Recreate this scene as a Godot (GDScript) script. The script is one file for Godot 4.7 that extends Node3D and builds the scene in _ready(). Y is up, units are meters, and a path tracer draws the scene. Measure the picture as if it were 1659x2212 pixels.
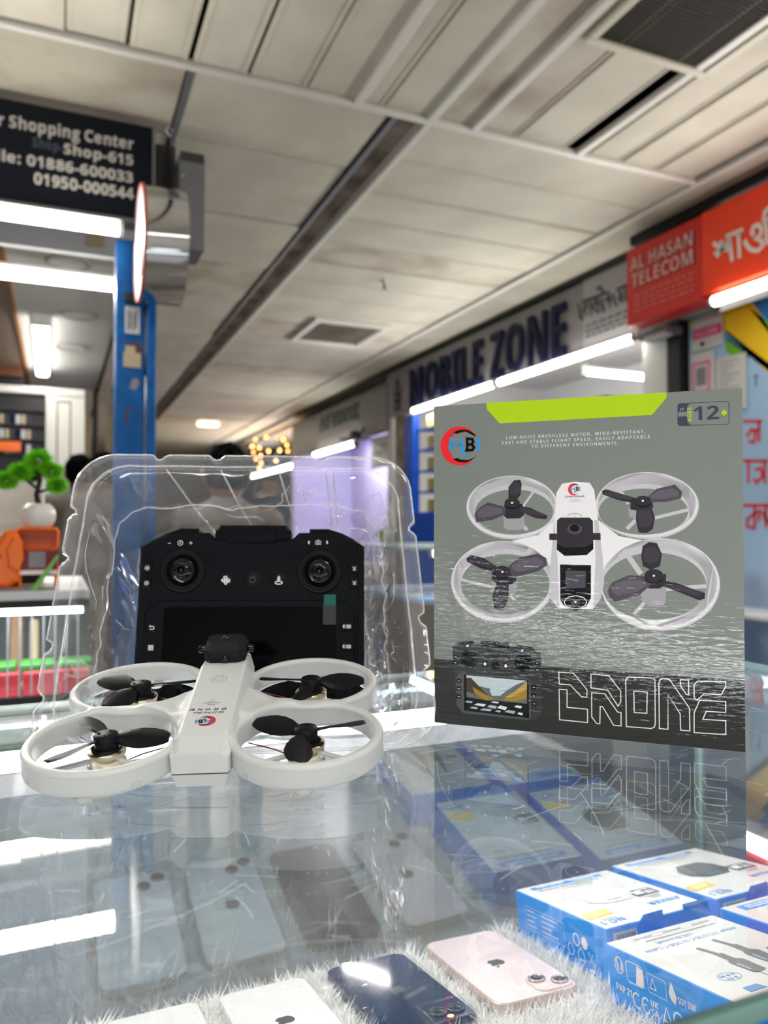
extends Node3D

# ------------------------------------------------------------------ state
var M := {}
var taken := {}
var rng := RandomNumberGenerator.new()
var fonts := {}

func V(x: float, y: float, z: float) -> Vector3:
	return Vector3(x, y, z)

func rgb8(r: float, g: float, b: float) -> Color:
	return Color(r / 255.0, g / 255.0, b / 255.0)

func lin8(r: float, g: float, b: float) -> Color:
	return Color(r / 255.0, g / 255.0, b / 255.0).srgb_to_linear()

func xf(ex: Vector3, ey: Vector3, o: Vector3) -> Transform3D:
	return Transform3D(Basis(ex, ey, ex.cross(ey)), o)

func at(x: float, y: float, z: float) -> Transform3D:
	return Transform3D(Basis(), Vector3(x, y, z))

# ------------------------------------------------------------------ scene tree helpers
func numbered(n: String) -> String:
	if not taken.has(n):
		taken[n] = 0
		return n
	taken[n] += 1
	return "%s_%03d" % [n, taken[n]]

func tag(o: Node, label: String, category: String, group := "") -> Node:
	o.set_meta("label", label)
	o.set_meta("category", category)
	if group != "":
		o.set_meta("group", group)
	return o

func thing(called: String, label: String, category: String, where := Transform3D(), group := "") -> Node3D:
	var o := Node3D.new()
	o.name = numbered(called)
	add_child(o, true)
	o.transform = where
	tag(o, label, category, group)
	return o

func setting(called: String) -> Node3D:
	var o := Node3D.new()
	o.name = called
	add_child(o, true)
	o.set_meta("kind", "structure")
	return o

func fin(st: SurfaceTool) -> ArrayMesh:
	st.generate_normals()
	st.index()
	return st.commit()

func part(called: String, shape, mat: Material, parent: Node, where := Transform3D()) -> MeshInstance3D:
	var o := MeshInstance3D.new()
	o.name = called
	o.mesh = fin(shape) if shape is SurfaceTool else shape
	o.material_override = null
	for i in o.mesh.get_surface_count():
		o.set_surface_override_material(i, mat)
	o.transform = where
	parent.add_child(o, true)
	return o

func single(called: String, shape, mat: Material, label: String, category: String, group := "", where := Transform3D()) -> MeshInstance3D:
	var o := part(numbered(called), shape, mat, self, where)
	tag(o, label, category, group)
	return o

# ------------------------------------------------------------------ mesh helpers
func S(col := Color.WHITE, smooth := -1) -> SurfaceTool:
	var st := SurfaceTool.new()
	st.begin(Mesh.PRIMITIVE_TRIANGLES)
	st.set_color(col)
	st.set_smooth_group(smooth)
	return st

func tri(st: SurfaceTool, a: Vector3, b: Vector3, c: Vector3) -> void:
	st.add_vertex(a)
	st.add_vertex(c)
	st.add_vertex(b)

func quad(st: SurfaceTool, a: Vector3, b: Vector3, c: Vector3, d: Vector3) -> void:
	tri(st, a, b, c)
	tri(st, a, c, d)

func quad_out(st: SurfaceTool, a: Vector3, b: Vector3, c: Vector3, d: Vector3, mid: Vector3) -> void:
	var n := (b - a).cross(c - a) + (c - a).cross(d - a)
	if n.dot((a + b + c + d) * 0.25 - mid) >= 0.0:
		quad(st, a, b, c, d)
	else:
		quad(st, a, d, c, b)

func tri_out(st: SurfaceTool, a: Vector3, b: Vector3, c: Vector3, mid: Vector3) -> void:
	if (b - a).cross(c - a).dot((a + b + c) / 3.0 - mid) >= 0.0:
		tri(st, a, b, c)
	else:
		tri(st, a, c, b)

func box(st: SurfaceTool, X: Transform3D, size: Vector3, ch := 0.0) -> SurfaceTool:
	var h := size * 0.5
	var o := X.origin
	if ch <= 0.0:
		for ax in 3:
			var u := (ax + 1) % 3
			var w := (ax + 2) % 3
			for s in [-1.0, 1.0]:
				var p := []
				for q in [[-1, -1], [1, -1], [1, 1], [-1, 1]]:
					var v := Vector3()
					v[ax] = s * h[ax]
					v[u] = q[0] * h[u]
					v[w] = q[1] * h[w]
					p.append(X * v)
				quad_out(st, p[0], p[1], p[2], p[3], o)
		return st
	var k := Vector3(h.x - ch, h.y - ch, h.z - ch)
	for ax in 3:
		var u := (ax + 1) % 3
		var w := (ax + 2) % 3
		for s in [-1.0, 1.0]:
			var p := []
			for q in [[-1, -1], [1, -1], [1, 1], [-1, 1]]:
				var v := Vector3()
				v[ax] = s * h[ax]
				v[u] = q[0] * k[u]
				v[w] = q[1] * k[w]
				p.append(X * v)
			quad_out(st, p[0], p[1], p[2], p[3], o)
			for s2 in [-1.0, 1.0]:
				var e := []
				for m in [-1.0, 1.0]:
					var a := Vector3()
					a[ax] = s * h[ax]
					a[u] = s2 * k[u]
					a[w] = m * k[w]
					var b := Vector3()
					b[ax] = s * k[ax]
					b[u] = s2 * h[u]
					b[w] = m * k[w]
					e.append(X * a)
					e.append(X * b)
				quad_out(st, e[0], e[1], e[3], e[2], o)
	for sx in [-1.0, 1.0]:
		for sy in [-1.0, 1.0]:
			for sz in [-1.0, 1.0]:
				tri_out(st, X * V(sx * h.x, sy * k.y, sz * k.z), X * V(sx * k.x, sy * h.y, sz * k.z), X * V(sx * k.x, sy * k.y, sz * h.z), o)
	return st

func bx(x0: float, x1: float, y0: float, y1: float, z0: float, z1: float, ch := 0.0) -> SurfaceTool:
	return box(S(), at((x0 + x1) * 0.5, (y0 + y1) * 0.5, (z0 + z1) * 0.5), V(absf(x1 - x0), absf(y1 - y0), absf(z1 - z0)), ch)

# rings of equal length, star-shaped round their middles
func loft(st: SurfaceTool, rings: Array, cap0 := true, cap1 := true) -> SurfaceTool:
	for i in rings.size() - 1:
		var a: PackedVector3Array = rings[i]
		var b: PackedVector3Array = rings[i + 1]
		var n := a.size()
		var mid := Vector3()
		for j in n:
			mid += a[j] + b[j]
		mid /= 2.0 * n
		for j in n:
			var k := (j + 1) % n
			quad_out(st, a[j], a[k], b[k], b[j], mid)
	for e in 2:
		if [cap0, cap1][e]:
			var r: PackedVector3Array = rings[0] if e == 0 else rings[-1]
			var q: PackedVector3Array = rings[1] if e == 0 else rings[-2]
			var c := Vector3()
			var c2 := Vector3()
			for j in r.size():
				c += r[j]
				c2 += q[j]
			c /= r.size()
			c2 /= q.size()
			for j in r.size():
				tri_out(st, c, r[j], r[(j + 1) % r.size()], c2)
	return st

# profile of (radius, y); outside lies to the right of the way
func lathe(st: SurfaceTool, X: Transform3D, prof: Array, n := 24, a0 := 0.0, a1 := TAU) -> SurfaceTool:
	for i in prof.size() - 1:
		var p: Vector2 = prof[i]
		var q: Vector2 = prof[i + 1]
		for j in n:
			var t0 := lerpf(a0, a1, float(j) / n)
			var t1 := lerpf(a0, a1, float(j + 1) / n)
			var A := X * V(p.x * cos(t0), p.y, p.x * sin(t0))
			var B := X * V(q.x * cos(t0), q.y, q.x * sin(t0))
			var C := X * V(q.x * cos(t1), q.y, q.x * sin(t1))
			var D := X * V(p.x * cos(t1), p.y, p.x * sin(t1))
			if q.x > 1e-7:
				tri(st, A, B, C)
			if p.x > 1e-7:
				tri(st, A, C, D)
	return st

func cyl(st: SurfaceTool, X: Transform3D, r: float, y0: float, y1: float, n := 20, ch := 0.0) -> SurfaceTool:
	if ch > 0.0:
		return lathe(st, X, [Vector2(0, y0), Vector2(r - ch, y0), Vector2(r, y0 + ch), Vector2(r, y1 - ch), Vector2(r - ch, y1), Vector2(0, y1)], n)
	return lathe(st, X, [Vector2(0, y0), Vector2(r, y0), Vector2(r, y1), Vector2(0, y1)], n)

func tube(st: SurfaceTool, pts: Array, rad, n := 8, caps := true, closed := false) -> SurfaceTool:
	var rings := []
	var m := pts.size()
	var nrm := Vector3()
	for i in m:
		var t: Vector3
		if closed:
			t = (pts[(i + 1) % m] - pts[(i + m - 1) % m]).normalized()
		else:
			t = (pts[mini(i + 1, m - 1)] - pts[maxi(i - 1, 0)]).normalized()
		if i == 0:
			nrm = t.cross(Vector3.UP if absf(t.y) < 0.9 else Vector3.RIGHT).normalized()
		nrm = (nrm - t * nrm.dot(t)).normalized()
		var bn := t.cross(nrm)
		var r: float = rad[i] if rad is Array else rad
		var ring := PackedVector3Array()
		for j in n:
			var a := TAU * j / n
			ring.append(pts[i] + (nrm * cos(a) + bn * sin(a)) * r)
		rings.append(ring)
	if closed:
		rings.append(rings[0])
	return loft(st, rings, caps and not closed, caps and not closed)

# flat polygon facing local +z
func flat(st: SurfaceTool, poly: PackedVector2Array, X: Transform3D) -> SurfaceTool:
	var ids := Geometry2D.triangulate_polygon(poly)
	var nz := X.basis.z
	for i in range(0, ids.size(), 3):
		var a := X * V(poly[ids[i]].x, poly[ids[i]].y, 0)
		var b := X * V(poly[ids[i + 1]].x, poly[ids[i + 1]].y, 0)
		var c := X * V(poly[ids[i + 2]].x, poly[ids[i + 2]].y, 0)
		if (b - a).cross(c - a).dot(nz) > 0.0:
			tri(st, a, b, c)
		else:
			tri(st, a, c, b)
	return st

# polygon extruded from z = 0 to z = depth in X, with a bevelled front edge
func slab(st: SurfaceTool, poly: PackedVector2Array, X: Transform3D, depth: float, bev := 0.0, back := true) -> SurfaceTool:
	var p := poly.duplicate()
	if Geometry2D.is_polygon_clockwise(p):
		p.reverse()
	var f := p
	if bev > 0.0:
		f = PackedVector2Array()
		for i in p.size():
			var e0 := (p[i] - p[(i + p.size() - 1) % p.size()]).normalized()
			var e1 := (p[(i + 1) % p.size()] - p[i]).normalized()
			var n0 := Vector2(-e0.y, e0.x)
			var n1 := Vector2(-e1.y, e1.x)
			var mm := (n0 + n1)
			f.append(p[i] + mm / maxf(mm.dot(n0), 0.4) * bev)
	flat(st, f, X * at(0, 0, depth))
	if back:
		flat(st, p, X * Transform3D(Basis(Vector3.RIGHT, Vector3.UP, Vector3.FORWARD), Vector3.ZERO))
	for i in p.size():
		var j := (i + 1) % p.size()
		var a := X * V(p[i].x, p[i].y, 0)
		var b := X * V(p[j].x, p[j].y, 0)
		var c := X * V(p[j].x, p[j].y, depth - bev)
		var d := X * V(p[i].x, p[i].y, depth - bev)
		quad(st, a, b, c, d)
		if bev > 0.0:
			quad(st, d, c, X * V(f[j].x, f[j].y, depth), X * V(f[i].x, f[i].y, depth))
	return st

# flat line of a given width facing local +z
func stroke(st: SurfaceTool, pts: PackedVector2Array, w: float, X: Transform3D, closed := false) -> SurfaceTool:
	var m := pts.size()
	var l := []
	var r := []
	for i in m:
		var d0 := Vector2()
		var d1 := Vector2()
		if closed or i > 0:
			d0 = (pts[i] - pts[(i + m - 1) % m]).normalized()
		if closed or i < m - 1:
			d1 = (pts[(i + 1) % m] - pts[i]).normalized()
		if d0 == Vector2():
			d0 = d1
		if d1 == Vector2():
			d1 = d0
		var n0 := Vector2(-d0.y, d0.x)
		var n1 := Vector2(-d1.y, d1.x)
		var b := n0 + n1
		b = n0 if b.length() < 0.3 else b / maxf(b.dot(n0), 0.55)
		l.append(X * V(pts[i].x + b.x * w * 0.5, pts[i].y + b.y * w * 0.5, 0))
		r.append(X * V(pts[i].x - b.x * w * 0.5, pts[i].y - b.y * w * 0.5, 0))
	for i in (m if closed else m - 1):
		var j := (i + 1) % m
		quad(st, r[i], r[j], l[j], l[i])
	return st

func pv(a: Array, k := 1.0) -> PackedVector2Array:
	var p := PackedVector2Array()
	for i in range(0, a.size(), 2):
		p.append(Vector2(a[i], a[i + 1]) * k)
	return p

func circ(c: Vector2, rx: float, ry: float, n := 24) -> PackedVector2Array:
	var p := PackedVector2Array()
	for i in n:
		p.append(c + Vector2(cos(TAU * i / n) * rx, sin(TAU * i / n) * ry))
	return p

func rrect(x0: float, y0: float, x1: float, y1: float, r: float, n := 4) -> PackedVector2Array:
	var p := PackedVector2Array()
	for q in [[x1 - r, y1 - r, 0.0], [x0 + r, y1 - r, 0.5], [x0 + r, y0 + r, 1.0], [x1 - r, y0 + r, 1.5]]:
		for i in n + 1:
			var a: float = (q[2] + 0.5 * i / n) * PI
			p.append(Vector2(q[0] + cos(a) * r, q[1] + sin(a) * r))
	return p

func font(kind: String) -> Font:
	if not fonts.has(kind):
		var f := SystemFont.new()
		f.font_names = PackedStringArray(["Droid Serif" if kind.begins_with("serif") else "Droid Sans Mono" if kind.begins_with("mono") else "Droid Sans"])
		if kind.ends_with("bold"):
			f.font_weight = 700
		fonts[kind] = f
		if kind == "wide":
			var fv := FontVariation.new()
			fv.base_font = f
			fv.spacing_glyph = 9
			fonts[kind] = fv
	return fonts[kind]

# lettering in the plane of X; its box is (0,0)-(w,h) there, h the height of the capitals; align -1, 0, 1
func text(st: SurfaceTool, s: String, X: Transform3D, h: float, w := 0.0, kind := "sans", align := -1, depth := 0.0, slant := 0.0) -> SurfaceTool:
	var tm := TextMesh.new()
	tm.font = font(kind)
	tm.text = s
	tm.font_size = 48
	tm.pixel_size = 1.0 / 48.0
	tm.depth = depth / maxf(h, 1e-6) * 0.72
	tm.curve_step = 2.0
	tm.horizontal_alignment = HORIZONTAL_ALIGNMENT_LEFT
	tm.vertical_alignment = VERTICAL_ALIGNMENT_CENTER
	if tm.get_surface_count() == 0:
		return st
	var arr := tm.surface_get_arrays(0)
	var v: PackedVector3Array = arr[Mesh.ARRAY_VERTEX]
	var id = arr[Mesh.ARRAY_INDEX]
	var lo := Vector3.ONE * 1e9
	var hi := -lo
	for p in v:
		lo = lo.min(p)
		hi = hi.max(p)
	var base := lo.y
	for c in "gjpqy,;()Q/":
		if s.contains(c):
			base = lo.y + (hi.y - lo.y) * 0.2
			break
	var top := hi.y
	var k := h / maxf(top - base, 1e-6)
	var kx := k if w <= 0.0 else w / maxf(hi.x - lo.x, 1e-6)
	var full := (hi.x - lo.x) * kx
	var dx := 0.0 if align < 0 else (-full if align > 0 else -full * 0.5)
	var n: int = id.size() if id != null and id.size() else v.size()
	for i in range(0, n, 3):
		var p := []
		for j in 3:
			var q: Vector3 = v[id[i + j]] if id != null and id.size() else v[i + j]
			var y := (q.y - base) * k
			p.append(X * V((q.x - lo.x) * kx + dx + y * slant, y, (q.z - (hi.z + lo.z) * 0.5) * k + depth * 0.5))
		if depth <= 0.0 and (p[1] - p[0]).cross(p[2] - p[0]).dot(X.basis.z) > 0.0:
			continue
		for j in 3:
			st.add_vertex(p[j])
	return st

# ------------------------------------------------------------------ materials
func mat(called: String, col: Color, rough := 0.6, metal := 0.0, spec := 0.5) -> StandardMaterial3D:
	var m := StandardMaterial3D.new()
	m.resource_name = called
	m.albedo_color = col
	m.roughness = rough
	m.metallic = metal
	m.metallic_specular = spec
	M[called] = m
	return m

func pane(called: String, col: Color, alpha: float, rough := 0.0, spec := 0.5) -> StandardMaterial3D:
	var m := mat(called, Color(col.r, col.g, col.b, alpha), rough, 0.0, spec)
	m.transparency = BaseMaterial3D.TRANSPARENCY_ALPHA
	return m

func glow(called: String, col: Color, e: float) -> StandardMaterial3D:
	var m := mat(called, Color(0.9, 0.9, 0.9), 0.4)
	m.emission_enabled = true
	m.emission = col
	m.emission_energy_multiplier = e
	return m

func noise_tex(freq: float, a: Color, b: Color, seed_ := 1, octaves := 4, size := 256, mid := 0.5) -> NoiseTexture2D:
	var n := FastNoiseLite.new()
	n.seed = seed_
	n.noise_type = FastNoiseLite.TYPE_SIMPLEX
	n.frequency = freq
	n.fractal_octaves = octaves
	var t := NoiseTexture2D.new()
	t.width = size
	t.height = size
	t.seamless = true
	t.noise = n
	var g := Gradient.new()
	g.set_color(0, a)
	g.set_color(1, b)
	g.set_offset(0, maxf(0.0, mid - 0.35))
	g.set_offset(1, minf(1.0, mid + 0.35))
	t.color_ramp = g
	return t

func mottled(m: StandardMaterial3D, t: Texture2D, scale: Vector3, world := true) -> StandardMaterial3D:
	m.albedo_texture = t
	m.uv1_triplanar = true
	m.uv1_world_triplanar = world
	m.uv1_scale = scale
	return m

func tinted(called: String, rough := 0.5, spec := 0.5) -> StandardMaterial3D:
	var m := mat(called, Color.WHITE, rough, 0.0, spec)
	m.vertex_color_use_as_albedo = true
	return m

# a lamp tube along local x with its area light facing `down`
func lamp_light(parent: Node, at_: Vector3, along: Vector3, down: Vector3, length: float, width: float, e: float, col: Color) -> void:
	var l := AreaLight3D.new()
	l.name = "lamp_light"
	l.area_size = Vector2(length, width)
	l.light_energy = e
	l.light_color = col
	l.area_normalize_energy = true
	l.area_range = 20.0
	l.area_attenuation = 2.0
	l.shadow_enabled = true
	var z := -down.normalized()
	var x := along.normalized()
	l.transform = Transform3D(Basis(x, z.cross(x), z), at_)
	parent.add_child(l, true)

func tube_lamp(a: Vector3, b: Vector3, r: float, down: Vector3, e: float, label: String, group: String, mat_name := "tube_glow") -> Node3D:
	var mid := (a + b) * 0.5
	var t := thing("tube_lamp", label, "lamp", at(mid.x, mid.y, mid.z), group)
	var h := (b - a) * 0.5
	var d := h.normalized()
	part("tube", tube(S(Color.WHITE, 0), [-h + d * 0.012, -h * 0.999 + d * 0.012, h - d * 0.012], r, 14), M[mat_name], t)
	part("end_cap", tube(S(), [-h, -h + d * 0.014], r * 1.15, 12), M["cap_grey"], t)
	part("end_cap", tube(S(), [h - d * 0.014, h], r * 1.15, 12), M["cap_grey"], t)
	var back := -down.normalized()
	var side := d.cross(back).normalized()
	part("batten", box(S(), Transform3D(Basis(d, back, side), back * (r + 0.012)), V(h.length() * 2.0, 0.02, r * 2.4), 0.002), M["white_paint"], t)
	lamp_light(t, down.normalized() * (r + 0.004), d, down, h.length() * 2.0 - 0.03, r * 2.0, e, Color(1.0, 0.985, 0.96))
	return t

# ------------------------------------------------------------------ entry
func _ready() -> void:
	rng.seed = 7
	var cam := Camera3D.new()
	cam.name = "camera"
	add_child(cam)
	cam.position = V(0, 1.14, 0)
	var yaw := deg_to_rad(22.99)
	var pitch := deg_to_rad(1.18)
	var fw := V(sin(yaw) * cos(pitch), sin(pitch), -cos(yaw) * cos(pitch))
	cam.look_at(cam.position + fw, Vector3.UP)
	cam.near = 0.02
	cam.far = 60.0
	var phys := CameraAttributesPhysical.new()
	phys.frustum_focal_length = 12.0 / (1106.0 / 1650.0)
	phys.frustum_focus_distance = 0.46
	phys.frustum_near = 0.02
	phys.frustum_far = 60.0
	phys.exposure_aperture = 5.4
	cam.attributes = phys
	cam.fov = rad_to_deg(2.0 * atan(1106.0 / 1650.0))
	cam.current = true
	var we := WorldEnvironment.new()
	we.name = "environment"
	var env := Environment.new()
	env.background_mode = Environment.BG_COLOR
	env.background_color = Color(0.02, 0.02, 0.022)
	env.tonemap_mode = Environment.TONE_MAPPER_LINEAR
	env.tonemap_exposure = 1.0
	env.sdfgi_enabled = true
	env.ssao_enabled = true
	env.ssil_enabled = true
	we.environment = env
	add_child(we)
	make_materials()
	shop_lamps()
	room()
	ceiling()
	right_shops()
	left_shops()
	left_counter()
	people()
	counter()
	case_contents()
	package()
	tray()
	remote_control()
	drone()

func make_materials() -> void:
	mat("cap_grey", rgb8(205, 205, 205), 0.5)
	mat("white_paint", rgb8(225, 224, 220), 0.5)
	mat("black_paint", rgb8(22, 22, 25), 0.5)
	mat("void_black", rgb8(10, 10, 11), 0.9)
	mat("grey_metal", rgb8(120, 122, 126), 0.45, 0.3)
	mat("steel", rgb8(190, 190, 190), 0.28, 1.0)
	mat("chrome", rgb8(205, 205, 208), 0.06, 1.0)
	glow("tube_glow", Color(1.0, 0.985, 0.95), 14.0)
	glow("led_glow", Color(0.98, 0.99, 1.0), 13.0)
	glow("round_glow", Color(1.0, 0.97, 0.85), 5.0)
	glow("bulb_glow", Color(1.0, 0.62, 0.12), 7.0)
	mottled(mat("ceiling_cream", rgb8(255, 255, 255), 0.75), noise_tex(0.012, rgb8(194, 188, 173), rgb8(208, 202, 187), 3, 5), V(0.7, 0.7, 0.7))
	mottled(mat("ceiling_stained", rgb8(255, 255, 255), 0.75), noise_tex(0.010, rgb8(164, 153, 137), rgb8(200, 193, 177), 9, 5, 256, 0.36), V(0.9, 0.9, 0.9))
	mottled(mat("ceiling_rust", rgb8(255, 255, 255), 0.8), noise_tex(0.014, rgb8(112, 96, 86), rgb8(166, 156, 144), 21, 5), V(1.1, 1.1, 1.1))
	mat("rail_white", rgb8(216, 213, 206), 0.45)
	mat("grid_cream", rgb8(206, 200, 182), 0.5)
	mat("grille_dark", rgb8(60, 54, 46), 0.7)
	mottled(mat("floor_tile", rgb8(255, 255, 255), 0.25), noise_tex(0.02, rgb8(112, 108, 102), rgb8(134, 130, 124), 5), V(0.6, 0.6, 0.6))
	mat("wall_white", rgb8(222, 222, 219), 0.7)
	mat("wall_grey", rgb8(150, 148, 145), 0.7)
	mat("wall_dark", rgb8(58, 58, 62), 0.7)
	mat("wall_lilac_lit", rgb8(196, 188, 240), 0.6)  # glow of a purple lamp, put into the wall colour
	mat("sign_navy", rgb8(11, 17, 30), 0.3, 0.0, 0.3)
	mat("letter_grey", rgb8(196, 194, 188), 0.5)
	mat("letter_ghost", rgb8(58, 66, 84), 0.5)
	mat("sign_grey", rgb8(138, 135, 137), 0.5)
	mat("sign_white", rgb8(168, 166, 170), 0.5)
	mat("letter_blue", rgb8(8, 18, 56), 0.5, 0.0, 0.3)
	mat("letter_black", rgb8(24, 24, 28), 0.5)
	mat("letter_teal", rgb8(50, 74, 74), 0.5)
	mat("sign_red", rgb8(214, 34, 26), 0.4)
	mat("sign_orange", rgb8(255, 62, 12), 0.35)
	mat("letter_pink", rgb8(240, 176, 172), 0.5)
	mat("letter_white", rgb8(244, 236, 232), 0.5)
	mat("letter_dim", rgb8(226, 120, 112), 0.5)
	mat("blue_steel", rgb8(10, 86, 152), 0.4, 0.0, 0.3)
	mottled(mat("blue_steel_worn", rgb8(255, 255, 255), 0.4, 0.0, 0.3), noise_tex(0.02, rgb8(8, 82, 148), rgb8(14, 98, 172), 8, 4), V(2, 2, 2))
	mat("blue_panel", rgb8(0, 86, 214), 0.4)
	mat("sticker_white", rgb8(202, 204, 206), 0.6)
	mat("sticker_tan", rgb8(186, 170, 140), 0.6)
	mat("rust_paint", rgb8(84, 50, 54), 0.7)
	mat("wood", rgb8(176, 122, 62), 0.5)
	mat("cabinet_white", rgb8(228, 226, 220), 0.4)
	mat("cabinet_black", rgb8(28, 30, 36), 0.4)
	mat("orange_plastic", rgb8(255, 116, 12), 0.22)
	mat("maroon", rgb8(120, 14, 36), 0.3)
	mat("leaf_green", rgb8(134, 222, 30), 0.5)
	mat("leaf_dark", rgb8(52, 120, 34), 0.5)
	mat("bark", rgb8(40, 30, 26), 0.7)
	mat("pot_white", rgb8(228, 224, 218), 0.25)
	mat("skin", rgb8(150, 100, 74), 0.5)
	mat("hair", rgb8(6, 6, 7), 0.8, 0.0, 0.1)
	mat("cloth_dark", rgb8(120, 114, 108), 0.85)
	tinted("print", 0.5)
	tinted("print_gloss", 0.3)
	pane("clear_glass", rgb8(200, 225, 222), 0.02, 0.0)
	var tg := pane("top_glass", rgb8(190, 222, 220), 0.012, 0.0)
	tg.metallic_specular = 0.5
	mat("glass_edge", rgb8(46, 68, 61), 0.35)
	mat("glass_edge_pale", rgb8(150, 178, 172), 0.2)
	var sc := mat("scratch", Color(0.93, 0.95, 0.96, 0.5), 0.6)
	sc.transparency = BaseMaterial3D.TRANSPARENCY_ALPHA
	mat("shell_white", rgb8(210, 214, 214), 0.4).subsurf_scatter_enabled = false
	mat("shell_inner", rgb8(200, 204, 202), 0.5)
	mat("seam", rgb8(84, 80, 84), 0.7)
	mat("black_plastic", rgb8(18, 20, 24), 0.42, 0.0, 0.25)
	mat("black_rubber", rgb8(20, 21, 24), 0.5, 0.0, 0.28)
	mat("black_gloss", rgb8(8, 8, 10), 0.06)
	mat("prop_black", rgb8(18, 18, 23), 0.42, 0.0, 0.28)
	mat("motor_gold", rgb8(242, 230, 204), 0.22, 1.0)
	mat("shell_line", rgb8(150, 152, 156), 0.6)
	var rb := mat("remote_body", rgb8(17, 20, 25), 0.55, 0.0, 0.2)
	rb.heightmap_enabled = true
	rb.heightmap_texture = noise_tex(0.22, Color.BLACK, Color.WHITE, 4, 2)
	rb.heightmap_scale = 0.006
	rb.uv1_triplanar = true
	rb.uv1_scale = V(40, 40, 40)
	mat("remote_dark", rgb8(15, 18, 23), 0.4, 0.0, 0.22)
	mat("screen_glass", rgb8(3, 4, 8), 0.12, 0.0, 0.3)
	mat("icon_white", rgb8(228, 228, 226), 0.5)
	mat("icon_dim", rgb8(70, 72, 78), 0.5)
	mat("tape_green", rgb8(10, 96, 82), 0.3)
	pane("tape_clear", rgb8(150, 160, 160), 0.12, 0.08)
	mat("lcd_led", rgb8(8, 8, 9), 0.3)
	pane("blister", rgb8(240, 242, 248), 0.06, 0.05, 0.6)
	pane("blister_bead", rgb8(246, 247, 250), 0.22, 0.05, 0.6)
	mat("head_black", rgb8(22, 24, 29), 0.55, 0.0, 0.28)
	mat("ring_grey", rgb8(176, 174, 170), 0.5)
	mat("fur_base", rgb8(226, 225, 222), 0.9)
	var fur := mat("fur_white", rgb8(246, 245, 242), 0.8)
	fur.backlight_enabled = true
	fur.backlight = Color(0.5, 0.5, 0.5)
	mat("phone_white", rgb8(218, 216, 211), 0.14)
	mat("phone_pink", rgb8(214, 197, 195), 0.14)
	mat("phone_pink_edge", rgb8(210, 186, 182), 0.25, 0.4)
	mat("phone_navy", rgb8(30, 47, 76), 0.06)
	mat("phone_navy_edge", rgb8(60, 74, 96), 0.2, 0.6)
	mat("phone_white_edge", rgb8(226, 220, 210), 0.25, 0.4)
	mat("logo_mirror", rgb8(120, 128, 128), 0.12, 0.9)
	mat("logo_grey", rgb8(92, 98, 104), 0.2, 0.6)
	mat("lens_ring", rgb8(196, 178, 176), 0.2, 0.9)
	mat("lens_black", rgb8(14, 16, 20), 0.05)
	mat("flash_cream", rgb8(232, 214, 170), 0.3)
	mat("carton_white", rgb8(214, 213, 209), 0.4)
	mat("carton_blue", rgb8(8, 146, 236), 0.4, 0.0, 0.35)
	mat("cabinet_grey", rgb8(116, 110, 106), 0.6)
	mat("shelf_white", rgb8(214, 216, 220), 0.4)

# ------------------------------------------------------------------ lamps of the seller's own shop, above and behind the camera
func shop_lamps() -> void:
	tube_lamp(V(-0.95, 2.30, 0.30), V(0.35, 2.30, 0.30), 0.016, V(0, -1, 0), 0.86, "fluorescent tube above the counter, nearest the seller", "tubes of the seller's shop")
	tube_lamp(V(-0.55, 2.30, 1.25), V(0.95, 2.30, 1.25), 0.016, V(0, -1, 0), 1.05, "fluorescent tube at the back of the seller's shop", "tubes of the seller's shop")
	tube_lamp(V(0.95, 2.42, -0.65), V(2.05, 2.42, -0.65), 0.016, V(0, -1, 0), 0.9, "fluorescent tube over the aisle beside the counter", "tubes of the seller's shop")

# ------------------------------------------------------------------ the hall
func room() -> void:
	part("floor", bx(-4.2, 5.6, -0.15, 0.0, -16.0, 2.6), M["floor_tile"], self).set_meta("kind", "structure")
	part("wall_far", bx(-4.2, 5.6, 0.0, 2.8, -16.0, -15.8), M["wall_grey"], self).set_meta("kind", "structure")
	part("wall_back", bx(-4.2, 5.6, 0.0, 2.8, 2.4, 2.6), M["wall_white"], self).set_meta("kind", "structure")
	part("wall_left", bx(-4.2, -4.0, 0.0, 2.8, -15.8, 2.4), M["wall_grey"], self).set_meta("kind", "structure")
	part("wall_right", bx(5.4, 5.6, 0.0, 2.8, -15.8, 2.4), M["wall_white"], self).set_meta("kind", "structure")

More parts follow.
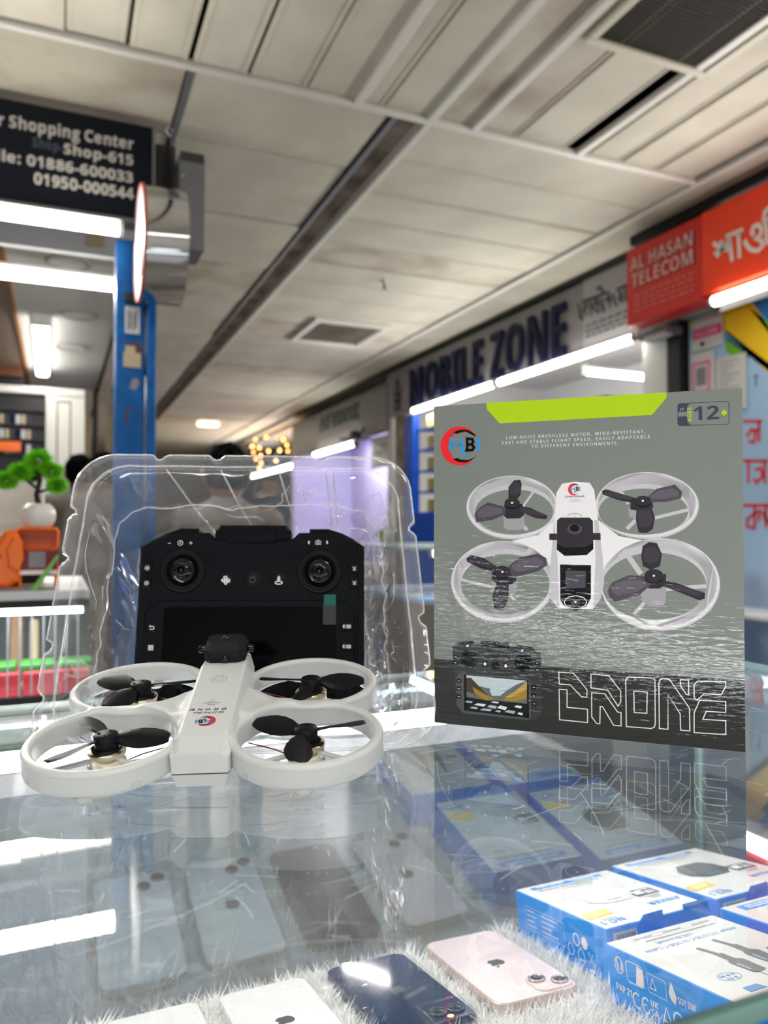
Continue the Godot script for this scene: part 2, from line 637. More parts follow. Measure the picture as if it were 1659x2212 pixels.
func ceiling() -> void:
	var c := setting("ceiling")
	var H := 2.55
	part("roof_slab", bx(-4.2, 5.6, 2.86, 3.0, -16.0, 2.6), M["void_black"], c)
	# strips over the near aisle, running away from the camera
	var xs := [-4.0, -3.2, -2.4, -1.8, -1.4, -1.05, -0.87, -0.695, -0.52, -0.35, -0.175, 0.003, 0.168, 0.352, 0.533, 0.717, 0.89, 0.985, 1.165, 1.338, 1.50, 1.72]
	for i in xs.size() - 1:
		var stain: bool = xs[i] > 1.0 and xs[i] < 1.45
		var drop := 0.0 if i % 7 != 4 else 0.004
		var gap := 0.0015 if i != 12 and i != 13 else 0.008
		ceiling_strip(c, xs[i] + gap, xs[i + 1] - gap, -2.325, 2.4, H + drop, "ceiling_stained" if stain else "ceiling_cream", true)
	for q in [[1.815, 1.975], [1.975, 2.15], [2.15, 2.345]]:
		ceiling_strip(c, q[0] + 0.005, q[1] - 0.005, -2.325, 2.4, H, "ceiling_cream", true)
	for x in [0.895, 1.165, 1.335, 1.785]:
		part("ceiling_rail", bx(x - 0.016, x + 0.016, H - 0.012, H + 0.01, -2.335, 2.4, 0.003), M["rail_white"], c)
	part("ceiling_rail", bx(-4.0, 2.38, H - 0.014, H + 0.012, -2.358, -2.33, 0.004), M["rail_white"], c)
	part("ceiling_rail", bx(2.365, 2.395, H - 0.018, H + 0.03, -15.8, 2.4, 0.004), M["rail_white"], c)
	part("ceiling_rail", bx(1.155, 1.182, H - 0.012, H + 0.05, -15.8, -2.36, 0.004), M["rail_white"], c)
	# trough beside the rail
	part("ceiling_trough", bx(1.06, 1.155, H + 0.03, H + 0.06, -15.8, -2.36), M["ceiling_rust"], c)
	part("ceiling_trough", bx(1.04, 1.06, H - 0.004, H + 0.06, -15.8, -2.36), M["grey_metal"], c)
	# wide tiles on the left
	var zs := [-2.362, -2.80, -3.43, -4.06, -4.7, -5.6, -6.6, -7.8, -9.2, -11.0, -13.2, -15.8]
	var cols := [-4.0, -2.4, -1.2, -0.42, 0.355, 1.035]
	for i in zs.size() - 1:
		for j in cols.size() - 1:
			ceiling_strip(c, cols[j] + 0.008, cols[j + 1] - 0.008, zs[i + 1] + 0.007, zs[i] - 0.007, H + 0.003 * ((i + j) % 3), "ceiling_stained" if (i + j) % 4 == 3 else "ceiling_cream", false)
	part("ceiling_bar", bx(0.352, 0.378, H - 0.002, H + 0.03, -3.43, -2.36, 0.002), M["grey_metal"], c)
	# strips on the right, across the hall
	var z := -2.362
	var k := 0
	while z > -15.5:
		var dz := 0.298 if z > -9.0 else 0.6
		ceiling_strip(c, 1.186, 2.362, z - dz + 0.004, z - 0.004, H + (0.003 if k % 3 == 1 else 0.0), "ceiling_stained" if k % 5 == 4 else "ceiling_cream", true)
		z -= dz
		k += 1
	# soffit over the shop fronts
	part("soffit", bx(2.395, 3.0, H + 0.012, H + 0.04, -15.8, 2.4), M["ceiling_cream"], c)
	part("soffit_gap_dark", bx(2.675, 2.73, H - 0.016, H + 0.012, -15.8, -2.95), M["black_paint"], c)  # black strips painted in for the dark gap between soffit and signs
	part("soffit_gap_dark", bx(2.56, 2.62, H - 0.03, H + 0.012, -2.95, 2.4), M["black_paint"], c)
	part("shop_ceiling", bx(2.9, 5.4, 2.5, 2.56, -15.8, 2.4), M["wall_white"], c)
	# return-air grille by the near strips
	var g := thing("air_grille", "large dark mesh return-air grille in a cream frame in the ceiling", "air vent", at(1.60, H - 0.008, -1.50))
	var X0 := -0.225
	var X1 := 0.235
	var Z0 := -0.275
	var Z1 := 0.62
	part("frame_bar", box(S(), at((X0 + X1) * 0.5, 0, Z0 + 0.014), V(X1 - X0, 0.016, 0.028), 0.003), M["grid_cream"], g)
	part("frame_bar", box(S(), at((X0 + X1) * 0.5, 0, Z1 - 0.014), V(X1 - X0, 0.016, 0.028), 0.003), M["grid_cream"], g)
	part("frame_bar", box(S(), at(X0 + 0.014, 0, (Z0 + Z1) * 0.5), V(0.028, 0.016, Z1 - Z0 - 0.056), 0.003), M["grid_cream"], g)
	part("frame_bar", box(S(), at(X1 - 0.014, 0, (Z0 + Z1) * 0.5), V(0.028, 0.016, Z1 - Z0 - 0.056), 0.003), M["grid_cream"], g)
	part("backing", box(S(), at((X0 + X1) * 0.5, 0.05, (Z0 + Z1) * 0.5), V(X1 - X0, 0.01, Z1 - Z0)), M["black_paint"], g)
	var gm := S()
	for i in 32:
		var x := lerpf(X0 + 0.03, X1 - 0.03, i / 31.0)
		box(gm, at(x, 0.008, (Z0 + Z1) * 0.5), V(0.003, 0.012, Z1 - Z0 - 0.056))
	for i in 60:
		var zz := lerpf(Z0 + 0.03, Z1 - 0.03, i / 59.0)
		box(gm, at((X0 + X1) * 0.5, 0.008, zz), V(X1 - X0 - 0.056, 0.012, 0.003))
	part("grille_mesh", gm, M["grille_dark"], g).set_meta("kind", "stuff")
	# air diffuser further off
	var d := thing("air_diffuser", "white square louvred air diffuser in the ceiling of the hall", "air vent", at(1.84, H - 0.01, -5.18))
	for s in [-1.0, 1.0]:
		part("frame_bar", box(S(), at(0, 0, s * 0.30), V(0.56, 0.025, 0.05), 0.006), M["rail_white"], d)
		part("frame_bar", box(S(), at(s * 0.255, 0, 0), V(0.05, 0.025, 0.55), 0.006), M["rail_white"], d)
	for i in 9:
		part("louvre", box(S(), Transform3D(Basis(Vector3.BACK, 0.7), V(lerpf(-0.2, 0.2, i / 8.0), 0.006, 0)), V(0.036, 0.002, 0.54)), M["rail_white"], d)
	part("backing", box(S(), at(0, 0.02, 0), V(0.5, 0.006, 0.56)), M["black_paint"], d)
	# small things on the ceiling
	var sp := thing("sprinkler_head", "small dark sprinkler head under the ceiling strips", "sprinkler", at(1.695, H, -3.99))
	part("collar", cyl(S(Color.WHITE, 0), at(0, -0.012, 0), 0.014, 0.0, 0.012, 14), M["rail_white"], sp)
	part("head", lathe(S(Color.WHITE, 0), at(0, -0.05, 0), [Vector2(0, 0), Vector2(0.012, 0.002), Vector2(0.006, 0.018), Vector2(0.007, 0.038), Vector2(0, 0.038)], 12), M["rust_paint"], sp)
	var cl := thing("ceiling_lamp", "small glowing round-ended lamp low on the far ceiling", "lamp", at(1.81, H - 0.02, -10.28))
	part("diffuser", slab(S(), rrect(-0.14, -0.1, 0.14, 0.1, 0.09), xf(V(1, 0, 0), V(0, 0, 1), V(0, 0, 0)), 0.03, 0.01), M["round_glow"], cl)
	lamp_light(cl, V(0, -0.035, 0), V(1, 0, 0), V(0, -1, 0), 0.26, 0.18, 2.2, Color(1, 0.96, 0.85))

func ceiling_strip(c: Node, x0: float, x1: float, z0: float, z1: float, y: float, m: String, ribs: bool) -> void:
	var st := bx(x0, x1, y, y + 0.016, z0, z1, 0.003)
	if ribs:
		if z1 - z0 > x1 - x0:
			box(st, at(x0 + 0.010, y - 0.001, (z0 + z1) * 0.5), V(0.008, 0.004, z1 - z0 - 0.01))
			box(st, at(x1 - 0.010, y - 0.001, (z0 + z1) * 0.5), V(0.008, 0.004, z1 - z0 - 0.01))
		else:
			box(st, at((x0 + x1) * 0.5, y - 0.001, z0 + 0.01), V(x1 - x0 - 0.01, 0.004, 0.008))
	part("ceiling_panel", st, M[m], c)

# ------------------------------------------------------------------ shops along the right of the hall (fronts face -x)
func facing_left(x: float) -> Transform3D:
	return Transform3D(Basis(V(0, 0, 1), V(0, 1, 0), V(-1, 0, 0)), V(x, 0, 0))

func strokes(st: SurfaceTool, list: Array, w: float, X: Transform3D) -> SurfaceTool:
	for a in list:
		stroke(st, pv(a), w, X)
	return st

func right_shops() -> void:
	var F := facing_left(2.69)
	# MOBILE ZONE fascia
	var s := thing("shop_sign", "long grey fascia sign with navy capital letters over the lit shop", "sign", at(0, 0, 0))
	part("panel", bx(2.70, 2.78, 2.13, 2.525, -6.27, -3.50, 0.004), M["sign_grey"], s)
	part("panel", bx(2.698, 2.78, 2.13, 2.53, -3.497, -2.60, 0.004), M["sign_white"], s)
	part("lettering", text(S(), "MOBILE ZONE", F * at(-5.76, 2.145, 0), 0.305, 2.13, "sansbold", -1, 0.02), M["letter_blue"], s)
	var lg := S()
	strokes(lg, [[-6.10, 2.33, -6.05, 2.42, -6.0, 2.33], [-6.12, 2.31, -5.97, 2.30], [-6.09, 2.29, -6.09, 2.18], [-6.01, 2.29, -6.01, 2.18], [-6.11, 2.24, -5.98, 2.24]], 0.028, F)
	text(lg, "ABC", F * at(-6.11, 2.15, 0), 0.045, 0.13, "sansbold")
	part("emblem", lg, M["letter_blue"], s)
	var bn := strokes(S(), [[-3.492, 2.409, -3.263, 2.4], [-3.531, 2.411, -3.518, 2.359, -3.487, 2.307, -3.518, 2.335], [-3.473, 2.404, -3.455, 2.375, -3.486, 2.359, -3.449, 2.317, -3.455, 2.39], [-3.424, 2.402, -3.412, 2.308], [-3.406, 2.361, -3.369, 2.367, -3.387, 2.396], [-3.406, 2.361, -3.364, 2.319], [-3.357, 2.399, -3.348, 2.303], [-3.339, 2.367, -3.316, 2.372, -3.328, 2.348, -3.304, 2.334, -3.322, 2.32, -3.293, 2.304], [-3.368, 2.441, -3.339, 2.448, -3.309, 2.409], [-3.298, 2.356, -3.281, 2.374, -3.264, 2.346, -3.246, 2.372], [-3.263, 2.388, -3.256, 2.306], [-3.206, 2.395, -3.119, 2.395], [-3.227, 2.382, -3.223, 2.335, -3.196, 2.305], [-3.19, 2.386, -3.168, 2.357, -3.19, 2.345, -3.163, 2.319, -3.154, 2.35], [-3.138, 2.394, -3.13, 2.31]], 0.013, F)
	for r in 3:
		var zz := -3.46
		while zz < -2.95:
			var l := rng.randf_range(0.02, 0.06)
			stroke(bn, pv([zz, 2.262 - r * 0.03, minf(zz + l, -2.94), 2.262 - r * 0.03]), 0.010, F)
			zz += l + 0.014
	part("lettering", bn, M["letter_black"], s)
	tube_lamp(V(2.66, 2.098, -5.66), V(2.66, 2.098, -4.375), 0.02, V(-1, -0.35, 0), 1.35, "far fluorescent tube under the grey fascia with navy letters", "tubes under the shop fascias")
	tube_lamp(V(2.66, 2.098, -4.33), V(2.66, 2.098, -3.03), 0.02, V(-1, -0.35, 0), 1.35, "near fluorescent tube under the grey fascia with navy letters", "tubes under the shop fascias")
	# interior of that shop, lit by the same tubes and one of its own
	for z in [-5.0, -3.68]:
		lamp_light(s, V(2.70, 2.062, z), V(0, 0, 1), V(1, 0.05, 0), 1.2, 0.03, 1.0, Color(1.0, 0.985, 0.96))
	tube_lamp(V(3.25, 2.193, -4.2), V(3.933, 2.193, -4.2), 0.02, V(0, -1, 0), 4.5, "fluorescent tube inside the lit shop behind the fascia", "tubes inside the right shops")
	var hg := get_child(get_child_count() - 1)
	for x in [-0.28, 0.28]:
		part("hanger", tube(S(), [V(x, 0.03, 0), V(x, 0.308, 0)], 0.004, 6), M["steel"], hg)
	part("wall_shop", bx(4.4, 4.5, 0.0, 2.5, -6.3, -3.0), M["wall_white"], self).set_meta("kind", "structure")
	part("wall_shop_side", bx(2.75, 4.4, 0.0, 2.5, -6.4, -6.3), M["wall_white"], self).set_meta("kind", "structure")
	var ca := thing("wall_cabinet", "white wall cabinet with shelves inside the lit shop", "cabinet", at(0, 0, 0))
	part("back", bx(4.34, 4.39, 0.0, 2.1, -6.2, -3.2), M["cabinet_white"], ca)
	for k in 6:
		part("shelf", bx(4.1, 4.34, 0.5 + k * 0.3, 0.52 + k * 0.3, -6.2, -3.2), M["cabinet_white"], ca)
	for k in 26:
		var zc := -6.1 + (k % 13) * 0.22
		var yb := 1.72 if k < 13 else 2.02
		var hh := rng.randf_range(0.12, 0.22)
		single("shelf_carton", bx(4.14, 4.28, yb, yb + hh, zc, zc + 0.14, 0.004), M[["sticker_white", "sign_grey", "letter_blue", "sticker_tan", "cabinet_white"][k % 5]], "%s carton from the left on the %s white shelf inside the lit shop" % [ordinal(k % 13), "lower" if k < 13 else "upper"], "carton", "cartons on the lit shop's shelves")
	# pilaster and dark edge between the two shops
	part("trim_1", bx(2.72, 2.90, 0.0, 2.13, -3.05, -2.86, 0.006), M["wall_white"], self).set_meta("kind", "structure")
	part("trim_2", bx(2.70, 2.90, 0.0, 2.13, -2.86, -2.775, 0.004), M["black_paint"], self).set_meta("kind", "structure")
	var ba := thing("cable_box", "dark bracket box under the grey fascia beside the red sign", "bracket", at(2.66, 2.075, -2.86))
	part("body", box(S(), Transform3D(), V(0.10, 0.035, 0.2), 0.006), M["grey_metal"], ba)
	part("clip", box(S(), at(-0.03, -0.02, 0.02), V(0.05, 0.02, 0.14), 0.004), M["sticker_white"], ba)
	# red and orange sign box
	var F2 := facing_left(2.498)
	var rsn := thing("shop_sign", "red and orange light-box sign with white Bengali letters, nearest on the right", "sign", at(0, 0, 0))
	part("red_panel", bx(2.50, 2.60, 2.105, 2.47, -2.905, -2.442, 0.003), M["sign_red"], rsn)
	part("orange_panel", bx(2.50, 2.60, 2.125, 2.475, -2.44, -0.9, 0.003), M["sign_orange"], rsn)
	var sh := text(S(), "AL HASAN", F2 * at(-2.87, 2.352, 0.001), 0.066, 0.395, "sansbold")
	text(sh, "TELECOM", F2 * at(-2.86, 2.272, 0.001), 0.068, 0.385, "sansbold")
	part("letter_shadow", sh, M["rust_paint"], rsn)
	var le := text(S(), "AL HASAN", F2 * at(-2.873, 2.357, 0.003), 0.062, 0.39, "sansbold")
	text(le, "TELECOM", F2 * at(-2.863, 2.277, 0.003), 0.064, 0.38, "sansbold")
	part("lettering", le, M["letter_pink"], rsn)
	var fine := S()
	for r in 4:
		var zz := -2.85
		while zz < -2.5:
			var l := rng.randf_range(0.02, 0.05)
			stroke(fine, pv([zz, 2.235 - r * 0.024, minf(zz + l, -2.48), 2.235 - r * 0.024]), 0.008, F2 * at(0, 0, 0.002))
			zz += l + 0.012
	part("small_print", fine, M["letter_dim"], rsn)
	var bg := strokes(S(), [[-2.369, 2.327, -2.357, 2.311, -2.335, 2.298, -2.326, 2.307, -2.333, 2.322], [-2.326, 2.307, -2.311, 2.288, -2.329, 2.281, -2.347, 2.266, -2.357, 2.278, -2.342, 2.284, -2.317, 2.281, -2.296, 2.275, -2.292, 2.292, -2.3, 2.312], [-2.306, 2.328, -2.219, 2.327], [-2.288, 2.326, -2.275, 2.218], [-2.243, 2.325, -2.238, 2.218], [-2.17, 2.284, -2.178, 2.302, -2.171, 2.32, -2.149, 2.321, -2.133, 2.298, -2.138, 2.276, -2.162, 2.27, -2.134, 2.253, -2.13, 2.23, -2.15, 2.219, -2.182, 2.233, -2.203, 2.258, -2.213, 2.282], [-2.129, 2.323, -2.083, 2.325], [-2.113, 2.321, -2.11, 2.229], [-2.123, 2.331, -2.117, 2.359, -2.093, 2.37, -2.067, 2.356]], 0.017, F2 * at(0, 0, 0.003))
	part("lettering", bg, M["letter_white"], rsn)
	tube_lamp(V(2.50, 2.082, -2.385), V(2.50, 2.082, -1.25), 0.02, V(-1, -0.35, 0), 1.4, "fluorescent tube under the red and orange sign", "tubes under the shop fascias")
	# poster wall
	part("wall_poster", bx(2.78, 2.88, 0.0, 2.13, -2.775, -0.9), M["wall_white"], self).set_meta("kind", "structure")
	var pw := thing("wall_poster_print", "large pale blue poster with yellow, green and blue bands and red Bengali letters", "poster", at(0, 0, 0))
	var FP := facing_left(2.748)
	part("sheet", bx(2.75, 2.765, 0.55, 2.12, -2.765, -1.2), tintc("poster_blue", rgb8(170, 206, 240)), pw)
	var pr := S()
	var art := [[rgb8(250, 206, 10), [-2.76, 2.115, -2.40, 2.115, -2.2, 1.80, -2.2, 1.72, -2.33, 1.80, -2.545, 2.02, -2.76, 2.09]], [rgb8(26, 128, 206), [-2.40, 2.115, -2.2, 2.115, -2.2, 1.95, -2.33, 2.02]], [rgb8(110, 190, 30), [-2.42, 2.10, -2.33, 2.02, -2.2, 1.94, -2.2, 1.80]], [rgb8(110, 190, 30), [-2.545, 2.0, -2.40, 1.88, -2.47, 1.885, -2.545, 1.93]], [rgb8(90, 160, 220), [-2.545, 2.03, -2.2, 1.73, -2.2, 1.70, -2.545, 1.99]]]
	for a in art:
		pr = part_colour(pr, a[0].srgb_to_linear())
		flat(pr, pv(a[1]), FP)
	part("colour_bands", pr, M["print"], pw)
	part("red_letters", strokes(S(), [[-2.455, 1.606, -2.355, 1.594], [-2.438, 1.535, -2.411, 1.567, -2.39, 1.547, -2.398, 1.508, -2.428, 1.516], [-2.372, 1.596, -2.373, 1.506], [-2.398, 1.557, -2.372, 1.563], [-2.46, 1.433, -2.327, 1.423], [-2.429, 1.431, -2.43, 1.333], [-2.397, 1.389, -2.366, 1.395, -2.356, 1.359, -2.388, 1.333, -2.4, 1.353], [-2.345, 1.424, -2.346, 1.328], [-2.46, 1.238, -2.3, 1.235], [-2.399, 1.237, -2.4, 1.137], [-2.4, 1.203, -2.437, 1.177, -2.438, 1.146, -2.4, 1.137], [-2.4, 1.203, -2.373, 1.211, -2.379, 1.168], [-2.342, 1.235, -2.343, 1.141], [-2.358, 1.211, -2.343, 1.176, -2.323, 1.159]], 0.0125, FP * at(0, 0, 0.001)), tintc("poster_red", rgb8(236, 24, 30)), pw)
	var tl := text(S(), "T", FP * at(-2.40, 1.745, 0.001), 0.05, 0.03, "sans")
	part("small_letter", tl, tintc("poster_ink", rgb8(60, 90, 130)), pw)
	var w1 := thing("notice_sheet", "white notice with a magenta WELCOME banner pinned on the poster wall", "notice", at(0, 0, 0))
	part("sheet", bx(2.738, 2.744, 1.965, 2.105, -2.735, -2.555), M["carton_white"], w1)
	part("banner", bx(2.735, 2.738, 2.02, 2.066, -2.725, -2.56), tintc("magenta", rgb8(226, 16, 130)), w1)
	part("lettering", text(S(), "WELCOME", facing_left(2.7345) * at(-2.712, 2.032, 0), 0.022, 0.135, "mono"), M["letter_white"], w1)
	part("emblem", flat(S(), circ(Vector2(-2.67, 1.992), 0.014, 0.012), facing_left(2.737)), M["letter_blue"], w1)
	var w2 := thing("notice_sheet", "white notice with a pink frame below the WELCOME notice", "notice", at(0, 0, 0))
	part("sheet", bx(2.738, 2.744, 1.74, 1.955, -2.745, -2.60), M["carton_white"], w2)
	part("pink_frame", stroke(S(), pv([-2.728, 1.77, -2.632, 1.77, -2.632, 1.905, -2.728, 1.905]), 0.012, facing_left(2.737), true), tintc("pink", rgb8(240, 60, 160)), w2)
	part("grey_block", flat(S(), pv([-2.71, 1.80, -2.65, 1.80, -2.65, 1.885, -2.71, 1.885]), facing_left(2.7372)), M["sign_grey"], w2)
	var w3 := thing("notice_sheet", "plain white printed sheet beside the pink framed notice", "notice", at(0, 0, 0))
	part("sheet", bx(2.738, 2.744, 1.66, 1.905, -2.592, -2.43), M["carton_white"], w3)
	var ln := S()
	for r in 10:
		stroke(ln, pv([-2.57, 1.88 - r * 0.02, -2.46 - 0.03 * (r % 3), 1.88 - r * 0.02]), 0.004, facing_left(2.737))
	part("print_lines", ln, M["sign_grey"], w3)
	# goods below the poster
	part("wall_ledge", bx(2.35, 2.75, 0.50, 0.56, -2.75, -1.2, 0.004), M["shelf_white"], self).set_meta("kind", "structure")
	for k in 6:
		var cols := [rgb8(240, 70, 30), rgb8(30, 34, 44), rgb8(226, 40, 130), rgb8(60, 130, 210), rgb8(200, 30, 60), rgb8(240, 240, 240)]
		var g := thing("phone_case", "%s phone case propped on the ledge below the poster" % ["orange", "black", "pink", "blue", "crimson", "white"][k], "phone case", at(2.66 - 0.10 * (k % 3), 0.56 if k > 2 else 0.80, -2.46 + 0.055 * (k % 3)), "phone cases below the poster")
		part("back_shell", slab(S(), rrect(-0.045, 0, 0.045, 0.17, 0.012), Transform3D(Basis(V(0, 0, 1), V(0, 1, 0), V(-1, 0, 0)), Vector3.ZERO), 0.012, 0.002), tintc("case_%d" % k, cols[k]), g)
		part("camera_cutout", slab(S(), rrect(-0.035, 0.12, 0.0, 0.16, 0.008), Transform3D(Basis(V(0, 0, 1), V(0, 1, 0), V(-1, 0, 0)), V(-0.012, 0, 0)), 0.002), M["black_gloss"], g)
	part("wall_rail", bx(2.5, 2.75, 0.78, 0.80, -2.75, -1.2, 0.003), M["shelf_white"], self).set_meta("kind", "structure")
	# further shops
	var s3 := thing("shop_sign", "grey fascia sign with dark green letters further down the hall", "sign", at(0, 0, 0))
	part("panel", bx(2.72, 2.80, 2.03, 2.45, -9.4, -6.35, 0.004), M["sign_grey"], s3)
	part("lettering", text(S(), "AFIROZ", facing_left(2.715) * at(-8.3, 2.22, 0), 0.17, 1.25, "serifbold", -1, 0.01), M["letter_teal"], s3)
	part("small_print", stroke(S(), pv([-8.3, 2.15, -7.2, 2.15]), 0.03, facing_left(2.715)), M["wall_grey"], s3)
	tube_lamp(V(2.68, 1.975, -8.35), V(2.68, 1.975, -7.05), 0.025, V(-1, -0.35, 0), 1.2, "fluorescent tube under the fascia with dark green letters", "tubes under the shop fascias")
	tube_lamp(V(3.2, 2.28, -8.9), V(3.2, 2.28, -7.2), 0.02, V(0, -1, 0), 3.5, "unseen tube added inside the lilac shop to brighten it", "tubes inside the right shops")  # added lamp, out of sight, brightening the lilac wall
	part("wall_lilac_lit", bx(3.6, 3.7, 0.0, 2.4, -9.6, -6.4), M["wall_lilac_lit"], self).set_meta("kind", "structure")
	part("wall_lilac_ceiling", bx(2.8, 3.7, 2.31, 2.36, -9.6, -6.4), M["wall_white"], self).set_meta("kind", "structure")
	part("wall_lilac_side", bx(2.8, 3.6, 0.0, 2.4, -9.7, -9.6), M["wall_lilac_lit"], self).set_meta("kind", "structure")
	var bnr := thing("banner_sheet", "white banner with large grey numerals hanging in the lilac shop", "banner", at(0, 0, 0))
	part("sheet", bx(2.83, 2.84, 1.72, 2.02, -7.0, -6.25), M["carton_white"], bnr)
	part("numerals", text(S(), "6216", facing_left(2.828) * at(-6.9, 1.84, 0), 0.11, 0.42, "sansbold"), M["sign_grey"], bnr)
	part("stripe", bx(2.826, 2.83, 1.72, 1.74, -7.0, -6.25), M["blue_panel"], bnr)
	var ho := thing("wall_fan", "dark fan bracket hanging beside the banner", "fan", at(2.6, 1.98, -6.85))
	part("arm", tube(S(Color.WHITE, 0), [V(0.1, 0.12, 0), V(0.02, 0.03, 0.02), V(0, -0.08, 0.05)], 0.014, 8), M["wall_dark"], ho)
	part("motor", lathe(S(Color.WHITE, 0), at(0, 0.05, 0.02), [Vector2(0, -0.05), Vector2(0.05, -0.04), Vector2(0.06, 0.02), Vector2(0, 0.05)], 14), M["wall_dark"], ho)
	for k in 3:
		part("blade", box(S(), Transform3D(Basis(Vector3.UP, k * TAU / 3) * Basis(Vector3.RIGHT, 0.3), V(0, 0.02, 0)) * at(0.10, 0, 0), V(0.16, 0.006, 0.06), 0.002), M["wall_dark"], ho)
	# dark mesh post and blue shelf unit
	part("trim_3", bx(2.66, 2.72, 0.0, 2.1, -6.02, -5.86, 0.004), M["ceiling_rust"], self).set_meta("kind", "structure")
	var bs := thing("shelf_unit", "bright blue shelf unit beside the dark post", "shelf", at(0, 0, 0))
	part("side_panel", bx(2.66, 2.72, 0.55, 2.07, -5.82, -5.66, 0.004), M["blue_panel"], bs)
	part("back_panel", bx(3.0, 3.04, 0.55, 2.06, -5.66, -4.9), M["blue_panel"], bs)
	part("base_panel", bx(2.66, 3.0, 0.55, 1.25, -5.66, -4.9), M["blue_panel"], bs)
	for k in 5:
		part("shelf", bx(2.70, 3.0, 1.25 + 0.17 * k, 1.265 + 0.17 * k, -5.66, -4.9), M["blue_panel"], bs)
	for k in 10:
		single("shelf_carton", bx(2.74, 2.85, 1.268 + 0.17 * (k % 5), 1.37 + 0.17 * (k % 5), -5.56 + 0.16 * int(k / 5.0), -5.44 + 0.16 * int(k / 5.0), 0.003), tintc("carton_yellow", rgb8(206, 192, 96)), "%s yellow carton on the %s shelf of the blue shelf unit" % ["far" if k < 5 else "near", ["lowest", "second", "third", "fourth", "top"][k % 5]], "carton", "cartons on the blue shelves")
	# glass counter on the right of the hall, seen beside the carton
	var rc := thing("glass_counter", "grey glass-topped counter standing across the hall beside the carton", "counter", at(0, 0, 0))
	part("body", bx(1.33, 2.3, 0.0, 0.835, -3.6, -2.78, 0.004), M["cabinet_grey"], rc)
	part("glass_front", bx(1.33, 2.3, 0.84, 1.05, -2.792, -2.784), M["clear_glass"], rc)
	part("glass_side", bx(1.332, 1.34, 0.84, 1.05, -3.6, -2.79), M["clear_glass"], rc)
	part("top", bx(1.32, 2.31, 1.05, 1.062, -3.61, -2.775, 0.002), M["glass_edge_pale"], rc)
	part("floor_panel", bx(1.345, 2.29, 0.836, 0.845, -3.59, -2.80), tintc("case_blue", rgb8(120, 158, 205)), rc)
	tube_lamp(V(1.42, 1.030, -2.86), V(2.2, 1.030, -2.86), 0.01, V(0, -1, 0.2), 0.15, "thin tube lamp inside the grey glass counter", "tubes in the counters")
	for k in 5:
		single("display_phone", slab(S(), rrect(-0.035, -0.07, 0.035, 0.07, 0.01), xf(V(1, 0, 0), V(0, 0, -1), V(1.42 + 0.11 * k, 0.846, -3.05)), 0.008, 0.001), M[["phone_white", "phone_pink", "phone_navy"][k % 3]], "%s phone from the left in the grey glass counter across the hall" % ordinal(k), "phone", "phones in the far counter")
	# warm string lights at the far end
	var sl := thing("string_lights", "string of warm yellow bulbs hanging at the far end of the hall", "string lights", at(0, 0, 0))
	var pts := [V(2.403, 2.243, -10.256), V(2.561, 2.220, -10.841), V(2.725, 2.475, -11.418), V(2.521, 2.100, -10.534), V(2.706, 2.318, -11.103), V(2.492, 1.947, -10.224), V(2.653, 2.173, -10.803), V(2.805, 2.124, -11.391), V(2.650, 2.404, -10.473), V(2.803, 1.962, -11.070), V(2.607, 2.180, -10.171), V(2.856, 2.106, -10.718), V(3.035, 2.511, -11.285), V(2.825, 2.223, -10.403), V(2.993, 2.639, -10.974), V(2.791, 2.337, -10.089), V(3.002, 2.326, -10.652), V(3.179, 2.300, -11.229)]
	pts.sort_custom(func(p, q): return p.x < q.x)
	part("wire", tube(S(Color.WHITE, 0), pts, 0.004, 5), M["black_paint"], sl)
	for p in pts:
		part("bulb", lathe(S(Color.WHITE, 0), at(p.x, p.y, p.z), [Vector2(0, -0.025), Vector2(0.018, -0.012), Vector2(0.022, 0.006), Vector2(0.012, 0.025), Vector2(0, 0.03)], 10), M["bulb_glow"], sl)
	var lo := OmniLight3D.new()
	lo.name = "bulb_light"
	lo.position = V(2.75, 1.75, -10.9)
	lo.light_energy = 0.5
	lo.light_color = Color(1.0, 0.7, 0.3)
	lo.omni_range = 12.0
	lo.omni_attenuation = 2.0
	lo.light_size = 0.2
	lo.shadow_enabled = true
	sl.add_child(lo, true)
	part("wall_teal", bx(3.35, 3.45, 0.0, 2.45, -15.8, -9.7), tintc("teal_wall", rgb8(24, 70, 92)), self).set_meta("kind", "structure")
	tube_lamp(V(2.95, 2.0, -12.6), V(2.95, 2.0, -9.9), 0.03, V(-1, -0.1, 0.3), 3.5, "fluorescent tube at the far end of the right shops", "tubes under the shop fascias")
	var bp := thing("bush_plant", "small blurred green plant standing in the lilac shop", "plant", at(3.0, 1.06, -6.9))
	part("foliage", needles(420, 0.16, 0.11, 0.07, 0.006, 31), tintc("leaf_olive", rgb8(150, 180, 60)), bp)
	part("pot", lathe(S(Color.WHITE, 0), at(0, -0.26, 0), [Vector2(0, 0), Vector2(0.07, 0), Vector2(0.1, 0.17), Vector2(0, 0.17)], 16), M["pot_white"], bp)
	var wc := thing("low_cabinet", "tall white cabinet under the plant in the lilac shop", "cabinet", at(0, 0, 0))
	part("body", bx(2.8, 3.3, 0.0, 0.78, -7.3, -6.5, 0.006), M["cabinet_white"], wc)
	part("door", bx(2.786, 2.80, 0.05, 0.74, -7.25, -6.92, 0.003), M["cabinet_white"], wc)
	part("door", bx(2.786, 2.80, 0.05, 0.74, -6.88, -6.55, 0.003), M["cabinet_white"], wc)

func ordinal(i: int) -> String:
	return ["first", "second", "third", "fourth", "fifth", "sixth", "seventh", "eighth", "ninth", "tenth", "eleventh", "twelfth", "thirteenth"][i]

func tintc(called: String, c: Color) -> StandardMaterial3D:
	return M[called] if M.has(called) else mat(called, c, 0.45)

func part_colour(st: SurfaceTool, c: Color) -> SurfaceTool:
	st.set_color(c)
	return st

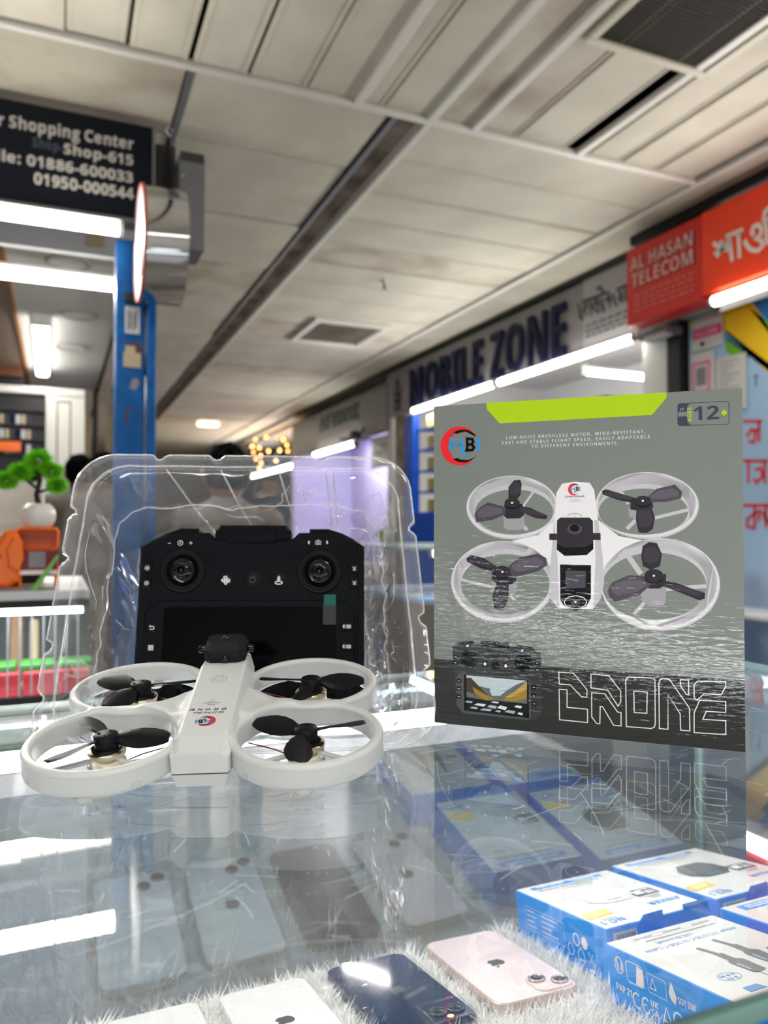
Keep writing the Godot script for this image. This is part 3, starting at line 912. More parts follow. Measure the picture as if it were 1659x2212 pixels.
# a ball of thin needles, flattened
func needles(n: int, rx: float, ry: float, length: float, w: float, seed_: int) -> SurfaceTool:
	var r := RandomNumberGenerator.new()
	r.seed = seed_
	var st := S(Color.WHITE, -1)
	for i in n:
		var d := V(r.randfn(), r.randfn(), r.randfn()).normalized()
		var base := V(d.x * rx * 0.45, d.y * ry * 0.45, d.z * rx * 0.45)
		var tip := V(d.x * rx, d.y * ry, d.z * rx) * r.randf_range(0.85, 1.1)
		var dir := (tip - base).normalized()
		var s1 := dir.cross(V(r.randfn(), r.randfn(), r.randfn())).normalized() * w
		var s2 := dir.cross(s1)
		quad(st, base - s1, base + s1, tip + s1 * 0.15, tip - s1 * 0.15)
		quad(st, base - s2, base + s2, tip + s2 * 0.15, tip - s2 * 0.15)
	return st

# ------------------------------------------------------------------ shops along the left of the hall
func left_shops() -> void:
	# hanging navy sign of the shop with the two tubes
	var s := thing("hanging_sign", "navy blue hanging sign with white address lettering, top left", "sign", at(0, 0, 0))
	part("panel", bx(-1.6, 0.288, 2.185, 2.515, -2.76, -2.70, 0.003), M["sign_navy"], s)
	part("edge_strip", bx(0.282, 0.291, 2.185, 2.515, -2.765, -2.695, 0.001), M["grey_metal"], s)
	part("edge_strip", bx(-1.6, 0.291, 2.172, 2.186, -2.77, -2.69, 0.002), M["grey_metal"], s)
	var T := at(0, 0, -2.697)
	var tx := text(S(), "r Shopping Center", T * at(0.219, 2.420, 0), 0.043, 0.41, "sansbold", 1, 0.004)
	text(tx, "Shop-615", T * at(0.219, 2.366, 0), 0.038, 0.217, "sansbold", 1, 0.004)
	text(tx, "bile: 01886-600033", T * at(0.219, 2.308, 0), 0.038, 0.445, "sansbold", 1, 0.004)
	text(tx, "01950-000544", T * at(0.222, 2.252, 0), 0.038, 0.308, "sansbold", 1, 0.004)
	part("lettering", tx, M["letter_grey"], s)
	part("faded_lettering", text(S(), "Shop-", T * at(-0.092, 2.370, -0.001), 0.036, 0.09, "sansbold", -1, 0.002), M["letter_ghost"], s)
	tube_lamp(V(-1.5, 2.124, -2.64), V(0.184, 2.124, -2.64), 0.022, V(0, -0.5, 1), 2.5, "fluorescent tube along the bottom of the navy hanging sign", "tubes of the left shop")
	tube_lamp(V(-1.5, 2.22, -3.6), V(0.232, 2.22, -3.6), 0.022, V(0, -1, 0.5), 2.4, "second fluorescent tube, below and behind the navy sign", "tubes of the left shop")
	var rh := thing("sign_hanger", "dark steel hanger rod with hook beside the navy sign", "hanger", at(0.33, 2.3, -2.76))
	part("rod", tube(S(Color.WHITE, 0), [V(0, -0.08, 0), V(0.01, 0.12, 0), V(0.015, 0.25, 0)], 0.007, 8), M["black_paint"], rh)
	part("plate", box(S(), at(0.005, 0.06, -0.02), V(0.07, 0.28, 0.008), 0.002), M["wall_dark"], rh)
	part("hook", tube(S(Color.WHITE, 0), [V(0.015, 0.22, 0.01), V(0.0, 0.235, 0.02), V(0.012, 0.25, 0.02), V(0.025, 0.235, 0.02)], 0.004, 6), M["steel"], rh)
	# round drum sign
	var dr := thing("round_sign", "round drum-shaped sign with a chrome rim projecting by the pillar", "sign", Transform3D(Basis(V(0, 1, 0), V(1, 0, 0), V(0, 0, -1)), V(0.227, 2.036, -2.505)))
	part("drum", lathe(S(Color.WHITE, 0), Transform3D(), [Vector2(0.179, 0.0), Vector2(0.179, 0.125)], 48), M["chrome"], dr)
	part("back_disc", cyl(S(), Transform3D(), 0.177, 0.121, 0.127, 48), M["sign_grey"], dr)
	part("rim", lathe(S(Color.WHITE, 0), Transform3D(), [Vector2(0.170, -0.006), Vector2(0.181, -0.006), Vector2(0.182, 0.003), Vector2(0.171, 0.003), Vector2(0.170, -0.006)], 48), tintc("rim_coral", rgb8(170, 76, 62)), dr)
	part("face", cyl(S(), Transform3D(), 0.171, -0.004, 0.004, 48), M["sign_white"], dr)
	part("face_print", flat(S(), pv([-0.12, -0.09, 0.02, -0.1, 0.03, 0.1, -0.11, 0.09]), Transform3D(Basis(V(1, 0, 0), V(0, 0, 1), V(0, -1, 0)), V(0, -0.0075, 0))), M["letter_white"], dr)
	# junction box and its bracket
	var jb := thing("junction_box", "grey metal box hanging from the ceiling behind the round sign", "box", at(0, 0, 0))
	part("case", bx(0.372, 0.462, 2.11, 2.445, -2.86, -2.70, 0.004), M["grey_metal"], jb)
	part("lid", bx(0.376, 0.458, 2.42, 2.452, -2.865, -2.695, 0.003), M["wall_dark"], jb)
	part("blue_foot", bx(0.36, 0.40, 2.085, 2.11, -2.80, -2.72, 0.002), M["blue_steel"], jb)
	part("screw", cyl(S(), Transform3D(Basis(Vector3.RIGHT, PI / 2), V(0.384, 2.365, -2.70)), 0.005, -0.002, 0.004, 10), M["steel"], jb)
	part("red_tag", bx(0.395, 0.412, 2.02, 2.075, -2.84, -2.835), M["sign_red"], jb)
	# blue pillar
	var p := thing("steel_pillar", "bright blue painted steel pillar with old stickers", "pillar", at(0, 0, 0))
	part("web", bx(0.168, 0.262, 0.0, 2.12, -2.80, -2.715, 0.004), M["blue_steel_worn"], p)
	part("flange", bx(0.270, 0.300, 0.0, 1.97, -2.80, -2.705, 0.004), M["blue_steel_worn"], p)
	part("groove", bx(0.262, 0.270, 0.0, 1.97, -2.79, -2.735), M["black_paint"], p)
	part("conduit", tube(S(Color.WHITE, 0), [V(0.266, 0.9, -2.722), V(0.266, 1.66, -2.722)], 0.004, 8), M["steel"], p)
	part("conduit", tube(S(Color.WHITE, 0), [V(0.266, 1.68, -2.722), V(0.266, 1.95, -2.722)], 0.004, 8), M["steel"], p)
	part("sticker", bx(0.198, 0.246, 1.80, 1.892, -2.7155, -2.713), M["sticker_white"], p)
	part("sticker", bx(0.193, 0.250, 1.685, 1.735, -2.7155, -2.713), M["sticker_tan"], p)
	part("sticker", bx(0.199, 0.232, 1.735, 1.758, -2.7155, -2.7132), M["sticker_tan"], p)
	part("sticker_print", strokes(S(), [[0.208, 1.81, 0.208, 1.88], [0.216, 1.815, 0.216, 1.875], [0.226, 1.81, 0.226, 1.87], [0.234, 1.82, 0.234, 1.88]], 0.004, at(0, 0, -2.7125)), M["letter_black"], p)
	part("scuff", flat(S(), pv([0.214, 1.615, 0.232, 1.607, 0.246, 1.63, 0.238, 1.65, 0.222, 1.645]), at(0, 0, -2.7145)), M["sign_grey"], p)
	part("scuff", flat(S(), pv([0.232, 1.70, 0.25, 1.69, 0.256, 1.74, 0.246, 1.775, 0.20, 1.765, 0.19, 1.785, 0.198, 1.755, 0.236, 1.752]), at(0, 0, -2.7148)), M["rust_paint"], p)
	part("scuff", flat(S(), pv([0.20, 1.50, 0.208, 1.48, 0.206, 1.52, 0.222, 1.545, 0.216, 1.553, 0.20, 1.53]), at(0, 0, -2.7148)), M["rust_paint"], p)
	part("bracket", bx(0.195, 0.255, 1.905, 1.935, -2.716, -2.70, 0.002), M["black_paint"], p)
	# lowered white ceiling of the left shop
	var c := setting("ceiling_left_shop")
	part("white_board", bx(-0.235, 0.29, 2.352, 2.39, -7.2, -3.35, 0.004), M["wall_white"], c)
	part("dark_board", bx(-4.0, -0.25, 2.352, 2.39, -9.0, -3.35, 0.004), tintc("brown_board", rgb8(150, 128, 112)), c)
	part("wood_edge", bx(-0.25, -0.235, 2.342, 2.39, -7.2, -3.35), M["wood"], c)
	part("fascia_board", bx(-4.0, 0.30, 2.26, 2.40, -3.37, -3.33, 0.004), M["sticker_white"], c)
	part("tan_label", bx(0.09, 0.16, 2.29, 2.35, -3.333, -3.326), M["sticker_tan"], c)
	for q in [[0.03, -3.75], [0.09, -4.66], [0.055, -5.5]]:
		var dl := thing("downlight", ["round recessed downlight nearest the navy sign", "round recessed downlight in the middle of the white board", "round recessed downlight furthest along the white board"][0 if q[1] > -4.0 else 1 if q[1] > -5.0 else 2], "lamp", at(q[0], 2.352, q[1]), "unlit recessed downlights")
		part("trim_ring", lathe(S(Color.WHITE, 0), Transform3D(), [Vector2(0.075, -0.006), Vector2(0.10, -0.008), Vector2(0.108, 0.0), Vector2(0.075, 0.0), Vector2(0.075, -0.006)], 36), M["ring_grey"], dl)
		part("lens", cyl(S(), Transform3D(), 0.075, -0.004, 0.0, 36), M["wall_white"], dl)
	var tl := thing("batten_lamp", "broad white batten lamp running away under the white board", "lamp", Transform3D(Basis(Vector3.UP, 0.012), V(-0.12, 2.318, -5.55)))
	part("diffuser", box(S(), at(0, -0.006, -0.02), V(0.085, 0.036, 1.60), 0.012), M["tube_glow"], tl)
	part("base_plate", box(S(), at(0, 0.022, 0), V(0.10, 0.022, 1.66), 0.003), M["white_paint"], tl)
	part("holder", box(S(), at(0, -0.004, 0.80), V(0.10, 0.044, 0.05), 0.006), M["white_paint"], tl)
	lamp_light(tl, V(0, -0.03, 0), V(0, 0, 1), V(0, -1, 0), 1.58, 0.08, 0.5, Color(1.0, 0.985, 0.96))
	# dark frame and post by the pillar
	part("trim_4", bx(0.262, 0.30, 0.0, 2.35, -7.25, -7.15, 0.004), M["black_paint"], self).set_meta("kind", "structure")
	part("trim_5", bx(0.285, 0.31, 2.33, 2.37, -7.2, -3.4, 0.003), M["black_paint"], self).set_meta("kind", "structure")
	part("wall_left_shop", bx(-4.0, 0.30, 0.0, 2.36, -9.0, -8.9), M["sticker_tan"], self).set_meta("kind", "structure")
	var fg := thing("shop_window_pane", "clear glass side pane of the left shop behind the pillar", "glass pane", at(0, 0, 0))
	part("pane", bx(0.36, 0.365, 0.1, 2.3, -7.1, -5.75), M["clear_glass"], fg)
	part("bottom_rail", bx(0.355, 0.37, 0.05, 0.1, -7.1, -5.75, 0.002), M["black_paint"], fg)
	# cabinet across the left shop
	var k := thing("display_cabinet", "white cabinet with dark open shelves at the back of the left shop", "cabinet", at(0, 0, -6.0))
	part("carcass", bx(-1.6, 0.162, 0.0, 2.15, -0.35, -0.05, 0.006), M["cabinet_black"], k)
	part("top_rail", bx(-1.6, 0.162, 2.10, 2.15, -0.05, 0.0, 0.004), M["cabinet_white"], k)
	part("stile", bx(-0.10, -0.075, 0.0, 2.10, -0.05, 0.0, 0.004), M["cabinet_white"], k)
	part("door", bx(-0.075, 0.162, 0.0, 2.10, -0.05, -0.01, 0.004), M["cabinet_white"], k)
	part("door_groove", bx(-0.028, -0.020, 0.0, 2.06, -0.011, -0.007), M["wall_dark"], k)
	part("door_groove", bx(0.060, 0.068, 0.0, 2.06, -0.011, -0.007), M["wall_dark"], k)
	part("door_groove", bx(-0.028, 0.068, 2.052, 2.06, -0.011, -0.007), M["wall_dark"], k)
	for r in 4:
		part("shelf", bx(-1.6, -0.10, 1.66 + r * 0.105, 1.668 + r * 0.105, -0.05, 0.0), M["wall_dark"], k)
	for r in 3:
		for i in 6:
			single("boxed_phone", bx(-0.40 + i * 0.035, -0.372 + i * 0.035, 1.668 + r * 0.105, 1.735 + r * 0.105, -6.04, -6.01, 0.002), M[["letter_blue", "sticker_white", "sticker_tan", "wall_dark"][(i + r) % 4]], "%s boxed phone from the left on the %s dark cabinet shelf" % [ordinal(i), ["lowest", "middle", "top"][r]], "carton", "boxed phones in the left cabinet")
	part("orange_drawer", bx(-0.45, -0.26, 1.68, 1.75, 0.0, 0.012, 0.003), M["orange_plastic"], k)
	var dk := thing("dark_shelving", "dark shelving with hanging lamp left of the white board", "shelf", at(0, 0, 0))
	part("upper_unit", bx(-1.5, -0.27, 2.16, 2.35, -6.8, -6.42, 0.004), M["cabinet_black"], dk)
	part("brown_panel", bx(-1.5, -0.27, 2.28, 2.36, -6.40, -6.36, 0.002), tintc("brown_panel", rgb8(120, 70, 46)), dk)

# ------------------------------------------------------------------ glass counter of the left neighbour, with plant and orange figure
func left_counter() -> void:
	var t := thing("glass_counter", "glass showcase counter with white upright dividers behind the blister tray, left", "counter", at(0, 0, -1.5))
	part("top", bx(-1.1, 0.05, 1.012, 1.028, -0.42, 0.02, 0.002), M["shelf_white"], t)
	part("front_rail", bx(-1.1, 0.05, 0.998, 1.012, -0.01, 0.015, 0.002), M["black_paint"], t)
	part("led_strip", bx(-1.08, 0.04, 0.985, 0.996, -0.03, -0.005), M["led_glow"], t)
	lamp_light(t, V(-0.5, 0.982, -0.02), V(1, 0, 0), V(0, -1, -0.2), 1.1, 0.02, 0.12, Color(0.95, 0.97, 1.0))
	part("glass_front", bx(-1.1, 0.05, 0.83, 0.998, 0.0, 0.006), M["clear_glass"], t)
	for k in 16:
		part("divider", bx(-0.0655 - 0.0192 * (k - 5), -0.0625 - 0.0192 * (k - 5), 0.836, 0.99, -0.012, -0.004, 0.0006), M["shelf_white"], t)
	part("back_panel", bx(-1.1, 0.05, 0.0, 1.012, -0.42, -0.40), tintc("teal_dark", rgb8(52, 70, 72)), t)
	part("side_panel", bx(0.03, 0.05, 0.0, 0.998, -0.40, -0.01), M["clear_glass"], t)
	part("base", bx(-1.1, 0.05, 0.0, 0.835, -0.40, 0.0, 0.003), M["shelf_white"], t)
	part("base_front", bx(-1.1, 0.05, 0.74, 0.842, 0.002, 0.01, 0.002), M["black_paint"], t)
	var bc := [rgb8(210, 20, 54), rgb8(206, 16, 50), rgb8(214, 24, 60), rgb8(60, 150, 50), rgb8(220, 224, 230)]
	for k in 3:
		var x := -0.118 + 0.058 * k
		single("red_carton", bx(x, x + 0.054, 0.835, 0.879, -1.60, -1.53, 0.003), tintc("carton_red", bc[0]), "%s glossy red carton from the left in the left showcase" % ordinal(k), "carton", "red cartons in the left showcase")
	for k in 3:
		single("green_carton", bx(-0.13 + 0.065 * k, -0.072 + 0.065 * k, 0.8795, 0.892, -1.60, -1.535, 0.002), tintc("carton_green", bc[3]), "%s flat green carton from the left on the red cartons" % ordinal(k), "carton", "green cartons in the left showcase")
	single("tan_carton", bx(-0.088, -0.066, 0.835, 0.99, -1.72, -1.68, 0.003), tintc("kraft", rgb8(150, 112, 80)), "upright kraft carton behind the dividers", "carton")
	single("cream_pouch", bx(-0.054, -0.038, 0.835, 0.955, -1.72, -1.69, 0.004), tintc("cream", rgb8(206, 190, 150)), "cream pouch leaning behind the dividers", "pouch")
	single("white_carton_stack", bx(-0.62, -0.006, 1.028, 1.033, -1.62, -1.50), M["sign_grey"], "flat magazine lying on the left showcase", "magazine")
	# orange elephant-like figure
	var e := thing("elephant_holder", "glossy orange elephant-shaped plastic holder with a dark red panel", "figurine", at(-0.055, 1.033, -1.53))
	var prof := pv([-0.008, 0.0, -0.008, 0.02, 0.0, 0.032, 0.046, 0.032, 0.046, 0.0, 0.054, 0.0, 0.052, 0.055, 0.046, 0.066, 0.054, 0.072, 0.055, 0.10, 0.050, 0.108, -0.010, 0.108, -0.020, 0.10, -0.030, 0.07, -0.03, 0.0])
	part("body", slab(S(), prof, at(0, 0, -0.022), 0.044, 0.004), M["orange_plastic"], e)
	part("head", slab(S(), pv([-0.062, 0.005, -0.030, 0.0, -0.012, 0.012, -0.006, 0.055, -0.010, 0.092, -0.018, 0.104, -0.034, 0.102, -0.05, 0.075, -0.062, 0.045]), at(0, 0, -0.03), 0.064, 0.008), M["orange_plastic"], e)
	part("ear", slab(S(), pv([-0.028, 0.036, -0.012, 0.030, -0.004, 0.05, -0.006, 0.086, -0.02, 0.092, -0.032, 0.07]), at(0, 0, 0.03), 0.010, 0.004), M["orange_plastic"], e)
	part("trunk", tube(S(Color.WHITE, 0), [V(-0.055, 0.04, 0.012), V(-0.064, 0.02, 0.016), V(-0.058, 0.008, 0.02), V(-0.042, 0.007, 0.022)], [0.017, 0.014, 0.011, 0.009], 10), M["orange_plastic"], e)
	part("eye", lathe(S(Color.WHITE, 0), Transform3D(Basis(Vector3.RIGHT, PI / 2), V(-0.044, 0.056, 0.033)), [Vector2(0, 0.005), Vector2(0.004, 0.003), Vector2(0.005, 0), Vector2(0, 0)], 12), M["maroon"], e)
	part("red_panel", box(S(), at(0.020, 0.048, 0.022), V(0.062, 0.036, 0.004), 0.001), M["maroon"], e)
	part("label_block", box(S(), at(0.018, 0.050, 0.0245), V(0.027, 0.029, 0.001)), M["sign_grey"], e)
	part("white_strip", box(S(), at(0.020, 0.027, 0.0235), V(0.062, 0.008, 0.002)), M["letter_white"], e)
	# bonsai
	var b := thing("bonsai", "small artificial bonsai with bright green clumps in a ribbed white pot", "plant", at(-0.036, 1.141, -1.53))
	var pot := S(Color.WHITE, 0)
	var rings := []
	for i in 12:
		var y := i / 11.0
		var r := 0.0285 * sqrt(maxf(0.0, 1.0 - pow((y - 0.48) / 0.68, 2.0))) 
		var ring := PackedVector3Array()
		for j in 72:
			var a := TAU * j / 72.0
			var rr := r * (1.0 + 0.05 * cos(18.0 * (a + y * 0.9)))
			ring.append(V(cos(a) * rr, y * 0.043, sin(a) * rr))
		rings.append(ring)
	loft(pot, rings)
	part("pot", pot, M["pot_white"], b)
	var tr := S(Color.WHITE, 0)
	tube(tr, [V(0, 0.04, 0), V(-0.004, 0.06, 0), V(0.002, 0.085, 0), V(-0.002, 0.105, 0)], [0.006, 0.0045, 0.004, 0.003], 8)
	tube(tr, [V(-0.002, 0.07, 0), V(-0.025, 0.088, 0.005), V(-0.045, 0.092, 0.006)], [0.003, 0.0025, 0.002], 7)
	tube(tr, [V(0, 0.064, 0), V(0.018, 0.070, 0.006), V(0.03, 0.078, 0.008)], [0.003, 0.0025, 0.002], 7)
	part("trunk", tr, M["bark"], b)
	for q in [[0.0, 0.122, 0.0, 0.027, 0.023, 1], [0.022, 0.103, 0.0, 0.022, 0.018, 2], [-0.030, 0.099, 0.006, 0.025, 0.020, 3], [-0.053, 0.084, 0.0, 0.023, 0.019, 6], [0.031, 0.077, 0.008, 0.021, 0.018, 4], [-0.012, 0.098, -0.014, 0.022, 0.017, 5]]:
		var cm := part("foliage", needles(700, q[3], q[4], 0.02, 0.0009, 40 + q[5]), M["leaf_green"] if q[5] != 5 else M["leaf_dark"], b, at(q[0], q[1], q[2]))
		part("inner_foliage", needles(160, q[3] * 0.7, q[4] * 0.7, 0.02, 0.0012, 60 + q[5]), M["leaf_dark"], cm)
	# things behind the plant
	var wm := thing("white_machine", "white boxy device standing behind the plant pot", "device", at(0, 0, 0))
	part("case", bx(-0.62, -0.03, 1.028, 1.245, -1.80, -1.66, 0.004), M["cabinet_white"], wm)
	part("panel", bx(-0.14, -0.04, 1.07, 1.15, -1.661, -1.655, 0.001), M["carton_white"], wm)
	part("panel_lines", strokes(S(), [[-0.13, 1.10, -0.10, 1.10], [-0.09, 1.10, -0.06, 1.10], [-0.12, 1.12, -0.08, 1.125]], 0.003, at(0, 0, -1.654)), M["wall_grey"], wm)
	part("dark_base", bx(-0.62, -0.03, 1.028, 1.06, -1.66, -1.64, 0.002), M["black_paint"], wm)
	var gp := thing("grass_blade", "pale green ribbon leaf hanging down to the left counter top", "leaf", at(0, 0, 0))
	part("blade", slab(S(), pv([-0.048, 1.029, -0.036, 1.029, 0.0, 1.09, -0.006, 1.09]), at(0, 0, -1.49), 0.002), tintc("ribbon_green", rgb8(120, 190, 90)), gp)

# ------------------------------------------------------------------ people (only the tops of their heads show over the tray)
func people() -> void:
	var first := person_mesh()
	var spots := [[0.545, -2.72, 0.888, PI - 0.2, "person with short black hair standing in the aisle behind the tray"], [0.115, -5.3, 0.995, PI, "person with black hair in the left shop, left of the blue pillar"], [0.235, -4.75, 0.975, PI + 0.4, "person with black hair half hidden behind the blue pillar"]]
	for i in 3:
		var q = spots[i]
		var p := thing("person", q[4], "person", Transform3D(Basis(Vector3.UP, q[3]).scaled(Vector3.ONE * q[2]), V(q[0], 0, q[1])))
		part("body", first[0], M["cloth_dark"], p)
		part("head", first[1], M["skin"], p)
		part("hair", first[2], M["hair"], p)
		part("face", first[3], M["hair"], p)

func cap_d(p: Vector3, a: Vector3, b: Vector3, ra: float, rb: float) -> float:
	var ab := b - a
	var h := clampf((p - a).dot(ab) / ab.length_squared(), 0.0, 1.0)
	return p.distance_to(a + ab * h) - lerpf(ra, rb, h)

func person_mesh() -> Array:
	var bones := [[V(0, 1.0, 0), V(0, 1.26, 0), 0.125, 0.15], [V(0, 1.26, 0), V(0, 1.37, 0.01), 0.12, 0.055], [V(-0.15, 1.30, 0), V(0.15, 1.30, 0), 0.06, 0.06], [V(-0.08, 0.95, 0), V(0.08, 0.95, 0), 0.11, 0.11]]
	for s in [-1.0, 1.0]:
		bones += [[V(s * 0.175, 1.30, 0), V(s * 0.21, 1.03, 0.02), 0.056, 0.044], [V(s * 0.21, 1.03, 0.02), V(s * 0.20, 0.80, 0.09), 0.042, 0.032], [V(s * 0.20, 0.80, 0.09), V(s * 0.195, 0.70, 0.12), 0.032, 0.022], [V(s * 0.09, 0.92, 0), V(s * 0.10, 0.50, 0.01), 0.088, 0.056], [V(s * 0.10, 0.50, 0.01), V(s * 0.10, 0.07, -0.02), 0.056, 0.04], [V(s * 0.10, 0.045, -0.02), V(s * 0.11, 0.035, 0.13), 0.042, 0.034]]
	var f := func(p: Vector3) -> float:
		var d := 1e9
		for b in bones:
			var e := cap_d(p, b[0], b[1], b[2], b[3])
			var h := clampf(0.5 + 0.5 * (d - e) / 0.04, 0.0, 1.0)
			d = lerpf(d, e, h) - 0.04 * h * (1.0 - h) if d < 1e8 else e
		return d
	var body := surface_net(f, V(-0.30, -0.01, -0.20), V(0.30, 1.46, 0.22), 0.02)
	var hd := func(p: Vector3) -> float:
		var d := (V(p.x / 0.078, (p.y - 1.49) / 0.115, (p.z - 0.015) / 0.095).length() - 1.0) * 0.078
		d = minf(d, cap_d(p, V(0, 1.34, 0), V(0, 1.44, 0.005), 0.052, 0.05))
		d = minf(d, cap_d(p, V(0, 1.50, 0.10), V(0, 1.465, 0.118), 0.010, 0.014))
		d = minf(d, cap_d(p, V(0, 1.405, 0.06), V(0, 1.41, 0.085), 0.03, 0.02))
		for s in [-1.0, 1.0]:
			d = minf(d, cap_d(p, V(s * 0.078, 1.47, 0.0), V(s * 0.084, 1.505, -0.005), 0.014, 0.018))
		return d
	var head := surface_net(hd, V(-0.12, 1.33, -0.1), V(0.12, 1.63, 0.15), 0.010)
	var hr := func(p: Vector3) -> float:
		var d := (V(p.x / 0.092, (p.y - 1.515) / 0.112, (p.z - 0.002) / 0.108).length() - 1.0) * 0.09
		d += 0.004 * sin(p.x * 90.0) * sin(p.z * 80.0 + p.y * 40.0)
		return maxf(d, maxf(1.425 - p.y + maxf(p.z, 0.0) * 0.9, p.z - 0.055 - (p.y - 1.52) * 0.6))
	var hair := surface_net(hr, V(-0.12, 1.43, -0.13), V(0.12, 1.65, 0.14), 0.010)
	var fc := S(Color.WHITE, 0)
	for s in [-1.0, 1.0]:
		lathe(fc, Transform3D(Basis(Vector3.RIGHT, PI / 2), V(s * 0.03, 1.497, 0.098)), [Vector2(0, 0.008), Vector2(0.008, 0.005), Vector2(0.011, 0.0), Vector2(0, 0)], 10)
		tube(fc, [V(s * 0.016, 1.52, 0.104), V(s * 0.032, 1.524, 0.101), V(s * 0.047, 1.518, 0.09)], 0.004, 6)
	tube(fc, [V(-0.022, 1.437, 0.09), V(0, 1.435, 0.103), V(0.022, 1.437, 0.09)], 0.004, 6)
	return [body, head, hair, fin(fc)]

# surface nets of a distance function; normals from the field
func surface_net(f: Callable, lo: Vector3, hi: Vector3, cell: float) -> ArrayMesh:
	var n := Vector3i(ceili((hi.x - lo.x) / cell), ceili((hi.y - lo.y) / cell), ceili((hi.z - lo.z) / cell))
	var sx := n.x + 1
	var sy := n.y + 1
	var val := PackedFloat32Array()
	val.resize(sx * sy * (n.z + 1))
	# coarse pass: skip blocks far from the surface
	var B := 4
	for bz in range(0, n.z + 1, B):
		for by in range(0, n.y + 1, B):
			for bx_ in range(0, n.x + 1, B):
				var c := lo + V(bx_ + B * 0.5, by + B * 0.5, bz + B * 0.5) * cell
				var dc: float = f.call(c)
				var far := absf(dc) > B * cell * 1.35
				for z in range(bz, mini(bz + B, n.z + 1)):
					for y in range(by, mini(by + B, n.y + 1)):
						var row := sx * (y + sy * z)
						for x in range(bx_, mini(bx_ + B, n.x + 1)):
							val[row + x] = dc if far else f.call(lo + V(x, y, z) * cell)
	var idx := {}
	var pts := PackedVector3Array()
	var nor := PackedVector3Array()
	var off := [0, 1, sx, sx + 1, sx * sy, sx * sy + 1, sx * sy + sx, sx * sy + sx + 1]
	var cor := [V(0, 0, 0), V(1, 0, 0), V(0, 1, 0), V(1, 1, 0), V(0, 0, 1), V(1, 0, 1), V(0, 1, 1), V(1, 1, 1)]
	var edges := [[0, 1], [2, 3], [4, 5], [6, 7], [0, 2], [1, 3], [4, 6], [5, 7], [0, 4], [1, 5], [2, 6], [3, 7]]
	for z in n.z:
		for y in n.y:
			var row := sx * (y + sy * z)
			for x in n.x:
				var b := row + x
				var inside := 0
				for o in off:
					if val[b + o] < 0.0:
						inside += 1
				if inside == 0 or inside == 8:
					continue
				var s := Vector3()
				var k := 0
				for e in edges:
					var va := val[b + off[e[0]]]
					var vb := val[b + off[e[1]]]
					if (va < 0.0) != (vb < 0.0):
						s += cor[e[0]].lerp(cor[e[1]], va / (va - vb))
						k += 1
				var p := lo + (V(x, y, z) + s / k) * cell
				var h := cell * 0.5
				var g := V(f.call(p + V(h, 0, 0)) - f.call(p - V(h, 0, 0)), f.call(p + V(0, h, 0)) - f.call(p - V(0, h, 0)), f.call(p + V(0, 0, h)) - f.call(p - V(0, 0, h))).normalized()
				p -= g * f.call(p) * 0.8
				idx[b] = pts.size()
				pts.append(p)
				nor.append(g)
	var tris := PackedInt32Array()
	var ax := [1, sx, sx * sy]
	for b in idx:
		for a in 3:
			var o1: int = ax[(a + 1) % 3]
			var o2: int = ax[(a + 2) % 3]
			var va := val[b]
			var vb := val[b + ax[a]]
			if (va < 0.0) == (vb < 0.0):
				continue
			if not (idx.has(b - o1) and idx.has(b - o2) and idx.has(b - o1 - o2)):
				continue
			var q0: int = idx[b]
			var q1: int = idx[b - o1]
			var q2: int = idx[b - o1 - o2]
			var q3: int = idx[b - o2]
			if va < 0.0:
				tris.append_array([q0, q2, q1, q0, q3, q2])
			else:
				tris.append_array([q0, q1, q2, q0, q2, q3])
	# keep the winding in step with the field's normals
	for i in range(0, tris.size(), 3):
		var A := pts[tris[i]]
		if (pts[tris[i + 1]] - A).cross(pts[tris[i + 2]] - A).dot(nor[tris[i]] + nor[tris[i + 1]] + nor[tris[i + 2]]) > 0.0:
			var sw := tris[i + 1]
			tris[i + 1] = tris[i + 2]
			tris[i + 2] = sw
	var arr := []
	arr.resize(Mesh.ARRAY_MAX)
	arr[Mesh.ARRAY_VERTEX] = pts
	arr[Mesh.ARRAY_NORMAL] = nor
	arr[Mesh.ARRAY_INDEX] = tris
	var m := ArrayMesh.new()
	m.add_surface_from_arrays(Mesh.PRIMITIVE_TRIANGLES, arr)
	return m

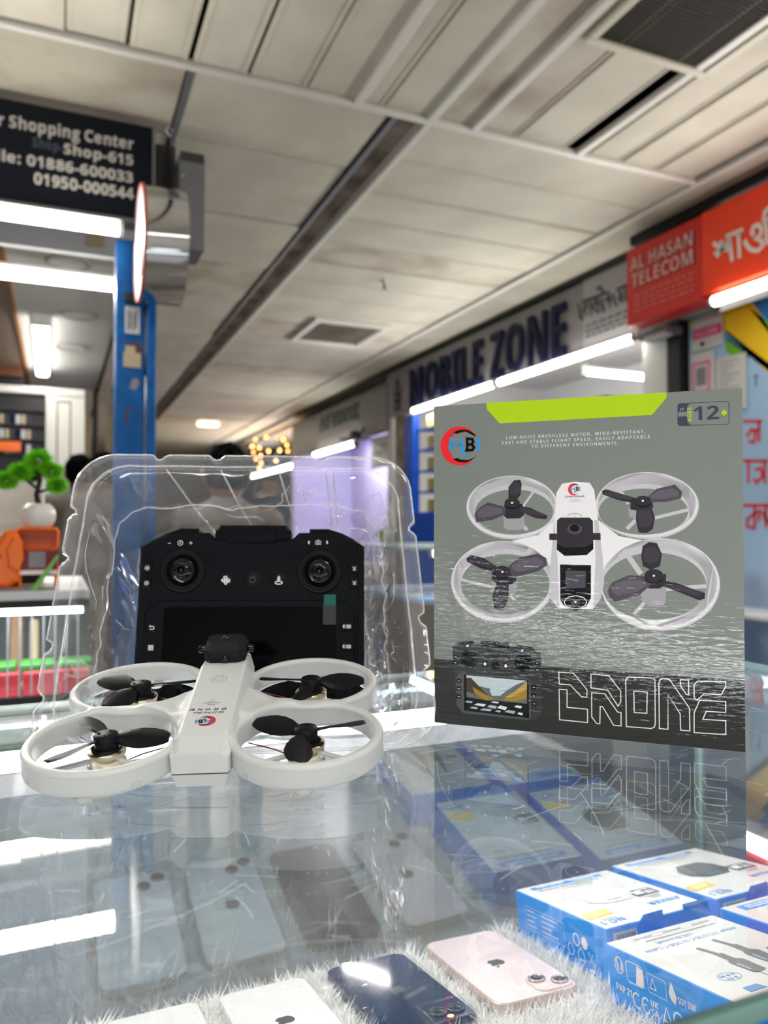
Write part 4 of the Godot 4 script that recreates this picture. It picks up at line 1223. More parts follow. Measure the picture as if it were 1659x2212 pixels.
# ------------------------------------------------------------------ the seller's own showcase counter
func counter() -> void:
	var t := thing("showcase", "glass-topped showcase counter under the drone, carton and phones", "counter", at(0, 0, 0))
	part("top_glass", bx(-0.9, 0.664, 0.992, 1.0, -0.674, -0.172), M["top_glass"], t)
	part("top_edge", bx(-0.9, 0.664, 0.9915, 0.9995, -0.1721, -0.1690, 0.001), M["glass_edge"], t)
	part("top_edge", bx(-0.9, 0.664, 0.9915, 0.9995, -0.6765, -0.6741, 0.001), M["glass_edge_pale"], t)
	part("top_edge", bx(0.6641, 0.6665, 0.9915, 0.9995, -0.674, -0.172, 0.001), M["glass_edge_pale"], t)
	part("front_pane", bx(-0.9, 0.660, 0.735, 0.9915, -0.652, -0.647), M["clear_glass"], t)
	var film := ORMMaterial3D.new()
	film.resource_name = "mirror_film"
	var im := Image.create(4, 4, false, Image.FORMAT_RGB8)
	im.fill(Color(1, 0, 1))
	film.orm_texture = ImageTexture.create_from_image(im)
	film.albedo_color = Color(0.66, 0.77, 0.86, 0.2)
	film.transparency = BaseMaterial3D.TRANSPARENCY_ALPHA
	part("mirror_film", bx(-0.9, 0.6545, 0.735, 0.9912, -0.6468, -0.6464), film, t)
	part("mirror_film", bx(0.6545, 0.6548, 0.735, 0.99, -0.646, -0.18), film, t)
	part("side_pane", bx(0.655, 0.660, 0.735, 0.9915, -0.6465, -0.18), M["clear_glass"], t)
	part("corner_post", tube(S(Color.WHITE, 0), [V(0.6575, 0.735, -0.6495), V(0.6575, 0.991, -0.6495)], 0.006, 10), M["glass_edge_pale"], t)
	part("top_channel", bx(-0.9, 0.66, 0.974, 0.9912, -0.674, -0.6525, 0.002), M["shelf_white"], t)
	part("rear_rail", bx(-0.9, 0.66, 0.950, 0.984, -0.178, -0.155, 0.002), tintc("rail_dark", rgb8(60, 68, 66)), t)
	part("rear_panel", bx(-0.9, 0.66, 0.0, 0.70, -0.172, -0.16, 0.002), M["wall_dark"], t)
	part("cabinet", bx(-0.9, 0.66, 0.0, 0.70, -0.672, -0.18, 0.003), M["shelf_white"], t)
	# sloping shelf board, higher on the seller's side
	part("shelf_board", box(S(), Transform3D(Basis(V(1, 0, 0), V(0, 0.9815, -0.1916), V(0, 0.1916, 0.9815)), V(-0.12, 0.7765, -0.415)), V(1.54, 0.012, 0.458), 0.002), M["shelf_white"], t)
	var l := thing("showcase_tube", "thin bright tube lamp under the far edge of the counter glass", "lamp", at(-0.12, 0.980, -0.583))
	part("tube", tube(S(Color.WHITE, 0), [V(-0.76, 0, 0), V(0.76, 0, 0)], 0.0075, 12), M["led_glow"], l)
	part("end_cap", tube(S(), [V(-0.775, 0, 0), V(-0.76, 0, 0)], 0.0085, 10), M["cap_grey"], l)
	part("end_cap", tube(S(), [V(0.76, 0, 0), V(0.772, 0, 0)], 0.0085, 10), M["cap_grey"], l)
	lamp_light(l, V(0, -0.012, 0), V(1, 0, 0), V(0, -1, 0.25), 1.5, 0.014, 0.115, Color(0.97, 0.99, 1.0))
	var l2 := thing("showcase_tube", "thin bright tube lamp along the seller's edge of the counter", "lamp", at(-0.12, 0.994, -0.130))
	part("tube", tube(S(Color.WHITE, 0), [V(-0.76, 0, 0), V(0.76, 0, 0)], 0.010, 12), M["led_glow"], l2)
	part("end_cap", tube(S(), [V(-0.775, 0, 0), V(-0.76, 0, 0)], 0.0085, 10), M["cap_grey"], l2)
	part("end_cap", tube(S(), [V(0.76, 0, 0), V(0.772, 0, 0)], 0.0085, 10), M["cap_grey"], l2)
	part("clip_rail", box(S(), at(0, -0.022, -0.016), V(1.55, 0.024, 0.006), 0.001), M["cap_grey"], l2)
	lamp_light(l2, V(0, 0.010, 0.0), V(1, 0, 0), V(0, 1, -0.6), 1.5, 0.014, 0.03, Color(0.97, 0.99, 1.0))
	# scratches on the glass
	var sc := S()
	var X := xf(V(1, 0, 0), V(0, 0, -1), V(0, 1.00012, 0))
	var r := RandomNumberGenerator.new()
	r.seed = 11
	for i in 520:
		var p := Vector2(r.randf_range(-0.25, 0.5), r.randf_range(0.2, 0.56))
		var a := r.randf_range(-0.5, 0.5) + (0.0 if r.randf() < 0.6 else r.randf_range(0.6, 2.4))
		var len_ := r.randf_range(0.003, 0.02) if r.randf() < 0.86 else r.randf_range(0.025, 0.08)
		var bend := r.randfn() * 0.25
		var pts := PackedVector2Array()
		for k in 5:
			pts.append(p)
			p += Vector2(cos(a), sin(a)) * len_ / 4.0
			a += bend / 4.0
		stroke(sc, pts, r.randf_range(0.00014, 0.00042), X)
	part("scratches", sc, M["scratch"], t).set_meta("kind", "stuff")
	# smudges: thin wiped dust streaks
	var sm := mat("dust", Color(0.8, 0.86, 0.9, 0.035), 0.8)
	sm.transparency = BaseMaterial3D.TRANSPARENCY_ALPHA
	var du := S()
	for i in 700:
		var p := Vector2(r.randf_range(-0.2, 0.46), r.randf_range(0.22, 0.58))
		var a := r.randf_range(-0.25, 0.25)
		var len_ := r.randf_range(0.006, 0.03)
		var d := Vector2(cos(a), sin(a))
		stroke(du, PackedVector2Array([p, p + d * len_ * 0.5 + Vector2(0, 0.0004), p + d * len_]), r.randf_range(0.0003, 0.0012), xf(V(1, 0, 0), V(0, 0, -1), V(0, 1.00006 + 0.0000002 * i, 0)))
	part("dust_streaks", du, sm, t).set_meta("kind", "stuff")

# local frame of the sloping shelf: x along the counter, y up from the fur, z towards the seller
func shelf_at(x: float, y: float, z: float, turn := 0.0) -> Transform3D:
	return Transform3D(Basis(V(1, 0, 0), V(0, 0.9815, -0.1916), V(0, 0.1916, 0.9815)), V(0.338, 0.7672, -0.5561)) * Transform3D(Basis(Vector3.UP, turn), V(x, y, z))

func case_contents() -> void:
	# fur
	var f := thing("fur_mat", "fluffy white faux-fur mat on the sloping shelf", "mat", shelf_at(0, 0, 0))
	f.set_meta("kind", "stuff")
	part("backing", box(S(), at(-0.22, -0.010, 0.063), V(1.02, 0.006, 0.294), 0.002), M["fur_base"], f)
	var r := RandomNumberGenerator.new()
	r.seed = 5
	var tuft := S(Color.WHITE, -1)
	for i in 9:
		var a := r.randf() * TAU
		var lean := r.randf_range(0.1, 0.55)
		var o := V(r.randf_range(-0.0025, 0.0025), 0, r.randf_range(-0.0025, 0.0025))
		var dir := V(cos(a) * lean, 1, sin(a) * lean).normalized()
		var hgt := r.randf_range(0.012, 0.022)
		var side := dir.cross(V(r.randfn(), r.randfn(), r.randfn())).normalized()
		var p0 := o
		var p1 := o + dir * hgt * 0.5
		var p2 := o + dir * hgt + V(cos(a), -0.25, sin(a)) * hgt * 0.22
		quad(tuft, p0 - side * 0.00055, p0 + side * 0.00055, p1 + side * 0.0004, p1 - side * 0.0004)
		tri(tuft, p1 - side * 0.0004, p1 + side * 0.0004, p2)
	var mm := MultiMesh.new()
	mm.transform_format = MultiMesh.TRANSFORM_3D
	mm.mesh = fin(tuft)
	var count := 21000
	mm.instance_count = count
	for i in count:
		var x := r.randf_range(-0.62, 0.285)
		var z := r.randf_range(-0.082, 0.205)
		var b := Basis(V(0, 0, 1), r.randfn() * 0.22) * Basis(V(1, 0, 0), r.randf_range(-0.55, 0.15)) * Basis(V(0, 1, 0), r.randf() * TAU)
		var k := r.randf_range(0.75, 1.25)
		# pressed flat under what lies on it
		var down := 0.0
		for q in [[-0.302, -0.239, -0.07, 0.08], [-0.216, -0.150, -0.067, 0.08], [-0.128, -0.058, -0.07, 0.078], [-0.038, 0.038, -0.076, 0.075], [0.062, 0.28, -0.085, 0.21], [0.044, 0.28, 0.09, 0.21]]:
			if x > q[0] - 0.003 and x < q[1] + 0.003 and z > q[2] - 0.006 and z < q[3] + 0.004:
				down = 1.0
		if down > 0.0:
			k *= 0.1
		mm.set_instance_transform(i, Transform3D(b.scaled(Vector3.ONE * k), V(x, -0.008, z)))
	var mi := MultiMeshInstance3D.new()
	mi.name = "pile"
	mi.multimesh = mm
	mi.material_override = M["fur_white"]
	mi.set_meta("kind", "stuff")
	f.add_child(mi, true)
	# phones, camera end towards the seller
	phone(shelf_at(-0.270, 0.002, 0.004), "phone_white", "phone_white_edge", "white phone lying at the left end of the fur, mostly out of view", 2, false)
	phone(shelf_at(-0.183, 0.002, 0.0055), "phone_white", "phone_white_edge", "white phone with grey fruit emblem beside the dark blue phone", 2, true)
	phone(shelf_at(-0.0925, 0.002, 0.003, -0.015), "phone_navy", "phone_navy_edge", "glossy dark blue phone in a clear case between white and pink phones", 3, true)
	phone(shelf_at(0.0, 0.002, 0.0, -0.055), "phone_pink", "phone_pink_edge", "pale pink phone with mirrored fruit emblem next to the blue cartons", 2, true)
	# charger cartons
	charger_box(shelf_at(0.118, 0.0, 0.002), V(0.108, 0.041, 0.134), "blue and white charger carton with a white charger pictured on top", true)
	charger_box(shelf_at(0.244, -0.001, -0.007), V(0.114, 0.041, 0.140), "blue and white charger carton with a dark charger pictured, against the corner", false)
	plain_box(shelf_at(0.226, 0.0, 0.148), V(0.112, 0.041, 0.13), "blue and white carton right of the cable carton, cut by the frame")
	cable_box_(shelf_at(0.099, 0.0, 0.158), V(0.108, 0.041, 0.132), "blue and white cable carton with two grey plugs pictured on top")

func apple(st: SurfaceTool, X: Transform3D, k: float) -> SurfaceTool:
	flat(st, pv([0.0, 0.34, 0.12, 0.40, 0.28, 0.41, 0.42, 0.34, 0.49, 0.26, 0.38, 0.15, 0.35, 0.0, 0.40, -0.14, 0.53, -0.24, 0.44, -0.42, 0.30, -0.57, 0.17, -0.60, 0.02, -0.55, -0.12, -0.55, -0.26, -0.60, -0.38, -0.55, -0.52, -0.36, -0.60, -0.12, -0.58, 0.12, -0.48, 0.30, -0.33, 0.40, -0.17, 0.39], k), X)
	flat(st, pv([0.02, 0.44, 0.05, 0.60, 0.16, 0.72, 0.28, 0.77, 0.27, 0.62, 0.17, 0.49], k), X)
	return st

func phone(where: Transform3D, face: String, edge: String, label: String, lenses: int, emblem: bool) -> void:
	var t := thing("phone", label, "phone", where, "phones on the fur")
	var W := 0.0715
	var L := 0.1467
	var up := xf(V(1, 0, 0), V(0, 0, -1), V(0, 0, 0))
	part("frame", slab(S(), rrect(-W / 2, -L / 2, W / 2, L / 2, 0.0105, 7), up, 0.0074, 0.0006), M[edge], t)
	part("back_glass", slab(S(), rrect(-W / 2 + 0.0009, -L / 2 + 0.0009, W / 2 - 0.0009, L / 2 - 0.0009, 0.0097, 7), up * at(0, 0, 0.0074), 0.0004, 0.0002), M[face], t)
	if emblem:
		part("emblem", apple(S(), Transform3D(Basis(V(-1, 0, 0), V(0, 0, 1), V(0, 1, 0)), V(0, 0.00788, 0.001)), 0.0125), M["logo_mirror" if face == "phone_pink" else "logo_grey"], t)
	var cx := W / 2 - 0.0185
	var cz := L / 2 - 0.0185
	var cm := part("camera_plate", slab(S(), rrect(cx - 0.0155, -cz - 0.0155, cx + 0.0155, -cz + 0.0155, 0.008, 6), up * at(0, 0, 0.0077), 0.0014, 0.0006), M[face], t)
	var spots := [[cx - 0.0072, cz - 0.0052], [cx + 0.0072, cz + 0.0052]] if lenses == 2 else [[cx - 0.0075, cz + 0.002], [cx + 0.0065, cz + 0.003]]
	for q in spots:
		part("lens_ring", lathe(S(Color.WHITE, 0), at(q[0], 0.009, q[1]), [Vector2(0.0052, 0), Vector2(0.0068, 0), Vector2(0.0068, 0.0016), Vector2(0.0052, 0.0018), Vector2(0.0052, 0)], 28), M["lens_ring" if face != "phone_navy" else "phone_navy_edge"], cm)
		part("lens", lathe(S(Color.WHITE, 0), at(q[0], 0.009, q[1]), [Vector2(0.0053, 0.0012), Vector2(0.003, 0.0017), Vector2(0, 0.0019)], 24), M["lens_black"], cm)
	part("flash", cyl(S(), at(cx - 0.008, 0.0085, cz + 0.0085) if lenses == 2 else at(cx - 0.002, 0.0085, cz + 0.011), 0.0026, 0, 0.0008, 18), M["flash_cream"], cm)
	for q in [[0.018, 0.011], [0.033, 0.011], [0.048, 0.006]]:
		part("side_button", box(S(), at(-W / 2 - 0.0002, 0.0038, L / 2 - 0.075 + q[0]), V(0.0008, 0.0026, q[1]), 0.0003), M[edge], t)
	if face == "phone_navy":
		var ck := part("clear_case", stroke(S(), rrect(-W / 2 - 0.0008, -L / 2 - 0.0008, W / 2 + 0.0008, L / 2 + 0.0008, 0.0115, 7), 0.0016, up * at(0, 0, 0.0082), true), M["clear_glass"], t)
		part("corner_bump", tube(S(Color.WHITE, 0), [V(cx - 0.017, 0.0098, cz - 0.015), V(cx - 0.017, 0.0098, cz + 0.017), V(cx + 0.017, 0.0098, cz + 0.017), V(cx + 0.017, 0.0098, cz - 0.015)], 0.0008, 8, true, true), M["clear_glass"], ck)

func up_at(y: float) -> Transform3D:
	# print plane on a lid, its lettering upright for the customer on the far side
	return Transform3D(Basis(V(-1, 0, 0), V(0, 0, 1), V(0, 1, 0)), V(0, y, 0))

func carton(where: Transform3D, s: Vector3, label: String) -> Node3D:
	var t := thing("product_carton", label, "carton", where, "blue and white cartons in the case")
	part("body", box(S(), at(0, s.y * 0.5, 0), s, 0.0006), M["carton_blue"], t)
	part("lid_sheet", slab(S(), rrect(-s.x / 2 + 0.0008, -s.z / 2 + 0.0008, s.x / 2 - 0.0008, s.z / 2 - 0.0008, 0.001, 2), xf(V(1, 0, 0), V(0, 0, -1), V(0, s.y - 0.0002, 0)), 0.0004), M["carton_white"], t)
	return t

func hang_tab(t: Node3D, s: Vector3) -> void:
	# cardboard hanger flap standing on the near edge
	part("hang_tab", slab(S(), pv([-0.022, 0.001, -0.020, 0.022, -0.016, 0.026, 0.004, 0.0265, 0.004, 0.018, 0.012, 0.013, 0.022, 0.013, 0.026, 0.017, 0.026, 0.0265, s.x / 2 - 0.004, 0.0265, s.x / 2, 0.022, s.x / 2, 0.001]), Transform3D(Basis(V(1, 0, 0), V(0, 1, 0), V(0, 0, 1)), V(0, s.y - 0.022, s.z / 2)), 0.0008), M["carton_blue"], t)
	var bc := S()
	part("barcode_label", flat(bc, pv([-s.x / 2 + 0.006, s.y - 0.020, -0.024, s.y - 0.020, -0.024, s.y - 0.004, -s.x / 2 + 0.006, s.y - 0.004]), at(0, 0, s.z / 2 + 0.0002)), M["carton_white"], t)
	var ln := S()
	var x := -s.x / 2 + 0.010
	while x < -0.026:
		var w := rng.randf_range(0.0003, 0.0009)
		stroke(ln, pv([x, s.y - 0.018, x, s.y - 0.006]), w, at(0, 0, s.z / 2 + 0.0004))
		x += w + rng.randf_range(0.0004, 0.0009)
	part("barcode", ln, M["letter_black"], t)

func side_marks(t: Node3D, s: Vector3, full: bool) -> void:
	# print on the left side, which faces -x; reading runs towards the seller
	var X := Transform3D(Basis(V(0, 0, 1), V(0, 1, 0), V(-1, 0, 0)), V(-s.x / 2 - 0.0002, 0, 0))
	var st := S()
	if full:
		text(st, "PAP 21", X * at(-0.058, 0.012, 0), 0.0048, 0.017, "sansbold")
		stroke(st, circ(Vector2(-0.052, 0.030), 0.0045, 0.0055, 16), 0.0008, X, true)
		stroke(st, pv([-0.053, 0.0265, -0.0545, 0.034]), 0.0012, X)
		stroke(st, pv([-0.050, 0.027, -0.0485, 0.0335]), 0.0012, X)
		stroke(st, rrect(-0.044, 0.022, -0.026, 0.036, 0.003), 0.0006, X, true)
		flat(st, pv([-0.035, 0.0225, -0.0265, 0.0225, -0.0265, 0.034, -0.032, 0.0355]), X)
		stroke(st, circ(Vector2(-0.036, 0.0115), 0.0042, 0.0048, 14).slice(2, 13), 0.0011, X)
		stroke(st, circ(Vector2(-0.0265, 0.0115), 0.0042, 0.0048, 14).slice(2, 13), 0.0011, X)
		stroke(st, pv([-0.030, 0.0115, -0.026, 0.0115]), 0.001, X)
		text(st, "UK", X * at(-0.0215, 0.013, 0), 0.0042, 0.0075, "sansbold")
		text(st, "CA", X * at(-0.0215, 0.0075, 0), 0.0042, 0.0075, "sansbold")
		stroke(st, pv([-0.010, 0.008, -0.002, 0.008, -0.006, 0.017]), 0.0012, X, true)
		stroke(st, circ(Vector2(0.005, 0.0125), 0.0046, 0.005, 16), 0.0012, X, true)
		stroke(st, pv([0.002, 0.0115, 0.008, 0.0115]), 0.0008, X)
		stroke(st, rrect(-0.022, 0.022, -0.004, 0.034, 0.001), 0.0004, X, true)
		stroke(st, pv([-0.020, 0.025, -0.0165, 0.032, -0.014, 0.025]), 0.0008, X, true)
		flat(st, pv([0.0, 0.024, 0.004, 0.022, 0.006, 0.027, 0.002, 0.036, -0.0015, 0.028]), X)
		text(st, "SOY INK", X * at(0.007, 0.024, 0), 0.0042, 0.016, "sansbold")
		stroke(st, circ(Vector2(0.018, 0.012), 0.0042, 0.0046, 6), 0.0009, X, true)
		stroke(st, pv([0.026, 0.006, 0.033, 0.018]), 0.0008, X)
		stroke(st, pv([0.033, 0.006, 0.026, 0.018]), 0.0008, X)
		stroke(st, pv([0.026, 0.018, 0.033, 0.018]), 0.0012, X)
		flat(st, pv([0.026, 0.0015, 0.033, 0.0015, 0.033, 0.0035, 0.026, 0.0035]), X)
		for k in 3:
			stroke(st, pv([0.040, 0.016 - 0.003 * k, 0.055, 0.016 - 0.003 * k]), 0.0006, X)
	else:
		flat(st, circ(Vector2(0.036, 0.0225), 0.0042, 0.0048), X)
		stroke(st, circ(Vector2(0.025, 0.0225), 0.004, 0.0046), 0.0012, X, true)
		stroke(st, circ(Vector2(0.016, 0.013), 0.0045, 0.005, 6), 0.0008, X, true)
		stroke(st, pv([0.026, 0.008, 0.026, 0.013, 0.030, 0.018, 0.034, 0.013, 0.034, 0.008]), 0.0008, X, true)
		stroke(st, pv([0.040, 0.008, 0.047, 0.017]), 0.0007, X)
		stroke(st, pv([0.047, 0.008, 0.040, 0.017]), 0.0007, X)
		flat(st, pv([0.040, 0.003, 0.047, 0.003, 0.047, 0.0045, 0.040, 0.0045]), X)
		stroke(st, pv([-0.052, 0.031, 0.008, 0.031, 0.008, 0.012, -0.052, 0.012]), 0.0003, X, true)
		for k in 4:
			stroke(st, pv([-0.049, 0.028 - 0.0042 * k, -0.038 + 0.003 * (k % 2), 0.028 - 0.0042 * k]), 0.0008, X)
			stroke(st, pv([-0.026, 0.028 - 0.0042 * k, -0.002 - 0.004 * (k % 3), 0.028 - 0.0042 * k]), 0.0008, X)
	part("side_print", st, M["letter_white"], t)

func charger_box(where: Transform3D, s: Vector3, label: String, light: bool) -> void:
	var t := carton(where, s, label)
	var y := s.y + 0.0004
	var pr := S()
	var hw := s.x / 2
	var hl := s.z / 2
	# in the print plane x grows to the left of the seller and y towards the seller
	var blue := lin8(20, 140, 226)
	var ink := lin8(110, 116, 124)
	part_colour(pr, blue)
	flat(pr, pv([-hw + 0.016, -hl + 0.006, hw - 0.012, -hl + 0.006, hw - 0.012, -hl + 0.0135, -hw + 0.016, -hl + 0.0135]), up_at(y))
	part_colour(pr, lin8(240, 246, 250))
	stroke(pr, pv([-hw + 0.024, -hl + 0.0085, -0.002, -hl + 0.0085]), 0.0016, up_at(y + 0.0001))
	stroke(pr, pv([-hw + 0.024, -hl + 0.0112, -0.006, -hl + 0.0112]), 0.0012, up_at(y + 0.0001))
	stroke(pr, pv([0.004, -hl + 0.0085, hw - 0.018, -hl + 0.0085]), 0.0016, up_at(y + 0.0001))
	part_colour(pr, ink)
	text(pr, "Fast Charging, Stylish Design", up_at(y) * at(-hw + 0.026, -hl + 0.0172, 0), 0.0042, 0.068, "sansbold")
	stroke(pr, pv([-hw + 0.036, -hl + 0.0255, hw - 0.03, -hl + 0.0255]), 0.0008, up_at(y))
	# pictured charger: a rounded hexagonal block
	var shade := [lin8(236, 236, 234), lin8(206, 207, 208), lin8(222, 222, 221)] if light else [lin8(82, 88, 96), lin8(52, 57, 64), lin8(66, 71, 79)]
	part_colour(pr, shade[0])
	var cy := 0.000
	flat(pr, pv([-0.024, cy - 0.012, -0.016, cy - 0.026, 0.012, cy - 0.026, 0.024, cy - 0.010, 0.024, cy + 0.008, 0.012, cy + 0.018, -0.014, cy + 0.018, -0.024, cy + 0.006]), up_at(y + 0.0001))
	part_colour(pr, shade[1])
	flat(pr, pv([-0.024, cy - 0.002, -0.012, cy + 0.004, 0.012, cy + 0.004, 0.024, cy - 0.004, 0.024, cy + 0.008, 0.012, cy + 0.018, -0.014, cy + 0.018, -0.024, cy + 0.006]), up_at(y + 0.0002))
	part_colour(pr, shade[2])
	flat(pr, pv([-0.012, cy + 0.004, 0.012, cy + 0.004, 0.012, cy + 0.018, -0.014, cy + 0.018]), up_at(y + 0.0003))
	part_colour(pr, ink if light else lin8(40, 150, 190))
	text(pr, "ANKER", up_at(y + 0.0004) * at(-0.008, cy + 0.010, 0), 0.0032, 0.016, "sansbold")
	part_colour(pr, lin8(70, 76, 84))
	flat(pr, rrect(0.008 - hw, 0.0015, 0.034 - hw, 0.019, 0.002), up_at(y + 0.0001))
	part_colour(pr, lin8(236, 238, 240))
	text(pr, "18", up_at(y + 0.0002) * at(-hw + 0.0105, 0.009, 0), 0.0065, 0.009, "sansbold")
	flat(pr, pv([-hw + 0.022, 0.006, -hw + 0.031, 0.006, -hw + 0.031, 0.0145, -hw + 0.022, 0.0145]), up_at(y + 0.0002))
	stroke(pr, pv([-hw + 0.011, 0.0045, -hw + 0.026, 0.0045]), 0.0014, up_at(y + 0.0002))
	part_colour(pr, lin8(150, 158, 168))
	stroke(pr, rrect(0.008 - hw, 0.0205, 0.034 - hw, 0.030, 0.001), 0.0003, up_at(y + 0.0001), true)
	stroke(pr, pv([-hw + 0.013, 0.0235, -hw + 0.029, 0.0235]), 0.0013, up_at(y + 0.0001))
	stroke(pr, pv([-hw + 0.015, 0.0268, -hw + 0.027, 0.0268]), 0.0013, up_at(y + 0.0001))
	part_colour(pr, blue)
	text(pr, "ANKER", up_at(y + 0.0001) * at(-hw + 0.006, 0.036, 0), 0.0072, 0.034, "sansbold")
	part_colour(pr, lin8(248, 196, 60))
	flat(pr, pv([hw - 0.030, 0.026, hw - 0.003, 0.030, hw - 0.003, 0.043, hw - 0.030, 0.040]), up_at(y + 0.0001))
	part_colour(pr, lin8(252, 238, 200))
	stroke(pr, pv([hw - 0.026, 0.031, hw - 0.006, 0.034]), 0.0018, up_at(y + 0.0002))
	stroke(pr, pv([hw - 0.023, 0.0355, hw - 0.006, 0.0385]), 0.0016, up_at(y + 0.0002))
	part_colour(pr, blue)
	text(pr, "NO.1", up_at(y + 0.0001) * at(hw - 0.028, hl - 0.016, 0), 0.0085, 0.022, "sansbold")
	part_colour(pr, ink)
	stroke(pr, pv([hw - 0.026, hl - 0.0185, hw - 0.010, hl - 0.0185]), 0.0008, up_at(y + 0.0001))
	part("lid_print", pr, M["print"], t)
	side_marks(t, s, false)
	hang_tab(t, s)

func plain_box(where: Transform3D, s: Vector3, label: String) -> void:
	var t := carton(where, s, label)
	var pr := S(lin8(20, 140, 226))
	var y := s.y + 0.0004
	flat(pr, pv([-s.x / 2 + 0.01, -s.z / 2 + 0.006, s.x / 2 - 0.012, -s.z / 2 + 0.006, s.x / 2 - 0.012, -s.z / 2 + 0.017, -s.x / 2 + 0.01, -s.z / 2 + 0.017]), up_at(y))
	part_colour(pr, lin8(240, 246, 250))
	stroke(pr, pv([0.0, -s.z / 2 + 0.0095, s.x / 2 - 0.018, -s.z / 2 + 0.0095]), 0.0016, up_at(y + 0.0001))
	stroke(pr, pv([0.008, -s.z / 2 + 0.0135, s.x / 2 - 0.018, -s.z / 2 + 0.0135]), 0.0016, up_at(y + 0.0001))
	part_colour(pr, lin8(110, 116, 124))
	text(pr, "Design", up_at(y) * at(0.010, -s.z / 2 + 0.022, 0), 0.0048, 0.018, "sansbold")
	part("lid_print", pr, M["print"], t)
	hang_tab(t, s)

func cable_box_(where: Transform3D, s: Vector3, label: String) -> void:
	var t := carton(where, s, label)
	var y := s.y + 0.0004
	var hw := s.x / 2
	var hl := s.z / 2
	var blue := lin8(72, 140, 206)
	var ink := lin8(132, 138, 146)
	var pr := S(ink)
	stroke(pr, rrect(-hw + 0.006, -hl + 0.005, hw - 0.016, -hl + 0.011, 0.001), 0.0003, up_at(y), true)
	for k in 3:
		stroke(pr, pv([-hw + 0.012 + k * 0.029, -hl + 0.008, -hw + 0.030 + k * 0.029, -hl + 0.008]), 0.0014, up_at(y))
	stroke(pr, pv([-hw + 0.012, -hl + 0.0155, hw - 0.026, -hl + 0.0155]), 0.0014, up_at(y))
	part_colour(pr, blue)
	text(pr, "(3ft Braided)", up_at(y) * at(0.016 - 0.026, -hl + 0.0205, 0), 0.0046, 0.034, "sans")
	text(pr, "Anker 322 USB-C to USB-C Cable", up_at(y) * at(-hw + 0.008, -hl + 0.029, 0), 0.0052, 0.088, "sans")
	var dark := lin8(96, 98, 104)
	for q in [[0.004, 0.0], [-0.017, -0.006]]:
		part_colour(pr, dark)
		stroke(pr, pv([q[0] + 0.004, -hl + 0.046 + q[1], q[0], 0.0 + q[1]]), 0.0034, up_at(y + 0.0001))
		flat(pr, pv([q[0] - 0.0028, -0.004 + q[1], q[0] + 0.003, -0.004 + q[1], q[0] + 0.0032, 0.008 + q[1], q[0] + 0.006, 0.012 + q[1], q[0] + 0.005, 0.031 + q[1], q[0] + 0.001, 0.034 + q[1], q[0] - 0.006, 0.032 + q[1], q[0] - 0.007, 0.012 + q[1], q[0] - 0.003, 0.008 + q[1]]), up_at(y + 0.0002))
		part_colour(pr, lin8(206, 208, 210))
		flat(pr, pv([q[0] - 0.0045, 0.033 + q[1], q[0] + 0.002, 0.0345 + q[1], q[0] + 0.001, 0.042 + q[1], q[0] - 0.0055, 0.041 + q[1]]), up_at(y + 0.0002))
		text(pr, "ANKER", up_at(y + 0.0003) * Transform3D(Basis(Vector3.BACK, -PI / 2), V(q[0] + 0.002, 0.028 + q[1], 0)), 0.0026, 0.012, "sansbold")
	part_colour(pr, dark)
	flat(pr, rrect(-hw + 0.010, 0.006, -hw + 0.024, 0.013, 0.002), up_at(y + 0.0001))
	part_colour(pr, blue)
	stroke(pr, circ(Vector2(0.027, 0.028), 0.0085, 0.0062), 0.0004, up_at(y), true)
	text(pr, "3 ft", up_at(y) * at(0.0225, 0.0295, 0), 0.0032, 0.009, "sansbold")
	text(pr, "0.9 m", up_at(y) * at(0.021, 0.0245, 0), 0.0032, 0.012, "sansbold")
	flat(pr, pv([0.022, 0.045, 0.034, 0.045, 0.034, 0.052, 0.020, 0.052]), up_at(y))
	part("lid_print", pr, M["print"], t)
	side_marks(t, s, true)

